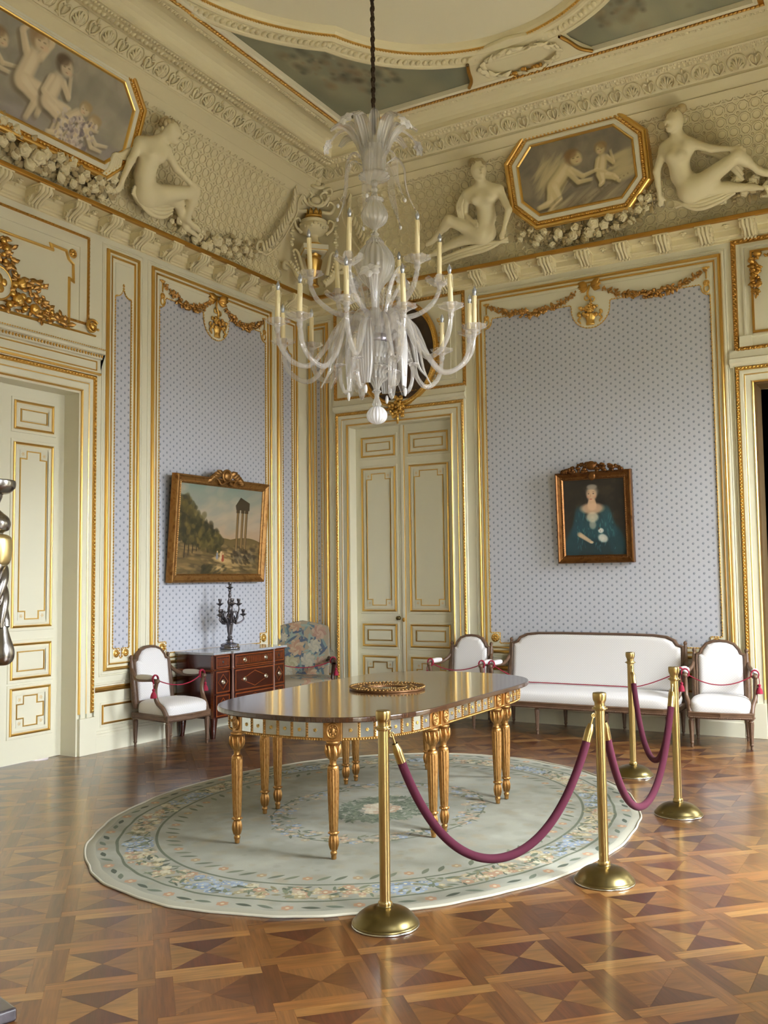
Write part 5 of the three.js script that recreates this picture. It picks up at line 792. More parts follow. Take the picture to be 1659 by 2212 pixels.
// inlaid commode with a grey marble top
{
  const o = thing('inlaid_commode', 'mahogany marquetry commode with brass knobs and a grey marble top', 'commode'); o.position.set(0.035, 0, 1.85); o.rotation.y = PI / 2;   // front +z = world x
  const H = 0.845, W = 0.61, D = 0.52, rosew = mat('#4a1c12', 0.24, 0, { map: rep(woodTex, 2), clearcoat: 0.7, clearcoatRoughness: 0.12 }), band = mat('#8a4520', 0.26, 0, { map: rep(woodTex, 2), clearcoat: 0.7, clearcoatRoughness: 0.12 }), darkw = mat('#2a0f0a', 0.25, 0, { clearcoat: 0.7, clearcoatRoughness: 0.12 }), knobM = mat('#cfc8b4', 0.25, 1);
  mesh('carcass', [box(-W, W, 0.2, H, 0.01, D - 0.02), box(-0.34, 0.36, 0.2, H, D - 0.03, D + 0.015)], rosew, o);
  mesh('side_banding', [box(-W - 0.002, -W + 0.004, H - 0.17, H - 0.15, 0.02, D - 0.02), box(-W - 0.002, -W + 0.004, 0.21, H - 0.01, D - 0.05, D - 0.022), box(-W - 0.003, -W + 0.004, 0.21, H, D - 0.034, D - 0.02)], band, o);
  const marb = canvasTex(256, 256, (c, w, h) => { c.fillStyle = '#9ba0a6'; c.fillRect(0, 0, w, h); let s = 4; const r = () => (s = (s * 16807) % 2147483647) / 2147483647; for (let i = 0; i < 300; i++) { c.fillStyle = `rgba(${['210,214,218', '110,114,122', '160,164,170'][i % 3]},.12)`; c.beginPath(); c.ellipse(r() * w, r() * h, 6 + r() * 22, 2 + r() * 8, r() * 3, 0, TAU); c.fill(); } });
  mesh('marble_top', plate([[-W - 0.015, 0], [W + 0.015, 0], [W + 0.015, -D], [0.375, -D], [0.375, -D - 0.035], [-0.355, -D - 0.035], [-0.355, -D], [-W - 0.015, -D]].map(([x, z]) => [x, z]), 0.024, 0.004).rotateX(-PI / 2).applyMatrix4(M4(0, H, 0, 0, 0, 0, 1, 1, 1)), mat('#ffffff', 0.16, 0, { map: rep(marb, 2), clearcoat: 0.5, clearcoatRoughness: 0.08 }), o);
  const drawer = (x0, x1, y0, y1, z, knobs, frieze) => {
    const d = mesh('drawer', rbox(x0, x1, y0, y1, z - 0.01, z + 0.006, 0.003, 1), rosew, o);
    mesh('inlay_banding', [mould(rect(x0 + 0.004, x1 - 0.004, y0 + 0.004, y1 - 0.004), [[0, 0.006], [0, 0.0075], [-0.014, 0.0075], [-0.014, 0.006]]).translate(0, 0, z), ...(frieze ? Array.from({ length: Math.round((x1 - x0) / 0.02) - 2 }, (_, k) => box(x0 + 0.024 + k * 0.02, x0 + 0.034 + k * 0.02, y0 + 0.028, y1 - 0.028, z + 0.005, z + 0.0075)) : [mould([[(x0 + x1) / 2 - (x1 - x0) * 0.36, (y0 + y1) / 2], [(x0 + x1) / 2, y0 + 0.03], [(x0 + x1) / 2 + (x1 - x0) * 0.36, (y0 + y1) / 2], [(x0 + x1) / 2, y1 - 0.03]], [[0, 0.006], [0, 0.0072], [-0.008, 0.0072], [-0.008, 0.006]]).translate(0, 0, z)])], band, d);
    for (const kx of knobs) mesh('knob', [at(lathe(smooth([[0.001, 0.02], [0.007, 0.019], [0.01, 0.012], [0.012, 0.007], [0.022, 0.006], [0.026, 0.002], [0.026, 0]], 20), 18), kx, (y0 + y1) / 2, z + 0.006, PI / 2), at(new THREE.TorusGeometry(0.019, 0.003, 6, 18), kx, (y0 + y1) / 2 - 0.002, z + 0.014)], knobM, d);
    if (frieze && !knobs.length) mesh('ebony_rosette', at(rosette(0.016, 6), (x0 + x1) / 2, (y0 + y1) / 2, z + 0.007), darkw, d);
  };
  const zs = D - 0.014, zc = D + 0.02, f0 = H - 0.145, f1 = H - 0.012, m = 0.445, b0 = 0.215;
  drawer(-W + 0.03, -0.36, f0, f1, zs, [], 1); drawer(-0.32, 0.34, f0, f1, zc, [-0.16, 0.2], 1); drawer(0.38, W - 0.03, f0, f1, zs, [], 1);
  for (const [y0, y1] of [[m + 0.006, f0 - 0.022], [b0, m - 0.006]]) { drawer(-W + 0.03, -0.36, y0, y1, zs, [-0.47]); drawer(-0.32, 0.34, y0, y1, zc, [-0.16, 0.2]); drawer(0.38, W - 0.03, y0, y1, zs, [0.49]); }
  mesh('mouldings', [bar(-W, W, [[H - 0.012, D - 0.02], [H - 0.008, D - 0.005], [H, D - 0.005]], false), bar(-0.34, 0.36, [[f0 - 0.014, D + 0.014], [f0 - 0.012, D + 0.024], [f0 - 0.004, D + 0.024], [f0 - 0.002, D + 0.014]], false), bar(-W, -0.34, [[f0 - 0.014, D - 0.02], [f0 - 0.012, D - 0.008], [f0 - 0.002, D - 0.02]], false)], band, o);
  for (const x of [-0.34, 0.36]) mesh('corner_column', [at(lathe(smooth([[0.014, 0.2], [0.016, 0.4], [0.014, 0.69], [0.018, 0.7], [0.016, 0.72], [0.016, H]], 30), 14), x, 0, D + 0.01)], mat('#7a5a50', 0.3, 0.3), o);
  for (const [x, z] of [[-W + 0.035, D - 0.055], [W - 0.035, D - 0.055], [-W + 0.035, 0.05], [W - 0.035, 0.05]]) { const g = new THREE.CylinderGeometry(0.05, 0.026, 0.205, 4, 1).rotateY(PI / 4); const l = mesh('leg', metreUV(g.translate(0, 0.1025, 0)), rosew, o); l.position.set(x, 0, z); }
}
// pewter candelabrum on the commode
{
  const o = thing('candelabrum', 'dark pewter candelabrum with curling branches standing on the commode', 'candelabrum'); o.position.set(0.33, 0.8715, 1.95);
  const pw = mat('#6a666a', 0.3, 0.95), sh = mat('#8c8a92', 0.22, 0.95);
  mesh('base', [latheRib(smooth([[0.001, 0.0], [0.1, 0.0], [0.104, 0.008], [0.098, 0.02], [0.09, 0.028], [0.094, 0.045], [0.07, 0.058], [0.04, 0.066], [0.032, 0.08], [0.04, 0.09], [0.022, 0.105]], 40), 56, 8, 0.05)], sh, o);
  mesh('stem', [latheRib(smooth([[0.02, 0.1], [0.028, 0.12], [0.018, 0.14], [0.024, 0.18], [0.03, 0.24], [0.045, 0.3], [0.052, 0.33], [0.035, 0.36], [0.02, 0.38], [0.026, 0.42], [0.018, 0.46], [0.024, 0.5], [0.012, 0.54], [0.018, 0.57], [0.01, 0.6], [0.016, 0.62], [0.01, 0.64]], 70), 40, 6, 0.14, 4)], pw, o);
  const sock = merge([lathe(smooth([[0.001, -0.02], [0.012, -0.015], [0.03, 0.0], [0.034, 0.006], [0.02, 0.008], [0.012, 0.02], [0.018, 0.035], [0.02, 0.055], [0.017, 0.058], [0.001, 0.05]], 26), 16), ...Array.from({ length: 6 }, (_, k) => ball(0.032 * Math.cos(k * 1.047), 0.004, 0.032 * Math.sin(k * 1.047), 0.009, 0.006, 0.009, 5))]);
  for (let k = 0; k < 7; k++) {
    const a = k / 7 * TAU + 0.2, lo = k % 2, R = lo ? 0.155 : 0.105, y = lo ? 0.36 : 0.475;
    const m = mesh('branch', taper([[0.03, 0.32, 0], [0.07, 0.27, 0], [R * 0.8, lo ? 0.28 : 0.33, 0], [R * 1.05, y - 0.05, 0], [R, y - 0.02, 0]], (t) => 0.012 - 0.005 * t, 24, 8).rotateY(a), pw, o);
    mesh('leaf', [taper([[0.06, 0.29, 0], [0.09, 0.34, 0.01], [0.07, 0.4, 0.0], [0.05, 0.38, 0]], (t) => 0.012 * (1 - 0.7 * t), 16, 6).rotateY(a + 0.3), ball(0.075 * Math.cos(a), 0.27, -0.075 * Math.sin(a), 0.016, 0.012, 0.016, 6)], pw, m);
    const s = mesh('candle_socket', sock, pw, m); s.position.set(R * Math.cos(a), y, -R * Math.sin(a));
  }
  const s = mesh('candle_socket', sock, pw, o); s.position.set(0, 0.65, 0);
}

// ------------------------------------------------------------------ relief ornament builders
function surfaceNets(sdf, lo, hi, cell) {
  const n = [0, 1, 2].map((k) => Math.ceil((hi[k] - lo[k]) / cell) + 1), [nx, ny, nz] = n, F = new Float32Array(nx * ny * nz);
  for (let k = 0, i = 0; k < nz; k++) for (let j = 0; j < ny; j++) for (let q = 0; q < nx; q++, i++) F[i] = sdf(lo[0] + q * cell, lo[1] + j * cell, lo[2] + k * cell);
  const id = new Int32Array(F.length).fill(-1), pos = [], idx = [], S = [1, nx, nx * ny];
  for (let k = 0; k + 1 < nz; k++) for (let j = 0; j + 1 < ny; j++) for (let q = 0; q + 1 < nx; q++) {
    const b = q + j * nx + k * nx * ny; let m = 0; const v = []; for (let c = 0; c < 8; c++) { v[c] = F[b + (c & 1) + ((c >> 1) & 1) * nx + (c >> 2) * nx * ny]; if (v[c] < 0) m++; } if (!m || m === 8) continue;
    let x = 0, y = 0, z = 0, e = 0; for (let c = 0; c < 8; c++) for (let a = 0; a < 3; a++) { const d = c | (1 << a); if (d === c || (v[c] < 0) === (v[d] < 0)) continue; const t = v[c] / (v[c] - v[d]), p = [c & 1, (c >> 1) & 1, c >> 2]; p[a] += t; x += p[0]; y += p[1]; z += p[2]; e++; }
    id[b] = pos.length / 3; pos.push(lo[0] + (q + x / e) * cell, lo[1] + (j + y / e) * cell, lo[2] + (k + z / e) * cell);
  }
  for (let k = 1; k + 1 < nz; k++) for (let j = 1; j + 1 < ny; j++) for (let q = 1; q + 1 < nx; q++) {
    const b = q + j * nx + k * nx * ny;
    for (let a = 0; a < 3; a++) { const f0 = F[b], f1 = F[b + S[a]]; if ((f0 < 0) === (f1 < 0)) continue; const u = S[(a + 1) % 3], w = S[(a + 2) % 3], A = id[b - u - w], B = id[b - w], C = id[b], D = id[b - u]; if (A < 0 || B < 0 || C < 0 || D < 0) continue; if (f0 < 0) idx.push(A, B, C, A, C, D); else idx.push(A, C, B, A, D, C); }
  }
  const g = new THREE.BufferGeometry(); g.setAttribute('position', new THREE.Float32BufferAttribute(pos, 3)); g.setIndex(idx); g.computeVertexNormals();
  g.setAttribute('uv', new THREE.Float32BufferAttribute(new Float32Array(pos.length / 3 * 2), 2)); return g;
}
const smin = (a, b, k) => { const h = Math.max(k - Math.abs(a - b), 0) / k; return Math.min(a, b) - h * h * k * 0.25; };
function bones(list, k = 0.03) {                 // list of [x0,y0,z0,r0, x1,y1,z1,r1, k?] tapered capsules or [x,y,z,rx,ry,rz] ellipsoids
  return (x, y, z) => {
    let d = 9;
    for (const b of list) {
      let q;
      if (b.length === 6) { const a = (x - b[0]) / b[3], c = (y - b[1]) / b[4], e = (z - b[2]) / b[5], l = Math.sqrt(a * a + c * c + e * e); q = (l - 1) * Math.min(b[3], b[4], b[5]); if (q > d + 0.1) continue; } else {
        const dx = b[4] - b[0], dy = b[5] - b[1], dz = b[6] - b[2], px = x - b[0], py = y - b[1], pz = z - b[2], t = Math.max(0, Math.min(1, (px * dx + py * dy + pz * dz) / (dx * dx + dy * dy + dz * dz + 1e-9))), ex = px - dx * t, ey = py - dy * t, ez = pz - dz * t; q = Math.sqrt(ex * ex + ey * ey + ez * ez) - (b[3] + (b[7] - b[3]) * t);
      }
      d = smin(d, q, b[8] || k);
    }
    return d;
  };
}
const roseG = (() => { const pos = [], idx = [], A = 20, B = 9; for (let i = 0; i <= B; i++) for (let j = 0; j <= A; j++) { const t = i / B, a = j / A * TAU, rad = Math.sin(t * PI * 0.56), rid = 0.13 * Math.sin(a * 2.0 + t * 17) * Math.min(1, t * 3) + 0.08 * Math.cos(a * 5) * t; pos.push(rad * (1 + 0.12 * Math.cos(a * 5)) * Math.cos(a), rad * (1 + 0.12 * Math.cos(a * 5)) * Math.sin(a), 0.75 * Math.cos(t * PI * 0.56) + rid); } for (let i = 0; i < B; i++) for (let j = 0; j < A; j++) { const a = i * (A + 1) + j, b = a + A + 1; idx.push(a, b, a + 1, b, b + 1, a + 1); } const g = new THREE.BufferGeometry(); g.setAttribute('position', new THREE.Float32BufferAttribute(pos, 3)); g.setIndex(idx); g.computeVertexNormals(); return clean(g); })();
const leafG = (() => { const g = leafSheet([[0, 0, 0.001], [0.35, 0, 0.12], [0.7, 0, 0.15], [1.05, 0, 0.02]].map(([a, b, c]) => [a, c, 0]), (t) => 0.03 + 0.3 * Math.sin(PI * Math.min(1, 0.05 + t * 0.95)), 0.05, 3, 0.3, 7, 6); return clean(g.rotateX(PI / 2)); })();
const LEAFSTUCCO = mat('#b9a77c', 0.65);           // leaves and hair toned darker: crevice shade and grime put into the colour
// a heavy garland of roses and leaves along points [u, v, w]; every rose is a mesh of its own
function flowerGarland(o, pts, size, n, m) {
  const c = curve(pts), lv = [];
  for (let i = 0; i < n; i++) {
    const t = (i + 0.5) / n, p = c.getPointAt(t), q = size * (0.75 + 0.5 * rnd()) * (0.75 + 0.35 * Math.sin(PI * t)), k = i % 3 - 1;
    const r = mesh('rose', roseG, m, o); r.position.set(p.x + rr(-0.3, 0.3) * size, p.y + k * size * 0.85 + rr(-0.2, 0.2) * size, p.z + rr(-0.1, 0.4) * size); r.rotation.set(rr(-0.6, 0.6), rr(-0.6, 0.6), rr(0, 6)); r.scale.setScalar(q * 0.62);
    for (let j = 0; j < 5; j++) lv.push(leafG.clone().applyMatrix4(M4(p.x + rr(-0.9, 0.9) * size, p.y + rr(-1.2, 1.2) * size, p.z + rr(-0.25, 0.3) * size, rr(-0.6, 0.6), rr(-0.8, 0.3), rr(0, 6.3), size * rr(0.7, 1.1))));
    for (let j = 0; j < 3; j++) lv.push(ball(p.x + rr(-0.8, 0.8) * size, p.y + rr(-1.3, 1.3) * size, p.z + rr(0, 0.5) * size, size * rr(0.18, 0.3), size * rr(0.18, 0.3), size * 0.22, 6));
  }
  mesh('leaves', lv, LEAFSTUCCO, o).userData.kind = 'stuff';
}
function foldCloth(paths, r) { return merge(paths.map((p, i) => taper(p, (t) => r * (0.55 + 0.45 * Math.sin(PI * Math.min(1, 0.15 + t * 0.8))), 20, 7))); }
const PHI = 0.3402, coveThing = (name, label, cat, side, group) => { const o = thing(name, label, cat, group); if (side) { o.position.set(0.16, 5.2, 0); o.rotation.set(PHI, PI / 2, 0, 'YXZ'); } else { o.position.set(0, 5.2, 0.16); o.rotation.set(PHI, 0, 0); } o.rotation.x = PHI; return o; };
const SC = MAT.stuccoPlain;
// ------------------------------------------------------------------ reclining plaster figures; joints as [u, v, w]
function reliefFigure(label, side, J, face, hairUp) {
  const o = coveThing('relief_figure', label, 'relief', side), B = [], C = (a, ra, b, rb, k) => B.push([...J[a], ra, ...(Array.isArray(b) ? b : J[b]), rb, k]);
  const mid = (a, b, t = 0.5) => J[a].map((v, i) => v + (J[b][i] - v) * t);
  C('neck', 0.045, mid('neck', 'ch', 0.4), 0.07); B.push([...mid('sl', 'ch', 0.4), 0.085, ...mid('sr', 'ch', 0.4), 0.085]); C('ch', 0.115, 'wa', 0.088, 0.05); C('wa', 0.088, 'hip', 0.125, 0.06);
  C('sl', 0.05, 'neck', 0.045, 0.05); C('sr', 0.05, 'neck', 0.045, 0.05);
  for (const s of ['sl', 'sr']) { const p = mid(s, 'ch', 0.62); B.push([p[0], p[1] - 0.03, p[2] + 0.085, 0.05, 0.05, 0.045]); }
  const dx = J.hip[0] - J.wa[0];
  B.push([J.hip[0], J.hip[1], J.hip[2], 0.15, 0.13, 0.12]);
  C('hip', 0.105, 'knee', 0.058, 0.05); C('knee', 0.056, mid('knee', 'ank', 0.35), 0.054); C('knee', 0.052, 'ank', 0.031); C('ank', 0.032, 'foot', 0.022); B.push([...mid('ank', 'foot', 0.6), 0.05, 0.026, 0.03]);
  C('hip', 0.1, 'knee2', 0.056, 0.05); C('knee2', 0.055, 'ank2', 0.032); C('ank2', 0.032, [J.ank2[0] + (J.foot[0] - J.ank[0]) * 0.8, J.ank2[1] - 0.03, J.ank2[2] + 0.01], 0.022);
  for (const [s, e, h] of [['sl', 'el', 'hl'], ['sr', 'er', 'hr']]) {
    C(s, 0.048, e, 0.036, 0.03); C(e, 0.037, h, 0.023, 0.02);
    const d = J[h].map((v, i) => v - J[e][i]), l = Math.hypot(...d), u = d.map((v) => v / l), perp = [-u[1], u[0], 0];
    const at2 = (a, b, c = 0) => J[h].map((v, i) => v + u[i] * a + perp[i] * b + (i === 2 ? c : 0));
    B.push([...J[h], 0.024, ...at2(0.055, 0), 0.024, 0.015]);
    [-0.024, -0.008, 0.008, 0.024].forEach((b, i) => { const L = [0.1, 0.118, 0.113, 0.095][i]; B.push([...at2(0.06, b), 0.0105, ...at2(L - 0.02, b * 1.15, 0.004), 0.0095, 0.006]); B.push([...at2(L - 0.02, b * 1.15, 0.004), 0.0095, ...at2(L, b * 1.2, -0.012), 0.0085, 0.006]); });
    B.push([...at2(0.015, 0.026), 0.012, ...at2(0.055, 0.05, 0.004), 0.0095, 0.008]);
  }
  const H = J.head, t = face;                     // face: direction the face turns in u
  B.push([H[0], H[1], H[2], 0.085, 0.108, 0.098]); B.push([...H, 0.05, ...J.neck, 0.045, 0.03]); B.push([H[0] + t * 0.045, H[1] - 0.075, H[2] + 0.055, 0.035, 0.03, 0.035]);
  B.push([H[0] + t * 0.07, H[1] - 0.005, H[2] + 0.088, 0.012, H[0] + t * 0.075, H[1] - 0.03, H[2] + 0.1, 0.014, 0.012]);
  for (const s of [-1, 1]) { B.push([H[0] + t * 0.055 + s * 0.032, H[1] + 0.004, H[2] + 0.074, 0.02, 0.01, 0.012]); B.push([H[0] - t * 0.03 + s * 0.085, H[1] - 0.01, H[2] + 0.01, 0.012, 0.026, 0.018]); }
  B.push([H[0] + t * 0.06 - 0.018, H[1] - 0.058, H[2] + 0.082, 0.008, H[0] + t * 0.06 + 0.018, H[1] - 0.058, H[2] + 0.082, 0.008, 0.008]);
  const xs = Object.values(J), lo = [0, 1, 2].map((i) => Math.min(...xs.map((p) => p[i])) - 0.2), hi = [0, 1, 2].map((i) => Math.max(...xs.map((p) => p[i])) + 0.2);
  mesh('body', surfaceNets(bones(B, 0.03), lo, hi, 0.0125), SC, o);
  const curls = []; for (let i = 0; i < 44; i++) { const a = rr(0, TAU), e = rr(0.1, 1.5), x = Math.cos(a) * Math.cos(e - 0.4), y = Math.abs(Math.sin(e)) * 0.95 + 0.12, z = Math.sin(a) * Math.cos(e); if (z > 0.45 && y < 0.75) continue; curls.push(ball(H[0] - t * 0.022 + x * 0.088, H[1] + y * 0.1 - 0.005, H[2] - 0.012 + z * 0.092, rr(0.02, 0.032), rr(0.018, 0.03), rr(0.02, 0.03), 7)); }
  if (hairUp) curls.push(ball(H[0] - t * 0.07, H[1] + 0.1, H[2] - 0.03, 0.05, 0.045, 0.045, 10));
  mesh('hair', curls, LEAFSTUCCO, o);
  return o;
}
{
  const z = (o, w) => Object.fromEntries(Object.entries(o).map(([k, v]) => [k, [v[0], v[1], w[k] ?? 0.12]]));
  const w0 = { head: 0.17, neck: 0.14, sl: 0.1, sr: 0.17, ch: 0.13, wa: 0.12, hip: 0.12, knee: 0.22, ank: 0.13, foot: 0.12, el: 0.13, hl: 0.09, er: 0.2, hr: 0.25, knee2: 0.1, ank2: 0.07 };
  const f1 = reliefFigure('cream plaster nude seated figure reaching to her knee beside the long painted panel', 1, z({ head: [-3.205, 0.90], neck: [-3.29, 0.77], sl: [-3.47, 0.69], sr: [-3.2, 0.72], ch: [-3.345, 0.6], wa: [-3.34, 0.41], hip: [-3.25, 0.26], knee: [-2.75, 0.47], ank: [-2.66, 0.2], foot: [-2.44, 0.15], el: [-3.55, 0.48], hl: [-3.56, 0.27], er: [-3.04, 0.6], hr: [-2.82, 0.52], knee2: [-2.82, 0.33], ank2: [-2.6, 0.13] }, w0), 1, false);
  mesh('drapery', [foldCloth([0, 1, 2, 3, 4].map((k) => [[-3.48 - k * 0.012, 0.62 - k * 0.03, 0.06], [-3.57 - k * 0.012, 0.56 - k * 0.02, 0.06], [-3.6 - k * 0.022, 0.48, 0.05], [-3.6 - k * 0.03, 0.32, 0.05], [-3.66 - k * 0.045, 0.24 - k * 0.012, 0.05]]), 0.022), foldCloth([0, 1, 2, 3].map((k) => [[-3.42, 0.22 + k * 0.02, 0.1], [-3.2, 0.1 + k * 0.03, 0.16], [-3.0, 0.12 + k * 0.04, 0.14], [-2.86, 0.2 + k * 0.03, 0.1]]), 0.026)], SC, f1);
  const f2 = reliefFigure('cream plaster nude reclining figure with legs stretched toward the corner urn', 0, z({ head: [2.76, 0.985], neck: [2.755, 0.84], sl: [2.575, 0.77], sr: [2.945, 0.74], ch: [2.76, 0.67], wa: [2.755, 0.49], hip: [2.68, 0.32], knee: [2.33, 0.53], ank: [2.1, 0.38], foot: [1.97, 0.32], el: [2.5, 0.56], hl: [2.62, 0.46], er: [3.05, 0.5], hr: [2.98, 0.31], knee2: [2.32, 0.28], ank2: [2.05, 0.22] }, { ...w0, sl: 0.15, sr: 0.12, knee: 0.2, hl: 0.22 }), 1, true);
  mesh('drapery', [foldCloth([0, 1, 2, 3, 4].map((k) => [[2.58 - k * 0.012, 0.78, 0.17], [2.5 - k * 0.012, 0.66, 0.18], [2.5 - k * 0.01, 0.52, 0.17], [2.58 + k * 0.015, 0.42, 0.18], [2.62 + k * 0.02, 0.3, 0.2]]), 0.02), foldCloth([0, 1, 2].map((k) => [[2.95, 0.22 - k * 0.02, 0.08], [2.7, 0.14 + k * 0.03, 0.14], [2.4, 0.12 + k * 0.03, 0.14], [2.1, 0.08 + k * 0.03, 0.08]]), 0.024)], SC, f2);
  const f3 = reliefFigure('cream plaster nude reclining figure leaning on one arm, beyond the small octagonal painting', 0, z({ head: [4.88, 0.99], neck: [4.885, 0.845], sl: [4.74, 0.77], sr: [5.01, 0.745], ch: [4.865, 0.64], wa: [4.875, 0.47], hip: [4.97, 0.31], knee: [5.44, 0.53], ank: [5.6, 0.36], foot: [5.72, 0.29], el: [4.645, 0.56], hl: [4.64, 0.32], er: [5.2, 0.65], hr: [5.4, 0.6], knee2: [5.3, 0.26], ank2: [5.52, 0.22] }, { ...w0, hr: 0.22 }), -1, true);
  mesh('drapery', [foldCloth([0, 1, 2, 3].map((k) => [[4.78, 0.24 - k * 0.02, 0.08], [5.0, 0.12 + k * 0.03, 0.15], [5.2, 0.14 + k * 0.03, 0.13], [5.36, 0.2 + k * 0.02, 0.08]]), 0.024), foldCloth([0, 1, 2].map((k) => [[5.08, 0.7 - k * 0.02, 0.04], [5.25, 0.64 - k * 0.035, 0.05], [5.38, 0.5 - k * 0.05, 0.06], [5.44, 0.4 - k * 0.05, 0.04]]), 0.03)], SC, f3);
}
// ------------------------------------------------------------------ plaster flower garlands
const gar = (label, side, pts, size, n) => flowerGarland(coveThing('flower_garland', label, 'garland', side, 'plaster garlands on the cove'), pts.map(([u, v]) => [u, v + 0.02, 0.03]), size, n, SC);
gar('cream plaster garland of roses under the long painted panel', 1, [[-5.0, 0.26], [-4.78, 0.2], [-4.57, 0.13], [-4.37, 0.11], [-4.13, 0.14], [-3.93, 0.1], [-3.75, 0.11], [-3.58, 0.22]], 0.085, 28);
gar('cream plaster garland of roses trailing from the seated figure toward the corner urn', 1, [[-2.8, 0.2], [-2.63, 0.15], [-2.4, 0.08], [-2.09, 0.06], [-1.8, 0.12], [-1.47, 0.2]], 0.08, 22);
gar('cream plaster garland of roses under the small octagonal painting', 0, [[3.05, 0.24], [3.28, 0.14], [3.57, 0.09], [3.87, 0.09], [4.17, 0.15], [4.39, 0.21], [4.56, 0.34]], 0.075, 26);
gar('cream plaster garland of roses under the reclining figure by the windows', 0, [[5.22, 0.18], [5.43, 0.22], [5.57, 0.2], [5.72, 0.16], [5.95, 0.12], [6.2, 0.14]], 0.075, 16);
// ------------------------------------------------------------------ octagonal painted panels in gilt frames
function octagonPainting(label, side, uc, hw, v0, v1, ch, draw) {
  const o = coveThing('octagonal_painting', label, 'painting', side), P = [[uc - hw + ch, v0], [uc + hw - ch, v0], [uc + hw, v0 + ch], [uc + hw, v1 - ch], [uc + hw - ch, v1], [uc - hw + ch, v1], [uc - hw, v1 - ch], [uc - hw, v0 + ch]];
  const inset = 0.15, s = (hw - inset) / hw, vc = (v0 + v1) / 2, sv = ((v1 - v0) / 2 - inset) / ((v1 - v0) / 2);
  mesh('backing', plate(P.map(([x, y]) => [uc + (x - uc) * 0.98, vc + (y - vc) * 0.98]), 0.16).translate(0, 0, -0.12), MAT.stuccoPlain, o);
  mesh('gilt_frame', [mould(P, [[0.02, -0.1], [0.02, 0.05], ...roundProf(0.016, -0.03, 0.05, 0.075, 5), [-0.034, 0.055], [-0.055, 0.052], [-0.06, 0.062], [-0.066, 0.05]]), string(P, 0.042, beadU(0.015, 0.014, 0.014), true, -0.044, 0.057)], MAT.gilt, o);
  mesh('cream_band', mould(P, [[-0.066, 0.05], [-0.075, 0.055], [-0.108, 0.055], [-0.114, 0.05]]), MAT.cream, o);
  mesh('gilt_slip', mould(P, [[-0.114, 0.05], [-0.118, 0.058], [-0.128, 0.055], [-0.152, 0.03], [-0.156, 0.02]]), MAT.gilt, o);
  const W = 1024, Hh = Math.round(1024 * (v1 - v0) / (2 * hw)), tx = canvasTex(W, Hh, draw, true, false), g = new THREE.ShapeGeometry(shapeOf(P)), p = g.attributes.position, uv = new Float32Array(p.count * 2);
  for (let i = 0; i < p.count; i++) { uv[2 * i] = (p.getX(i) - uc + hw) / (2 * hw); uv[2 * i + 1] = (p.getY(i) - v0) / (v1 - v0); } g.setAttribute('uv', new THREE.BufferAttribute(uv, 2));
  mesh('canvas', g.translate(0, 0, 0.041), mat('#ffffff', 0.6, 0, { map: tx }), o);
}
// soft painterly strokes
function painter(c, w, h, sd) {
  let s = sd; const r = () => (s = (s * 16807) % 2147483647) / 2147483647;
  const blot = (x, y, rx, ry, a, col, al) => { c.save(); c.translate(x * w, y * h); c.rotate(a); c.scale(rx * w, ry * w); const g = c.createRadialGradient(0, 0, 0, 0, 0, 1); g.addColorStop(0, `rgba(${col},${al})`); g.addColorStop(0.65, `rgba(${col},${al * 0.85})`); g.addColorStop(1, `rgba(${col},0)`); c.fillStyle = g; c.fillRect(-1, -1, 2, 2); c.restore(); };
  const limb = (x0, y0, r0, x1, y1, r1, col, al = 0.9) => { for (let i = 0; i <= 14; i++) { const t = i / 14, q = r0 + (r1 - r0) * t; blot(x0 + (x1 - x0) * t, y0 + (y1 - y0) * t, q, q, 0, col, al * 0.5); } };
  const mottle = (n, cols, al, lo = 0.01, hi = 0.06) => { for (let i = 0; i < n; i++) blot(r(), r(), lo + r() * hi, (lo + r() * hi) * 0.6, r() * 3, cols[i % cols.length], al * (0.5 + r())); };
  return { r, blot, limb, mottle };
}
// painted cherub from strokes: joints in canvas-width units round (x, y), A = canvas width over height
function cherub(P, x, y, s, A, skin, shade, hair, J, turn = 0.3) {
  const q = (p) => [x + p[0] * s, y + p[1] * s * A], stroke = (a, b, r0, r1, c, al) => P.limb(...q(a), r0 * s, ...q(b), r1 * s, c, al);
  const parts = [[J.n, J.h, 0.2, 0.22], [J.h, J.k, 0.19, 0.13], [J.k, J.a, 0.12, 0.075], [J.h, J.k2, 0.19, 0.12], [J.k2, J.a2, 0.11, 0.07], [J.s, J.e, 0.1, 0.08], [J.e, J.w, 0.075, 0.055], [J.s2, J.e2, 0.1, 0.08], [J.e2, J.w2, 0.075, 0.055]];
  for (const [a, b, r0, r1] of parts) stroke([a[0] - 0.05, a[1] + 0.06], [b[0] - 0.05, b[1] + 0.06], r0 * 1.15, r1 * 1.2, shade, 0.35);
  for (const [a, b, r0, r1] of parts) { stroke(a, b, r0, r1, skin, 0.8); stroke([a[0] + 0.04, a[1] - 0.04], [b[0] + 0.04, b[1] - 0.04], r0 * 0.5, r1 * 0.5, '236,222,190', 0.3); }
  const [hx, hy] = q(J.head), b = (dx, dy, rx, ry, c, al) => P.blot(hx + dx * s, hy + dy * s * A, rx * s, ry * s, 0, c, al);
  b(-0.03, -0.03, 0.26, 0.25, hair, 0.8); b(turn * 0.2, 0.03, 0.19, 0.2, skin, 0.95); b(-turn * 0.25, -0.1, 0.2, 0.13, hair, 0.75); b(turn * 0.5, 0.1, 0.09, 0.07, '224,186,150', 0.4);
  b(turn * 0.2 + 0.05, 0.01, 0.045, 0.02, shade, 0.5); b(turn * 0.2 - 0.07, 0.015, 0.045, 0.02, shade, 0.5); b(turn * 0.25, 0.11, 0.045, 0.018, '150,104,80', 0.45);
}
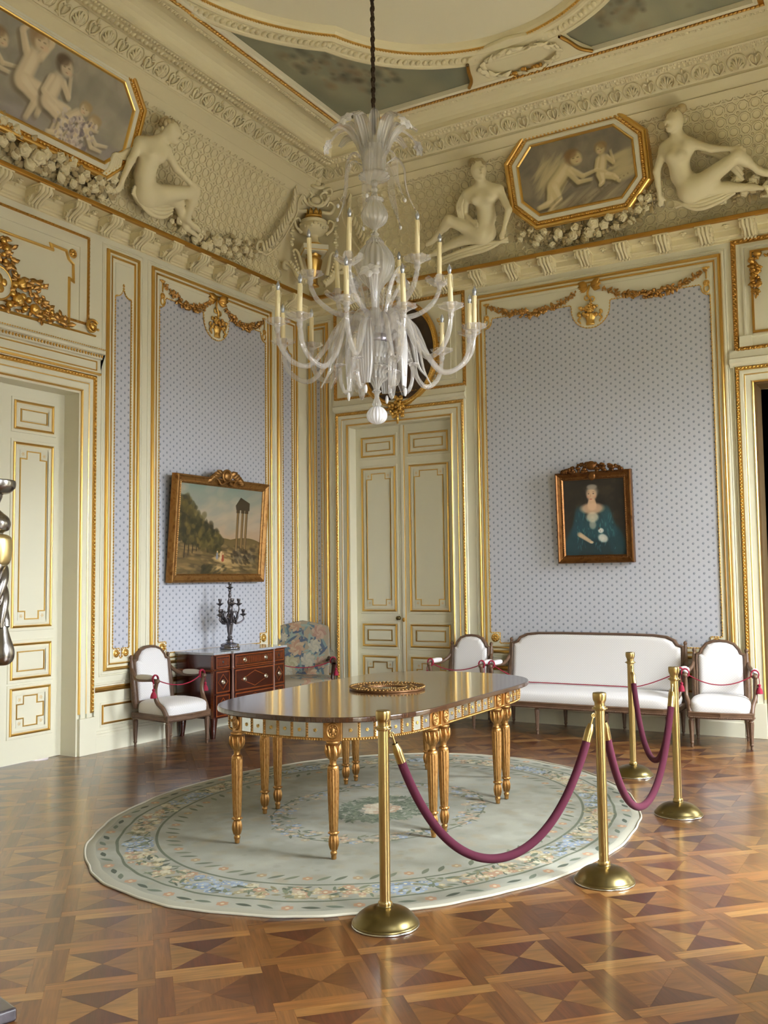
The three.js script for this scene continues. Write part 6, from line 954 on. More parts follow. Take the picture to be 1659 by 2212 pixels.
const SEATED = { head: [0.1, -0.32], n: [0, 0], h: [-0.12, 0.52], k: [0.42, 0.5], a: [0.34, 0.98], k2: [0.26, 0.72], a2: [0.12, 1.12], s: [0.14, 0.0], e: [0.36, 0.26], w: [0.3, -0.16], s2: [-0.16, 0.02], e2: [-0.28, 0.36], w2: [0.06, 0.5] };
const PRONE = { head: [0.22, -0.2], n: [0, 0], h: [-0.42, 0.4], k: [-0.55, 0.78], a: [-0.9, 0.86], k2: [-0.3, 0.8], a2: [-0.62, 1.0], s: [0.08, 0.06], e: [0.4, 0.3], w: [0.78, 0.22], s2: [0.02, 0.1], e2: [0.26, 0.42], w2: [0.62, 0.42] };
const ARMSUP = { ...SEATED, head: [0.05, -0.3], e: [0.32, -0.34], w: [0.12, -0.62], e2: [-0.34, -0.3], w2: [-0.1, -0.6] };
octagonPainting('long octagonal painting of cherubs and flowers in a gilt frame on the cove', 1, -4.66, 1.2, 0.24, 1.25, 0.26, (c, w, h) => {
  const P = painter(c, w, h, 21), A = w / h; c.fillStyle = '#958f7c'; c.fillRect(0, 0, w, h); P.mottle(420, ['176,166,140', '140,136,118', '122,118,106', '190,176,156'], 0.16, 0.02, 0.08);
  for (let i = 0; i < 90; i++) P.blot(P.r(), 0.72 + P.r() * 0.3, 0.1, 0.03, 0, ['146,138,138', '170,160,152', '128,122,116'][i % 3], 0.2);
  cherub(P, 0.12, 0.36, 0.17, A, '208,190,154', '112,98,74', '146,118,80', SEATED); cherub(P, 0.3, 0.4, 0.15, A, '206,188,152', '112,98,74', '132,106,72', PRONE); cherub(P, 0.47, 0.32, 0.19, A, '214,196,160', '108,94,70', '150,122,82', ARMSUP); cherub(P, 0.585, 0.4, 0.17, A, '216,198,164', '104,90,68', '92,74,52', SEATED);
  for (const [x, y, q] of [[0.705, 0.58, 0.13], [0.755, 0.66, 0.14]]) cherub(P, x, y, q, A, '210,194,160', '122,108,84', '172,148,106', PRONE, -0.2);
  for (let i = 0; i < 190; i++) P.blot(0.655 + (P.r() - 0.5) * 0.11 + 0.09 * P.r(), 0.6 + P.r() * 0.34, 0.004 + P.r() * 0.011, 0.004 + P.r() * 0.008, P.r() * 3, ['208,196,188', '166,150,146', '116,108,110', '190,172,162', '224,214,198'][i % 5], 0.7);
});
octagonPainting('small octagonal painting of two winged cherubs in a gilt frame over the sofa wall', 0, 3.79, 0.755, 0.26, 1.235, 0.25, (c, w, h) => {
  const P = painter(c, w, h, 33), A = w / h; c.fillStyle = '#857b66'; c.fillRect(0, 0, w, h); P.mottle(360, ['150,138,112', '112,104,88', '160,150,126', '98,92,82'], 0.18, 0.03, 0.1);
  for (let i = 0; i < 80; i++) { P.blot(0.24 + 0.18 * P.r(), 0.36 + 0.3 * P.r(), 0.11, 0.016, -1.1 + 0.5 * P.r(), '200,184,138', 0.26); P.blot(0.82 + 0.12 * (P.r() - 0.4), 0.42 + 0.26 * P.r(), 0.1, 0.016, -0.5 + 0.4 * P.r(), '192,176,132', 0.24); P.blot(0.5 + 0.5 * (P.r() - 0.5), 0.76 + 0.2 * P.r(), 0.18, 0.024, -0.25, ['172,158,126', '128,116,94'][i % 2], 0.2); }
  cherub(P, 0.7, 0.42, 0.2, A, '204,186,138', '96,82,54', '150,122,76', { ...SEATED, head: [0, -0.3], k: [0.3, 0.7], a: [0.5, 0.9], k2: [-0.1, 0.8], a2: [-0.2, 0.9] }, -0.2);
  cherub(P, 0.44, 0.44, 0.27, A, '212,194,144', '92,78,50', '132,102,62', PRONE);
  P.limb(0.46, 0.86, 0.012, 0.86, 0.64, 0.008, '96,82,56', 0.7); for (let i = 0; i < 50; i++) P.blot(0.3 + P.r() * 0.5, 0.74 + P.r() * 0.14, 0.09, 0.012, -0.5, ['186,172,136', '110,98,76'][i % 2], 0.3);
});
// ------------------------------------------------------------------ corner urn with scrolls on the cove
{
  const o = thing('corner_urn', 'cream and gilt plaster urn with crown and scrolls in the corner above the cornice', 'urn'); o.position.set(0.5, 5.165, 0.56); o.rotation.y = PI / 4; o.rotation.order = 'YXZ';
  mesh('pedestal', [lathe(smooth([[0.001, 0.0], [0.06, 0.0], [0.065, 0.02], [0.045, 0.05], [0.05, 0.12], [0.075, 0.2], [0.1, 0.3], [0.105, 0.34], [0.085, 0.37], [0.1, 0.4]], 40), 4)], MAT.gilt, o);
  mesh('cap', [rbox(-0.155, 0.155, 0.43, 0.49, -0.155, 0.155, 0.006, 1), rbox(-0.14, 0.14, 0.41, 0.425, -0.14, 0.14, 0.004, 1)], MAT.cream, o); mesh('gilt_fillet', [rbox(-0.148, 0.148, 0.422, 0.433, -0.148, 0.148, 0.003, 1), lathe(smooth([[0.1, 0.49], [0.115, 0.5], [0.118, 0.515], [0.1, 0.53]], 12), 28), lathe(smooth([[0.085, 0.85], [0.105, 0.862], [0.105, 0.88], [0.085, 0.892]], 14), 28), ...Array.from({ length: 9 }, (_, k) => { const a = k / 9 * TAU; return [ball(0.09 * Math.cos(a), 0.935, 0.09 * Math.sin(a), 0.016, 0.03, 0.01, 6), at(new THREE.BoxGeometry(0.05, 0.05, 0.008), 0.089 * Math.cos(a), 0.91, 0.089 * Math.sin(a), 0, PI / 2 - a, 0)]; }).flat()], MAT.gilt, o);
  mesh('urn_body', [lathe(smooth([[0.1, 0.53], [0.07, 0.56], [0.055, 0.6], [0.06, 0.63], [0.1, 0.65], [0.16, 0.69], [0.175, 0.735], [0.165, 0.77], [0.145, 0.78], [0.155, 0.8], [0.165, 0.81], [0.15, 0.825], [0.1, 0.835], [0.085, 0.85]], 60), 32), ...Array.from({ length: 26 }, (_, k) => { const a = k / 26 * TAU; return ball(0.172 * Math.cos(a), 0.725 + 0.025 * Math.sin(a * 5), 0.172 * Math.sin(a), 0.018, 0.022, 0.016, 6); })], SC, o);
  const scroll = (pts, r0, r1) => taper(pts, (t) => r0 + (r1 - r0) * t, 30, 8);
  for (const s of [-1, 1]) {
    mesh('handle', scroll([[s * 0.15, 0.66, 0.02], [s * 0.22, 0.72, 0.04], [s * 0.24, 0.8, 0.04], [s * 0.19, 0.83, 0.04], [s * 0.17, 0.79, 0.04]], 0.02, 0.012), SC, o);
    mesh('acanthus_scroll', [scroll([[s * 0.1, 0.02, 0.06], [s * 0.2, 0.1, 0.05], [s * 0.26, 0.22, 0.02], [s * 0.35, 0.28, 0.0], [s * 0.37, 0.22, 0.0], [s * 0.32, 0.2, 0.0]], 0.05, 0.02), scroll([[s * 0.14, 0.12, 0.08], [s * 0.17, 0.26, 0.07], [s * 0.2, 0.4, 0.04], [s * 0.24, 0.44, 0.03], [s * 0.26, 0.4, 0.03]], 0.026, 0.012), ...Array.from({ length: 9 }, (_, k) => ball(s * (0.12 + 0.022 * k), 0.03 + 0.03 * k, 0.1 - 0.006 * k, 0.022, 0.026, 0.02, 6)), ...Array.from({ length: 8 }, (_, k) => ball(s * (0.18 + 0.012 * k), 0.12 + 0.04 * k, 0.07, 0.016, 0.018, 0.015, 6))], SC, o);
    mesh('flower_drop', Array.from({ length: 10 }, (_, k) => ball(s * (0.27 + 0.012 * Math.sin(k * 2)), 0.5 + 0.035 * k, 0.03, 0.02 + 0.006 * (k % 3), 0.02, 0.016, 6)), SC, o);
    mesh('cartouche_scroll', [scroll([[s * 0.03, 0.98, 0.1], [s * 0.1, 1.0, 0.12], [s * 0.15, 1.06, 0.16], [s * 0.11, 1.12, 0.2], [s * 0.05, 1.08, 0.2], [s * 0.07, 1.04, 0.18]], 0.03, 0.014), scroll([[s * 0.1, 0.93, 0.04], [s * 0.2, 0.92, 0.06], [s * 0.24, 0.99, 0.1], [s * 0.18, 1.03, 0.12], [s * 0.15, 0.98, 0.11]], 0.028, 0.012), scroll([[s * 0.08, 1.12, 0.22], [s * 0.16, 1.14, 0.26], [s * 0.18, 1.08, 0.24], [s * 0.13, 1.06, 0.22]], 0.02, 0.01)], SC, o);
  }
  mesh('cartouche_boss', [ball(0, 1.02, 0.16, 0.06, 0.05, 0.04, 12), at(new THREE.TorusGeometry(0.085, 0.018, 8, 26), 0, 1.02, 0.15, -0.5), at(new THREE.TorusGeometry(0.07, 0.022, 8, 22), 0, 1.17, 0.27, -0.7), ball(0, 1.18, 0.27, 0.045, 0.05, 0.04, 10)], SC, o);
}
// scrolled borders where the trellis ends near the corner
for (const side of [1, 0]) {
  const o = coveThing('scroll_border', side ? 'scrolled plaster leaf border ending the trellis of the papered wall beside the urn' : 'scrolled plaster leaf border ending the trellis of the sofa wall beside the urn', 'ornament', side), q = side ? -1 : 1;
  const P = [[0.92, 1.12], [0.97, 1.0], [0.94, 0.86], [1.0, 0.66], [1.1, 0.44], [1.24, 0.28], [1.36, 0.24], [1.4, 0.32], [1.33, 0.36], [1.28, 0.31]].map(([u, v]) => [q * u, v, 0.0 + 0.02]);
  mesh('border_roll', taper(P, (t) => 0.016, 60, 8), SC, o); mesh('inner_fillet', taper(P.slice(0, 7).map(([u, v, w]) => [u - q * 0.09, v - 0.01, w - 0.01]), (t) => 0.012, 50, 6), SC, o);
  const c = curve(P), lv = []; for (let i = 0; i < 17; i++) { const t = 0.06 + i * 0.042, p = c.getPointAt(t); lv.push(taper([[p.x, p.y, 0.03], [p.x + q * 0.05, p.y + 0.02, 0.06], [p.x + q * 0.075, p.y + 0.075, 0.05], [p.x + q * 0.05, p.y + 0.1, 0.03]], (k) => 0.018 * Math.sin(PI * Math.min(1, 0.2 + k * 0.75)) * (0.7 + 0.5 * Math.abs(Math.sin(i * 1.3))), 12, 6)); }
  mesh('acanthus_leaves', lv, SC, o);
}

// ------------------------------------------------------------------ gilt swags on the panel heads, overdoor ornaments
function giltGarland(pts, r, n) { const c = curve(pts), g = []; for (let i = 0; i < n; i++) { const t = (i + 0.5) / n, p = c.getPointAt(t), k = r * (0.55 + 0.6 * Math.sin(PI * t)); for (let j = 0; j < 3; j++) g.push(ball(p.x + rr(-1, 1) * k, p.y + rr(-1, 1) * k, p.z + rr(0, 0.6) * k, k * rr(0.35, 0.6), k * rr(0.3, 0.5), k * 0.4, 6)); g.push(leafG.clone().applyMatrix4(M4(p.x, p.y, p.z + 0.3 * k, rr(-0.5, 0.5), rr(-0.6, 0.2), rr(0, 6.3), k * 1.7))); } return merge(g); }
function panelSwag(label, left, uc, half) {
  const o = thing('gilt_swag', label, 'swag', 'gilt swags on the wide panels'); if (left) o.rotation.y = PI / 2; const z = 0.022, e = half - 0.03, yT = 4.735;
  for (const s of [-1, 1]) {
    mesh('garland', giltGarland([[uc + s * e, yT, z], [uc + s * e * 0.86, yT - 0.08, z], [uc + s * e * 0.62, yT - 0.165, z], [uc + s * e * 0.36, yT - 0.14, z], [uc + s * e * 0.12, yT - 0.02, z]], 0.036, Math.round(34 * half)), MAT.giltAgedFine, o);
    mesh('pendant', [ball(uc + s * e, yT + 0.01, z, 0.022, 0.02, 0.014), tube([[uc + s * e, yT, z], [uc + s * e, yT - 0.1, z]], 0.008, 6, 6), at(rosette(0.034), uc + s * e, yT - 0.145, z), at(new THREE.TorusGeometry(0.03, 0.008, 6, 18), uc + s * e, yT - 0.2, z, 0, 0, 0, 0.9, 1.3, 1), ball(uc + s * e + 0.025, yT + 0.015, z, 0.015, 0.012, 0.01, 6), ball(uc + s * e - 0.025, yT + 0.015, z, 0.015, 0.012, 0.01, 6)], MAT.gilt, o);
    mesh('bow_leaf', [0, 1, 2].map((k) => leafG.clone().applyMatrix4(M4(uc + s * 0.02, yT + 0.03, z + 0.01 * k, 0, -0.25, (s > 0 ? 0 : PI) + s * (k - 1) * 0.42, 0.12))), MAT.giltDull, o);
  }
  const bz = z + 0.012, g = [latheRib(smooth([[0.001, 4.335], [0.04, 4.335], [0.045, 4.35], [0.04, 4.38], [0.052, 4.42], [0.062, 4.455]], 20), 40, 14, 0.08).translate(0, 0, 0).applyMatrix4(M4(uc, 0, z, 0, 0, 0, 1, 1, 0.6))];
  mesh('basket', g, MAT.gilt, o);
  const fl = []; for (let i = 0; i < 46; i++) { const a = rr(-1.7, 1.7), d = rr(0.02, 0.14); fl.push(ball(uc + Math.sin(a) * d * 1.0, 4.47 + Math.cos(a) * d * 0.62 - (Math.abs(a) > 1.1 ? 0.03 : 0), bz + rr(0, 0.03), rr(0.014, 0.028), rr(0.012, 0.026), 0.016, 6)); } for (const s of [-1, 1]) for (let i = 0; i < 12; i++) fl.push(ball(uc + s * (0.12 + 0.012 * Math.sin(i)), 4.48 - i * 0.0105, bz, 0.016 - 0.0006 * i, 0.014, 0.012, 6));
  mesh('basket_flowers', fl, MAT.gilt, o); mesh('ribbon', [tube([[uc, yT + 0.04, z], [uc - 0.02, yT - 0.06, z + 0.01], [uc + 0.015, yT - 0.13, z + 0.01], [uc, yT - 0.2, z]], 0.012, 20, 6), at(new THREE.TorusGeometry(0.026, 0.008, 6, 16), uc - 0.03, yT - 0.1, z + 0.01), at(new THREE.TorusGeometry(0.026, 0.008, 6, 16), uc + 0.03, yT - 0.12, z + 0.01)], MAT.gilt, o);
}
panelSwag('gilt flower swag with a hanging basket above the landscape painting', true, -1.7975, 0.9); panelSwag('gilt flower swag with a hanging basket above the sofa and portrait', false, 3.7725, 1.26);
{
  // fruit and medallion over the door in the papered wall
  const o = thing('gilt_fruit_relief', 'gilt relief of fruit and leaves round a cream medallion over the deep-set door', 'relief'); o.rotation.y = PI / 2; o.position.x = 0.012;
  const F = [[4.452, 4.235, 0.056], [4.506, 4.321, 0.029], [4.471, 4.285, 0.022], [4.516, 4.213, 0.046], [4.484, 4.081, 0.061], [4.432, 4.124, 0.046], [4.367, 4.11, 0.041], [4.305, 4.044, 0.056], [4.252, 4.129, 0.031], [4.202, 4.131, 0.018], [4.158, 4.07, 0.025], [4.108, 4.067, 0.029], [4.107, 4.01, 0.027], [4.15, 3.999, 0.02], [4.237, 3.999, 0.036], [4.017, 3.999, 0.018], [4.05, 4.013, 0.02], [3.999, 4.04, 0.018], [3.959, 3.985, 0.015], [4.327, 4.238, 0.025], [4.224, 4.276, 0.029], [4.279, 4.266, 0.014], [4.57, 4.02, 0.046], [4.407, 4.02, 0.041], [4.538, 4.127, 0.041], [4.612, 4.396, 0.031], [4.603, 4.508, 0.041], [4.557, 4.542, 0.025], [4.638, 4.567, 0.041], [4.63, 4.45, 0.031], [4.576, 4.346, 0.022], [4.555, 4.452, 0.02]];
  for (const [z, v, r] of F) for (const s of [0, 1]) { const u = s ? -(2 * 4.69 - z) : -z; if (r > 0.05) { const m = mesh('fruit', latheRib(smooth([[0.001, -1], [0.6, -0.85], [1, -0.2], [0.95, 0.4], [0.5, 0.85], [0.12, 0.8], [0.08, 1.1]], 20), 30, 8, 0.06), MAT.gilt, o); m.position.set(u, v, r * 0.55); m.scale.set(r * 0.85, r * 0.85, r * 0.7); m.rotation.z = rr(-1, 1); } else { const m = mesh('fruit', ball(0, 0, 0, 1, 1, 0.85, 10), MAT.gilt, o); m.position.set(u, v, r * 0.6); m.scale.setScalar(r * 0.72); } }
  const lv = []; for (let i = 0; i < 150; i++) { const [z, v, r] = F[i % F.length]; for (const s of [0, 1]) lv.push(leafG.clone().applyMatrix4(M4((s ? -(9.38 - z) : -z) + rr(-0.04, 0.04), v + rr(-0.04, 0.04), 0.012, rr(-0.4, 0.4), rr(-0.5, 0.1), rr(0, 6.3), rr(0.04, 0.085)))); } mesh('leaves', lv, MAT.giltAgedFine, o);
  mesh('medallion', at(lathe(smooth([[0.001, 0.03], [0.12, 0.028], [0.14, 0.02], [0.142, 0.0]], 16), 40), -4.69, 4.19, 0, PI / 2), MAT.cream, o); mesh('medallion_rim', at(new THREE.TorusGeometry(0.148, 0.012, 8, 48), -4.69, 4.19, 0.014), MAT.gilt, o);
  mesh('medallion_figure', [ball(-4.69, 4.22, 0.035, 0.04, 0.05, 0.02, 12), ball(-4.69, 4.14, 0.03, 0.06, 0.045, 0.02, 12), ball(-4.63, 4.2, 0.03, 0.03, 0.035, 0.015, 8)], MAT.gilt, o);
}
{
  // oval portrait over the double door
  const o = thing('oval_painting', 'dark oval painting in a gilt frame over the double door', 'painting'); o.position.set(1.36, 4.33, 0.02);
  const E = arcPts(0, 0, 0.5, 0.6, 0, TAU * 59 / 60, 59);
  mesh('gilt_frame', [mould(E, [[0.06, 0], [0.06, 0.03], [0.05, 0.05], [0.035, 0.055], [0.02, 0.04], [0.01, 0.045], [-0.005, 0.03], [-0.01, 0.01]]), string(E, 0.036, beadU(0.012, 0.009, 0.01), true, 0.035, 0.056)], MAT.gilt, o);
  const tx = canvasTex(512, 614, (c, w, h) => { const P = painter(c, w, h, 5); c.fillStyle = '#3a2d22'; c.fillRect(0, 0, w, h); P.mottle(300, ['70,52,36', '40,30,24', '92,70,48', '58,50,44'], 0.3, 0.03, 0.1); for (let i = 0; i < 40; i++) P.blot(0.3 + 0.4 * P.r(), 0.45 + 0.4 * P.r(), 0.06, 0.04, P.r() * 3, ['120,92,66', '86,60,46'][i % 2], 0.25); P.blot(0.5, 0.36, 0.1, 0.12, 0, '150,118,88', 0.7); }, true, false);
  const g = new THREE.ShapeGeometry(shapeOf(E)), p = g.attributes.position, uv = new Float32Array(p.count * 2); for (let i = 0; i < p.count; i++) { uv[2 * i] = p.getX(i) / 1.0 + 0.5; uv[2 * i + 1] = p.getY(i) / 1.2 + 0.5; } g.setAttribute('uv', new THREE.BufferAttribute(uv, 2)); mesh('canvas', g.translate(0, 0, 0.012), mat('#ffffff', 0.4, 0, { map: tx }), o);
  const cl = []; for (let i = 0; i < 40; i++) cl.push(ball(rr(-0.09, 0.09), -0.66 + rr(-0.12, 0.12), 0.05 + rr(0, 0.03), rr(0.018, 0.034), rr(0.018, 0.03), 0.02, 6)); mesh('bottom_cluster', [cl, taper([[0, -0.7, 0.04], [0.01, -0.8, 0.05], [0, -0.86, 0.03]], (t) => 0.03 * (1 - t * 0.6), 10, 8)], MAT.gilt, o);
  for (const s of [-1, 1]) mesh('side_cluster', giltGarland([[s * 0.56, 0.36, 0.03], [s * 0.62, 0.2, 0.03], [s * 0.55, -0.3, 0.03], [s * 0.42, -0.42, 0.03]].slice(s > 0 ? 0 : 0), 0.028, 20), MAT.gilt, o);
  const r = thing('gilt_pendant_relief', 'gilt leaf pendants in the overdoor panel by the windows', 'relief'); r.position.set(0, 0, 0.02);
  for (const x of [5.475, 6.86]) mesh('pendant', [giltGarland([[x, 4.82, 0], [x, 4.7, 0.01], [x, 4.55, 0.01], [x + 0.005, 4.38, 0]], 0.04, 26), ball(x + 0.03, 4.8, 0.02, 0.045, 0.03, 0.03)], MAT.giltDull, r);
  mesh('crossbar_garland', giltGarland([[5.5, 4.8, 0], [5.8, 4.7, 0.01], [6.17, 4.66, 0.01], [6.5, 4.7, 0.01], [6.84, 4.8, 0]], 0.03, 30), MAT.giltDull, r);
}

// ------------------------------------------------------------------ framed paintings
function framed(o, w, h, fw, depth, m, tex, gloss = 0.35) {
  const P = rect(-w / 2, w / 2, -h / 2, h / 2);
  mesh('frame', [mould(P, [[0, -depth], [0, 0.02], [-0.008, 0.032], [-fw * 0.2, 0.034], [-fw * 0.3, 0.024], [-fw * 0.62, 0.012], [-fw * 0.75, 0.012], [-fw * 0.86, 0.016], [-fw, 0.004], [-fw - 0.002, -0.004]]), string(P, 0.022, beadU(0.008, 0.006, 0.006), true, -fw * 0.8, 0.014)], m, o);
  const g = new THREE.PlaneGeometry(w - 2 * fw + 0.004, h - 2 * fw + 0.004).translate(0, 0, -0.004); mesh('canvas', g, mat('#ffffff', gloss, 0, { map: tex, clearcoat: 0.25, clearcoatRoughness: 0.3 }), o);
  mesh('back_board', box(-w / 2 + 0.004, w / 2 - 0.004, -h / 2 + 0.004, h / 2 - 0.004, -depth, -0.008), MAT.dark, o);
}
{
  const land = canvasTex(1024, 720, (c, w, h) => {
    const P = painter(c, w, h, 77), g = c.createLinearGradient(0, 0, 0, h * 0.7); g.addColorStop(0, '#76867c'); g.addColorStop(0.45, '#a39680'); g.addColorStop(1, '#a8886a'); c.fillStyle = g; c.fillRect(0, 0, w, h);
    for (let i = 0; i < 90; i++) P.blot(P.r(), P.r() * 0.5, 0.05 + P.r() * 0.08, 0.025 + P.r() * 0.03, -0.3, ['170,152,132', '134,136,126', '180,158,134', '120,130,122'][i % 4], 0.25);
    c.fillStyle = '#65532f'; c.beginPath(); c.moveTo(0, h * 0.66); c.quadraticCurveTo(w * 0.4, h * 0.55, w * 0.62, h * 0.6); c.quadraticCurveTo(w * 0.85, h * 0.54, w, h * 0.62); c.lineTo(w, h); c.lineTo(0, h); c.fill();
    for (let i = 0; i < 260; i++) P.blot(P.r(), 0.66 + P.r() * 0.36, 0.02 + P.r() * 0.07, 0.008 + P.r() * 0.014, 0.1, ['96,76,44', '140,112,68', '70,56,34', '160,130,84', '52,44,26'][i % 5], 0.4);
    for (let i = 0; i < 60; i++) P.blot(0.35 + 0.5 * P.r() * P.r() + 0.1, 0.74 + P.r() * 0.22, 0.06, 0.012, 0.12, '186,154,104', 0.4);
    for (let k = 0; k < 7; k++) { const x = 0.08 + k * 0.045, b = 0.82 - k * 0.025, sc = 1 - k * 0.09; c.strokeStyle = '#2c2214'; c.lineWidth = 12 * sc; c.beginPath(); c.moveTo(x * w, b * h); c.quadraticCurveTo((x + 0.008) * w, (b - 0.2) * h, (x - 0.004) * w, (b - 0.36 * sc) * h); c.stroke(); }
    for (let i = 0; i < 620; i++) { const k = P.r() ** 1.4, x = 0.02 + k * 0.46, top = 0.12 + k * 0.46, y = top + P.r() * (0.5 - k * 0.34); P.blot(x + (P.r() - 0.5) * 0.1, y, 0.014 + P.r() * 0.032, 0.016 + P.r() * 0.026, P.r() * 3, ['44,42,22', '62,58,28', '84,74,34', '34,32,18', '110,92,42'][i % 5], 0.6); }
    for (const x of [0.695, 0.755, 0.805]) { const gr = c.createLinearGradient((x - 0.016) * w, 0, (x + 0.016) * w, 0); gr.addColorStop(0, '#5a4628'); gr.addColorStop(0.5, '#8a6e44'); gr.addColorStop(1, '#3c2e1a'); c.fillStyle = gr; c.fillRect((x - 0.015) * w, h * 0.26, 0.03 * w, h * 0.5); c.fillStyle = '#463620'; c.fillRect((x - 0.022) * w, h * 0.24, 0.044 * w, h * 0.045); c.fillRect((x - 0.024) * w, h * 0.73, 0.048 * w, h * 0.03); }
    c.fillStyle = '#3a3020'; c.beginPath(); c.moveTo(0.66 * w, h * 0.2); c.lineTo(0.72 * w, h * 0.1); c.lineTo(0.84 * w, h * 0.16); c.lineTo(0.84 * w, h * 0.25); c.lineTo(0.67 * w, h * 0.25); c.fill();
    for (let i = 0; i < 60; i++) P.blot(0.64 + P.r() * 0.3, 0.72 + P.r() * 0.14, 0.02 + P.r() * 0.03, 0.016, P.r(), ['60,50,34', '120,104,78', '44,36,24'][i % 3], 0.6);
    const fig = (x, y, q, col) => { P.blot(x, y, 0.014 * q, 0.03 * q, 0, col, 0.95); P.blot(x, y + 0.03 * q, 0.02 * q, 0.02 * q, 0, col, 0.9); P.blot(x, y - 0.036 * q, 0.008 * q, 0.009 * q, 0, '206,168,128', 0.95); };
    fig(0.465, 0.78, 1, '120,128,140'); fig(0.51, 0.79, 1.15, '196,168,128'); fig(0.535, 0.805, 1, '150,60,40');
    for (let i = 0; i < 60; i++) P.blot(0.3 + P.r() * 0.3 * P.r(), 0.9 + P.r() * 0.1, 0.03, 0.012, -0.5, ['36,34,20', '58,52,28'][i % 2], 0.5);
  }, true, false);
  const fr = mat('#a58052', 0.4, 0.85, { map: patina }), o = thing('landscape_painting', 'landscape painting of trees and ruined columns in a gilt frame above the commode', 'painting'); o.position.set(0.125, 2.15, 1.84); o.rotation.set(0.075, PI / 2, 0, 'YXZ');
  framed(o, 1.56, 1.14, 0.092, 0.05, fr, land);
  const cr = [ball(0, 0.6, 0.035, 0.06, 0.055, 0.03, 14), at(new THREE.TorusGeometry(0.07, 0.016, 8, 28), 0, 0.6, 0.03, 0, 0, 0, 1, 0.9, 1)]; for (const s of [-1, 1]) { for (let k = 0; k < 6; k++) cr.push(leafG.clone().applyMatrix4(M4(s * (0.05 + k * 0.03), 0.6 - k * 0.006, 0.03, 0, -0.2, (s > 0 ? 0 : PI) + s * (0.5 - 0.2 * k), 0.11))); cr.push(taper([[s * 0.03, 0.53, 0.04], [s * 0.1, 0.5, 0.04], [s * 0.16, 0.56, 0.03], [s * 0.26, 0.57, 0.02]], (t) => 0.016 * (1 - 0.6 * t), 16, 6)); }
  mesh('crest', cr, fr, o);
  const por = canvasTex(640, 800, (c, w, h) => {
    const P = painter(c, w, h, 15); c.fillStyle = '#1d1714'; c.fillRect(0, 0, w, h); P.mottle(160, ['44,34,26', '30,24,20', '58,46,34'], 0.3, 0.04, 0.12);
    P.blot(0.5, 0.8, 0.52, 0.4, 0, '20,50,60', 0.9); P.limb(0.2, 0.7, 0.14, 0.1, 0.95, 0.16, '22,56,66', 0.9); P.limb(0.8, 0.7, 0.14, 0.9, 0.95, 0.16, '22,56,66', 0.9); P.limb(0.28, 0.41, 0.11, 0.2, 0.7, 0.11, '26,66,78', 0.9); P.limb(0.67, 0.41, 0.11, 0.78, 0.7, 0.11, '30,72,82', 0.9); P.blot(0.5, 0.62, 0.24, 0.26, 0, '32,76,86', 0.85);
    for (let i = 0; i < 130; i++) P.blot(0.18 + P.r() * 0.64, 0.46 + P.r() * 0.46, 0.02 + P.r() * 0.05, 0.008 + P.r() * 0.01, 1.2 + P.r() * 0.8, ['60,116,122', '18,48,58', '84,138,138', '24,58,70'][i % 4], 0.4);
    P.limb(0.47, 0.29, 0.07, 0.47, 0.36, 0.085, '196,160,128'); P.blot(0.47, 0.385, 0.23, 0.11, 0, '206,170,138', 0.95); P.blot(0.47, 0.5, 0.12, 0.1, 0, '214,198,172', 0.85); P.blot(0.47, 0.6, 0.07, 0.09, 0, '200,186,164', 0.6);
    P.blot(0.48, 0.17, 0.125, 0.12, 0, '128,118,106', 0.95); P.blot(0.47, 0.205, 0.1, 0.128, 0, '206,170,138', 0.97); P.blot(0.48, 0.1, 0.105, 0.05, 0, '146,136,122', 0.9);
    for (const s of [-1, 1]) { P.blot(0.46 + s * 0.04, 0.19, 0.018, 0.01, 0, '56,42,34', 0.9); P.blot(0.46 + s * 0.042, 0.168, 0.024, 0.007, 0, '110,86,68', 0.7); P.blot(0.465 + s * 0.055, 0.232, 0.026, 0.02, 0, '200,136,112', 0.5); } P.limb(0.455, 0.195, 0.008, 0.45, 0.228, 0.012, '184,142,110', 0.7); P.blot(0.456, 0.262, 0.028, 0.01, 0, '164,80,70', 0.9);
    P.limb(0.24, 0.72, 0.05, 0.42, 0.82, 0.035, '208,174,140'); P.blot(0.44, 0.83, 0.04, 0.026, 0, '212,178,144', 0.9);
    P.blot(0.63, 0.78, 0.1, 0.08, 0.5, '212,206,194', 0.92); P.blot(0.6, 0.68, 0.055, 0.05, 0, '220,214,204', 0.92); P.blot(0.57, 0.65, 0.018, 0.03, 0.4, '70,56,48', 0.85); P.blot(0.59, 0.685, 0.008, 0.008, 0, '30,24,20', 0.9);
  }, true, false);
  const f2 = mat('#7c5632', 0.36, 0.8, { map: patina }), p = thing('portrait_painting', 'portrait of a seated woman in blue, in a carved gilt frame above the sofa', 'painting'); p.position.set(3.775, 2.23, 0.085); p.rotation.x = 0.05;
  framed(p, 0.83, 0.98, 0.085, 0.045, f2, por);
  const c2 = []; for (let i = 0; i < 70; i++) { const x = rr(-0.33, 0.33); c2.push(ball(x, 0.49 + rr(0, 0.09) * (1 - (x / 0.36) ** 2), 0.02 + rr(0, 0.03), rr(0.016, 0.03), rr(0.014, 0.026), 0.018, 6)); } c2.push(ball(0, 0.55, 0.04, 0.06, 0.05, 0.03, 10), ball(0, 0.44, 0.03, 0.045, 0.05, 0.02, 10)); mesh('crest', c2, f2, p);
}

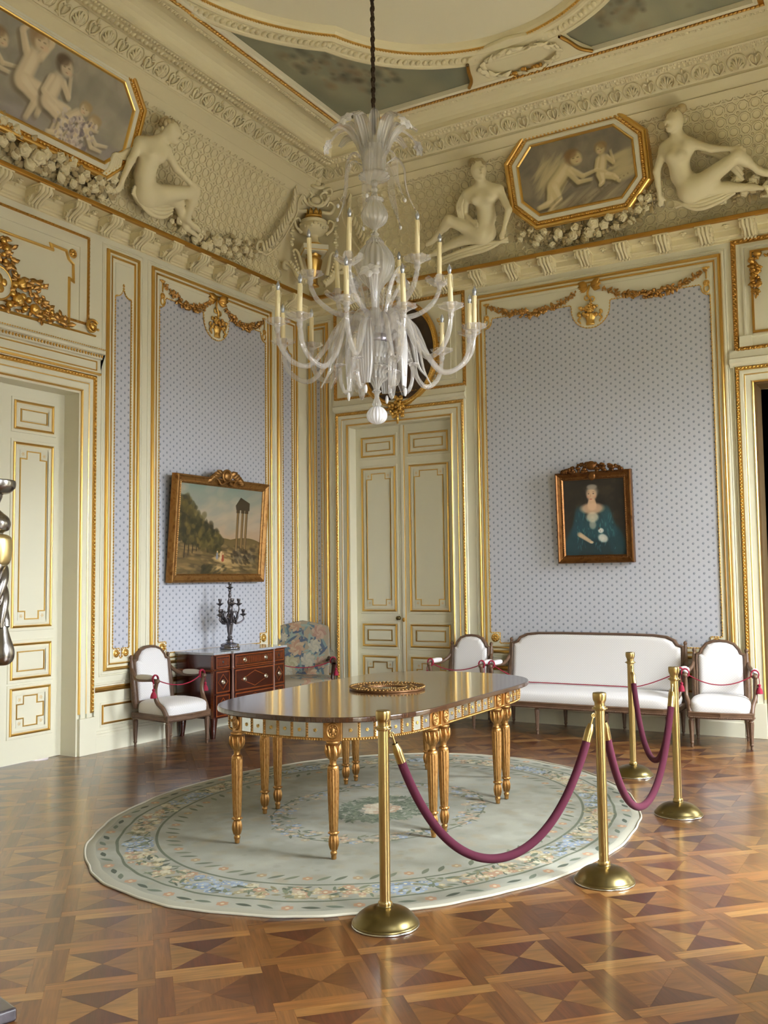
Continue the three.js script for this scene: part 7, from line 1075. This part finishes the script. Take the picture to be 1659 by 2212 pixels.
// ------------------------------------------------------------------ silvered torchere by the doorway, partly out of the picture
{
  const o = thing('silver_torchere', 'silvered torchere with a twisted branch, gilt collar and candle cup on a dark stone plinth', 'candelabrum'); o.position.set(3.645, 0, 7.66);
  const sil = mat('#8f8a86', 0.24, 1), gl = mat('#d8c490', 0.3, 1), stone = mat('#4b4348', 0.25, 0, { map: rep(grainTex, 4), clearcoat: 0.6, clearcoatRoughness: 0.1 });
  mesh('plinth', rbox(-0.225, 0.225, 0, 0.05, -0.225, 0.225, 0.012, 2).rotateY(-0.257), stone, o);
  mesh('column', latheRib(smooth([[0.001, 0.05], [0.1, 0.05], [0.09, 0.1], [0.04, 0.16], [0.03, 0.3], [0.04, 0.7], [0.03, 1.1], [0.045, 1.3], [0.03, 1.5], [0.04, 1.7], [0.02, 1.95], [0.001, 1.97]], 80), 40, 4, 0.14, 7), sil, o);
  const arm = new THREE.Group(); arm.name = 'branch'; arm.position.set(0.148, 0, -0.10); o.add(arm);
  mesh('candle_cup', lathe(smooth([[0.001, 1.955], [0.07, 1.957], [0.085, 1.978], [0.088, 1.992], [0.091, 1.99], [0.09, 1.965], [0.07, 1.945], [0.046, 1.938], [0.044, 1.928], [0.034, 1.9], [0.036, 1.88], [0.044, 1.872], [0.05, 1.866], [0.068, 1.85], [0.076, 1.826], [0.068, 1.802], [0.05, 1.792], [0.05, 1.78]], 70), 40), sil, arm);
  mesh('gilt_collar', lathe(smooth([[0.001, 1.785], [0.06, 1.785], [0.076, 1.776], [0.082, 1.75], [0.08, 1.7], [0.07, 1.672], [0.05, 1.664], [0.001, 1.664]], 40), 36), gl, arm);
  const tw = []; for (let k = 0; k < 4; k++) tw.push(taper(Array.from({ length: 26 }, (_, i) => { const t = i / 25, a = k * TAU / 4 + t * 4.2, r = 0.043 * (1 - 0.68 * t); return [r * Math.cos(a) + 0.045 * t, 1.67 - t * 0.235, r * Math.sin(a) - 0.026 * t]; }), (t) => 0.029 * (1 - 0.45 * t), 50, 10));
  mesh('twisted_stem', tw, sil, arm);
  mesh('drop_finial', latheRib(smooth([[0.016, 1.455], [0.02, 1.43], [0.03, 1.395], [0.042, 1.36], [0.046, 1.335], [0.04, 1.308], [0.022, 1.293], [0.001, 1.29]], 40), 32, 3, 0.03).translate(0.048, 0, -0.028), sil, arm);
  mesh('side_scroll', taper([[0, 1.73, 0], [-0.06, 1.71, 0.04], [-0.11, 1.6, 0.07], [-0.13, 1.45, 0.09]], (t) => 0.024, 20, 8), sil, arm);
}

renderer.render(scene, camera);
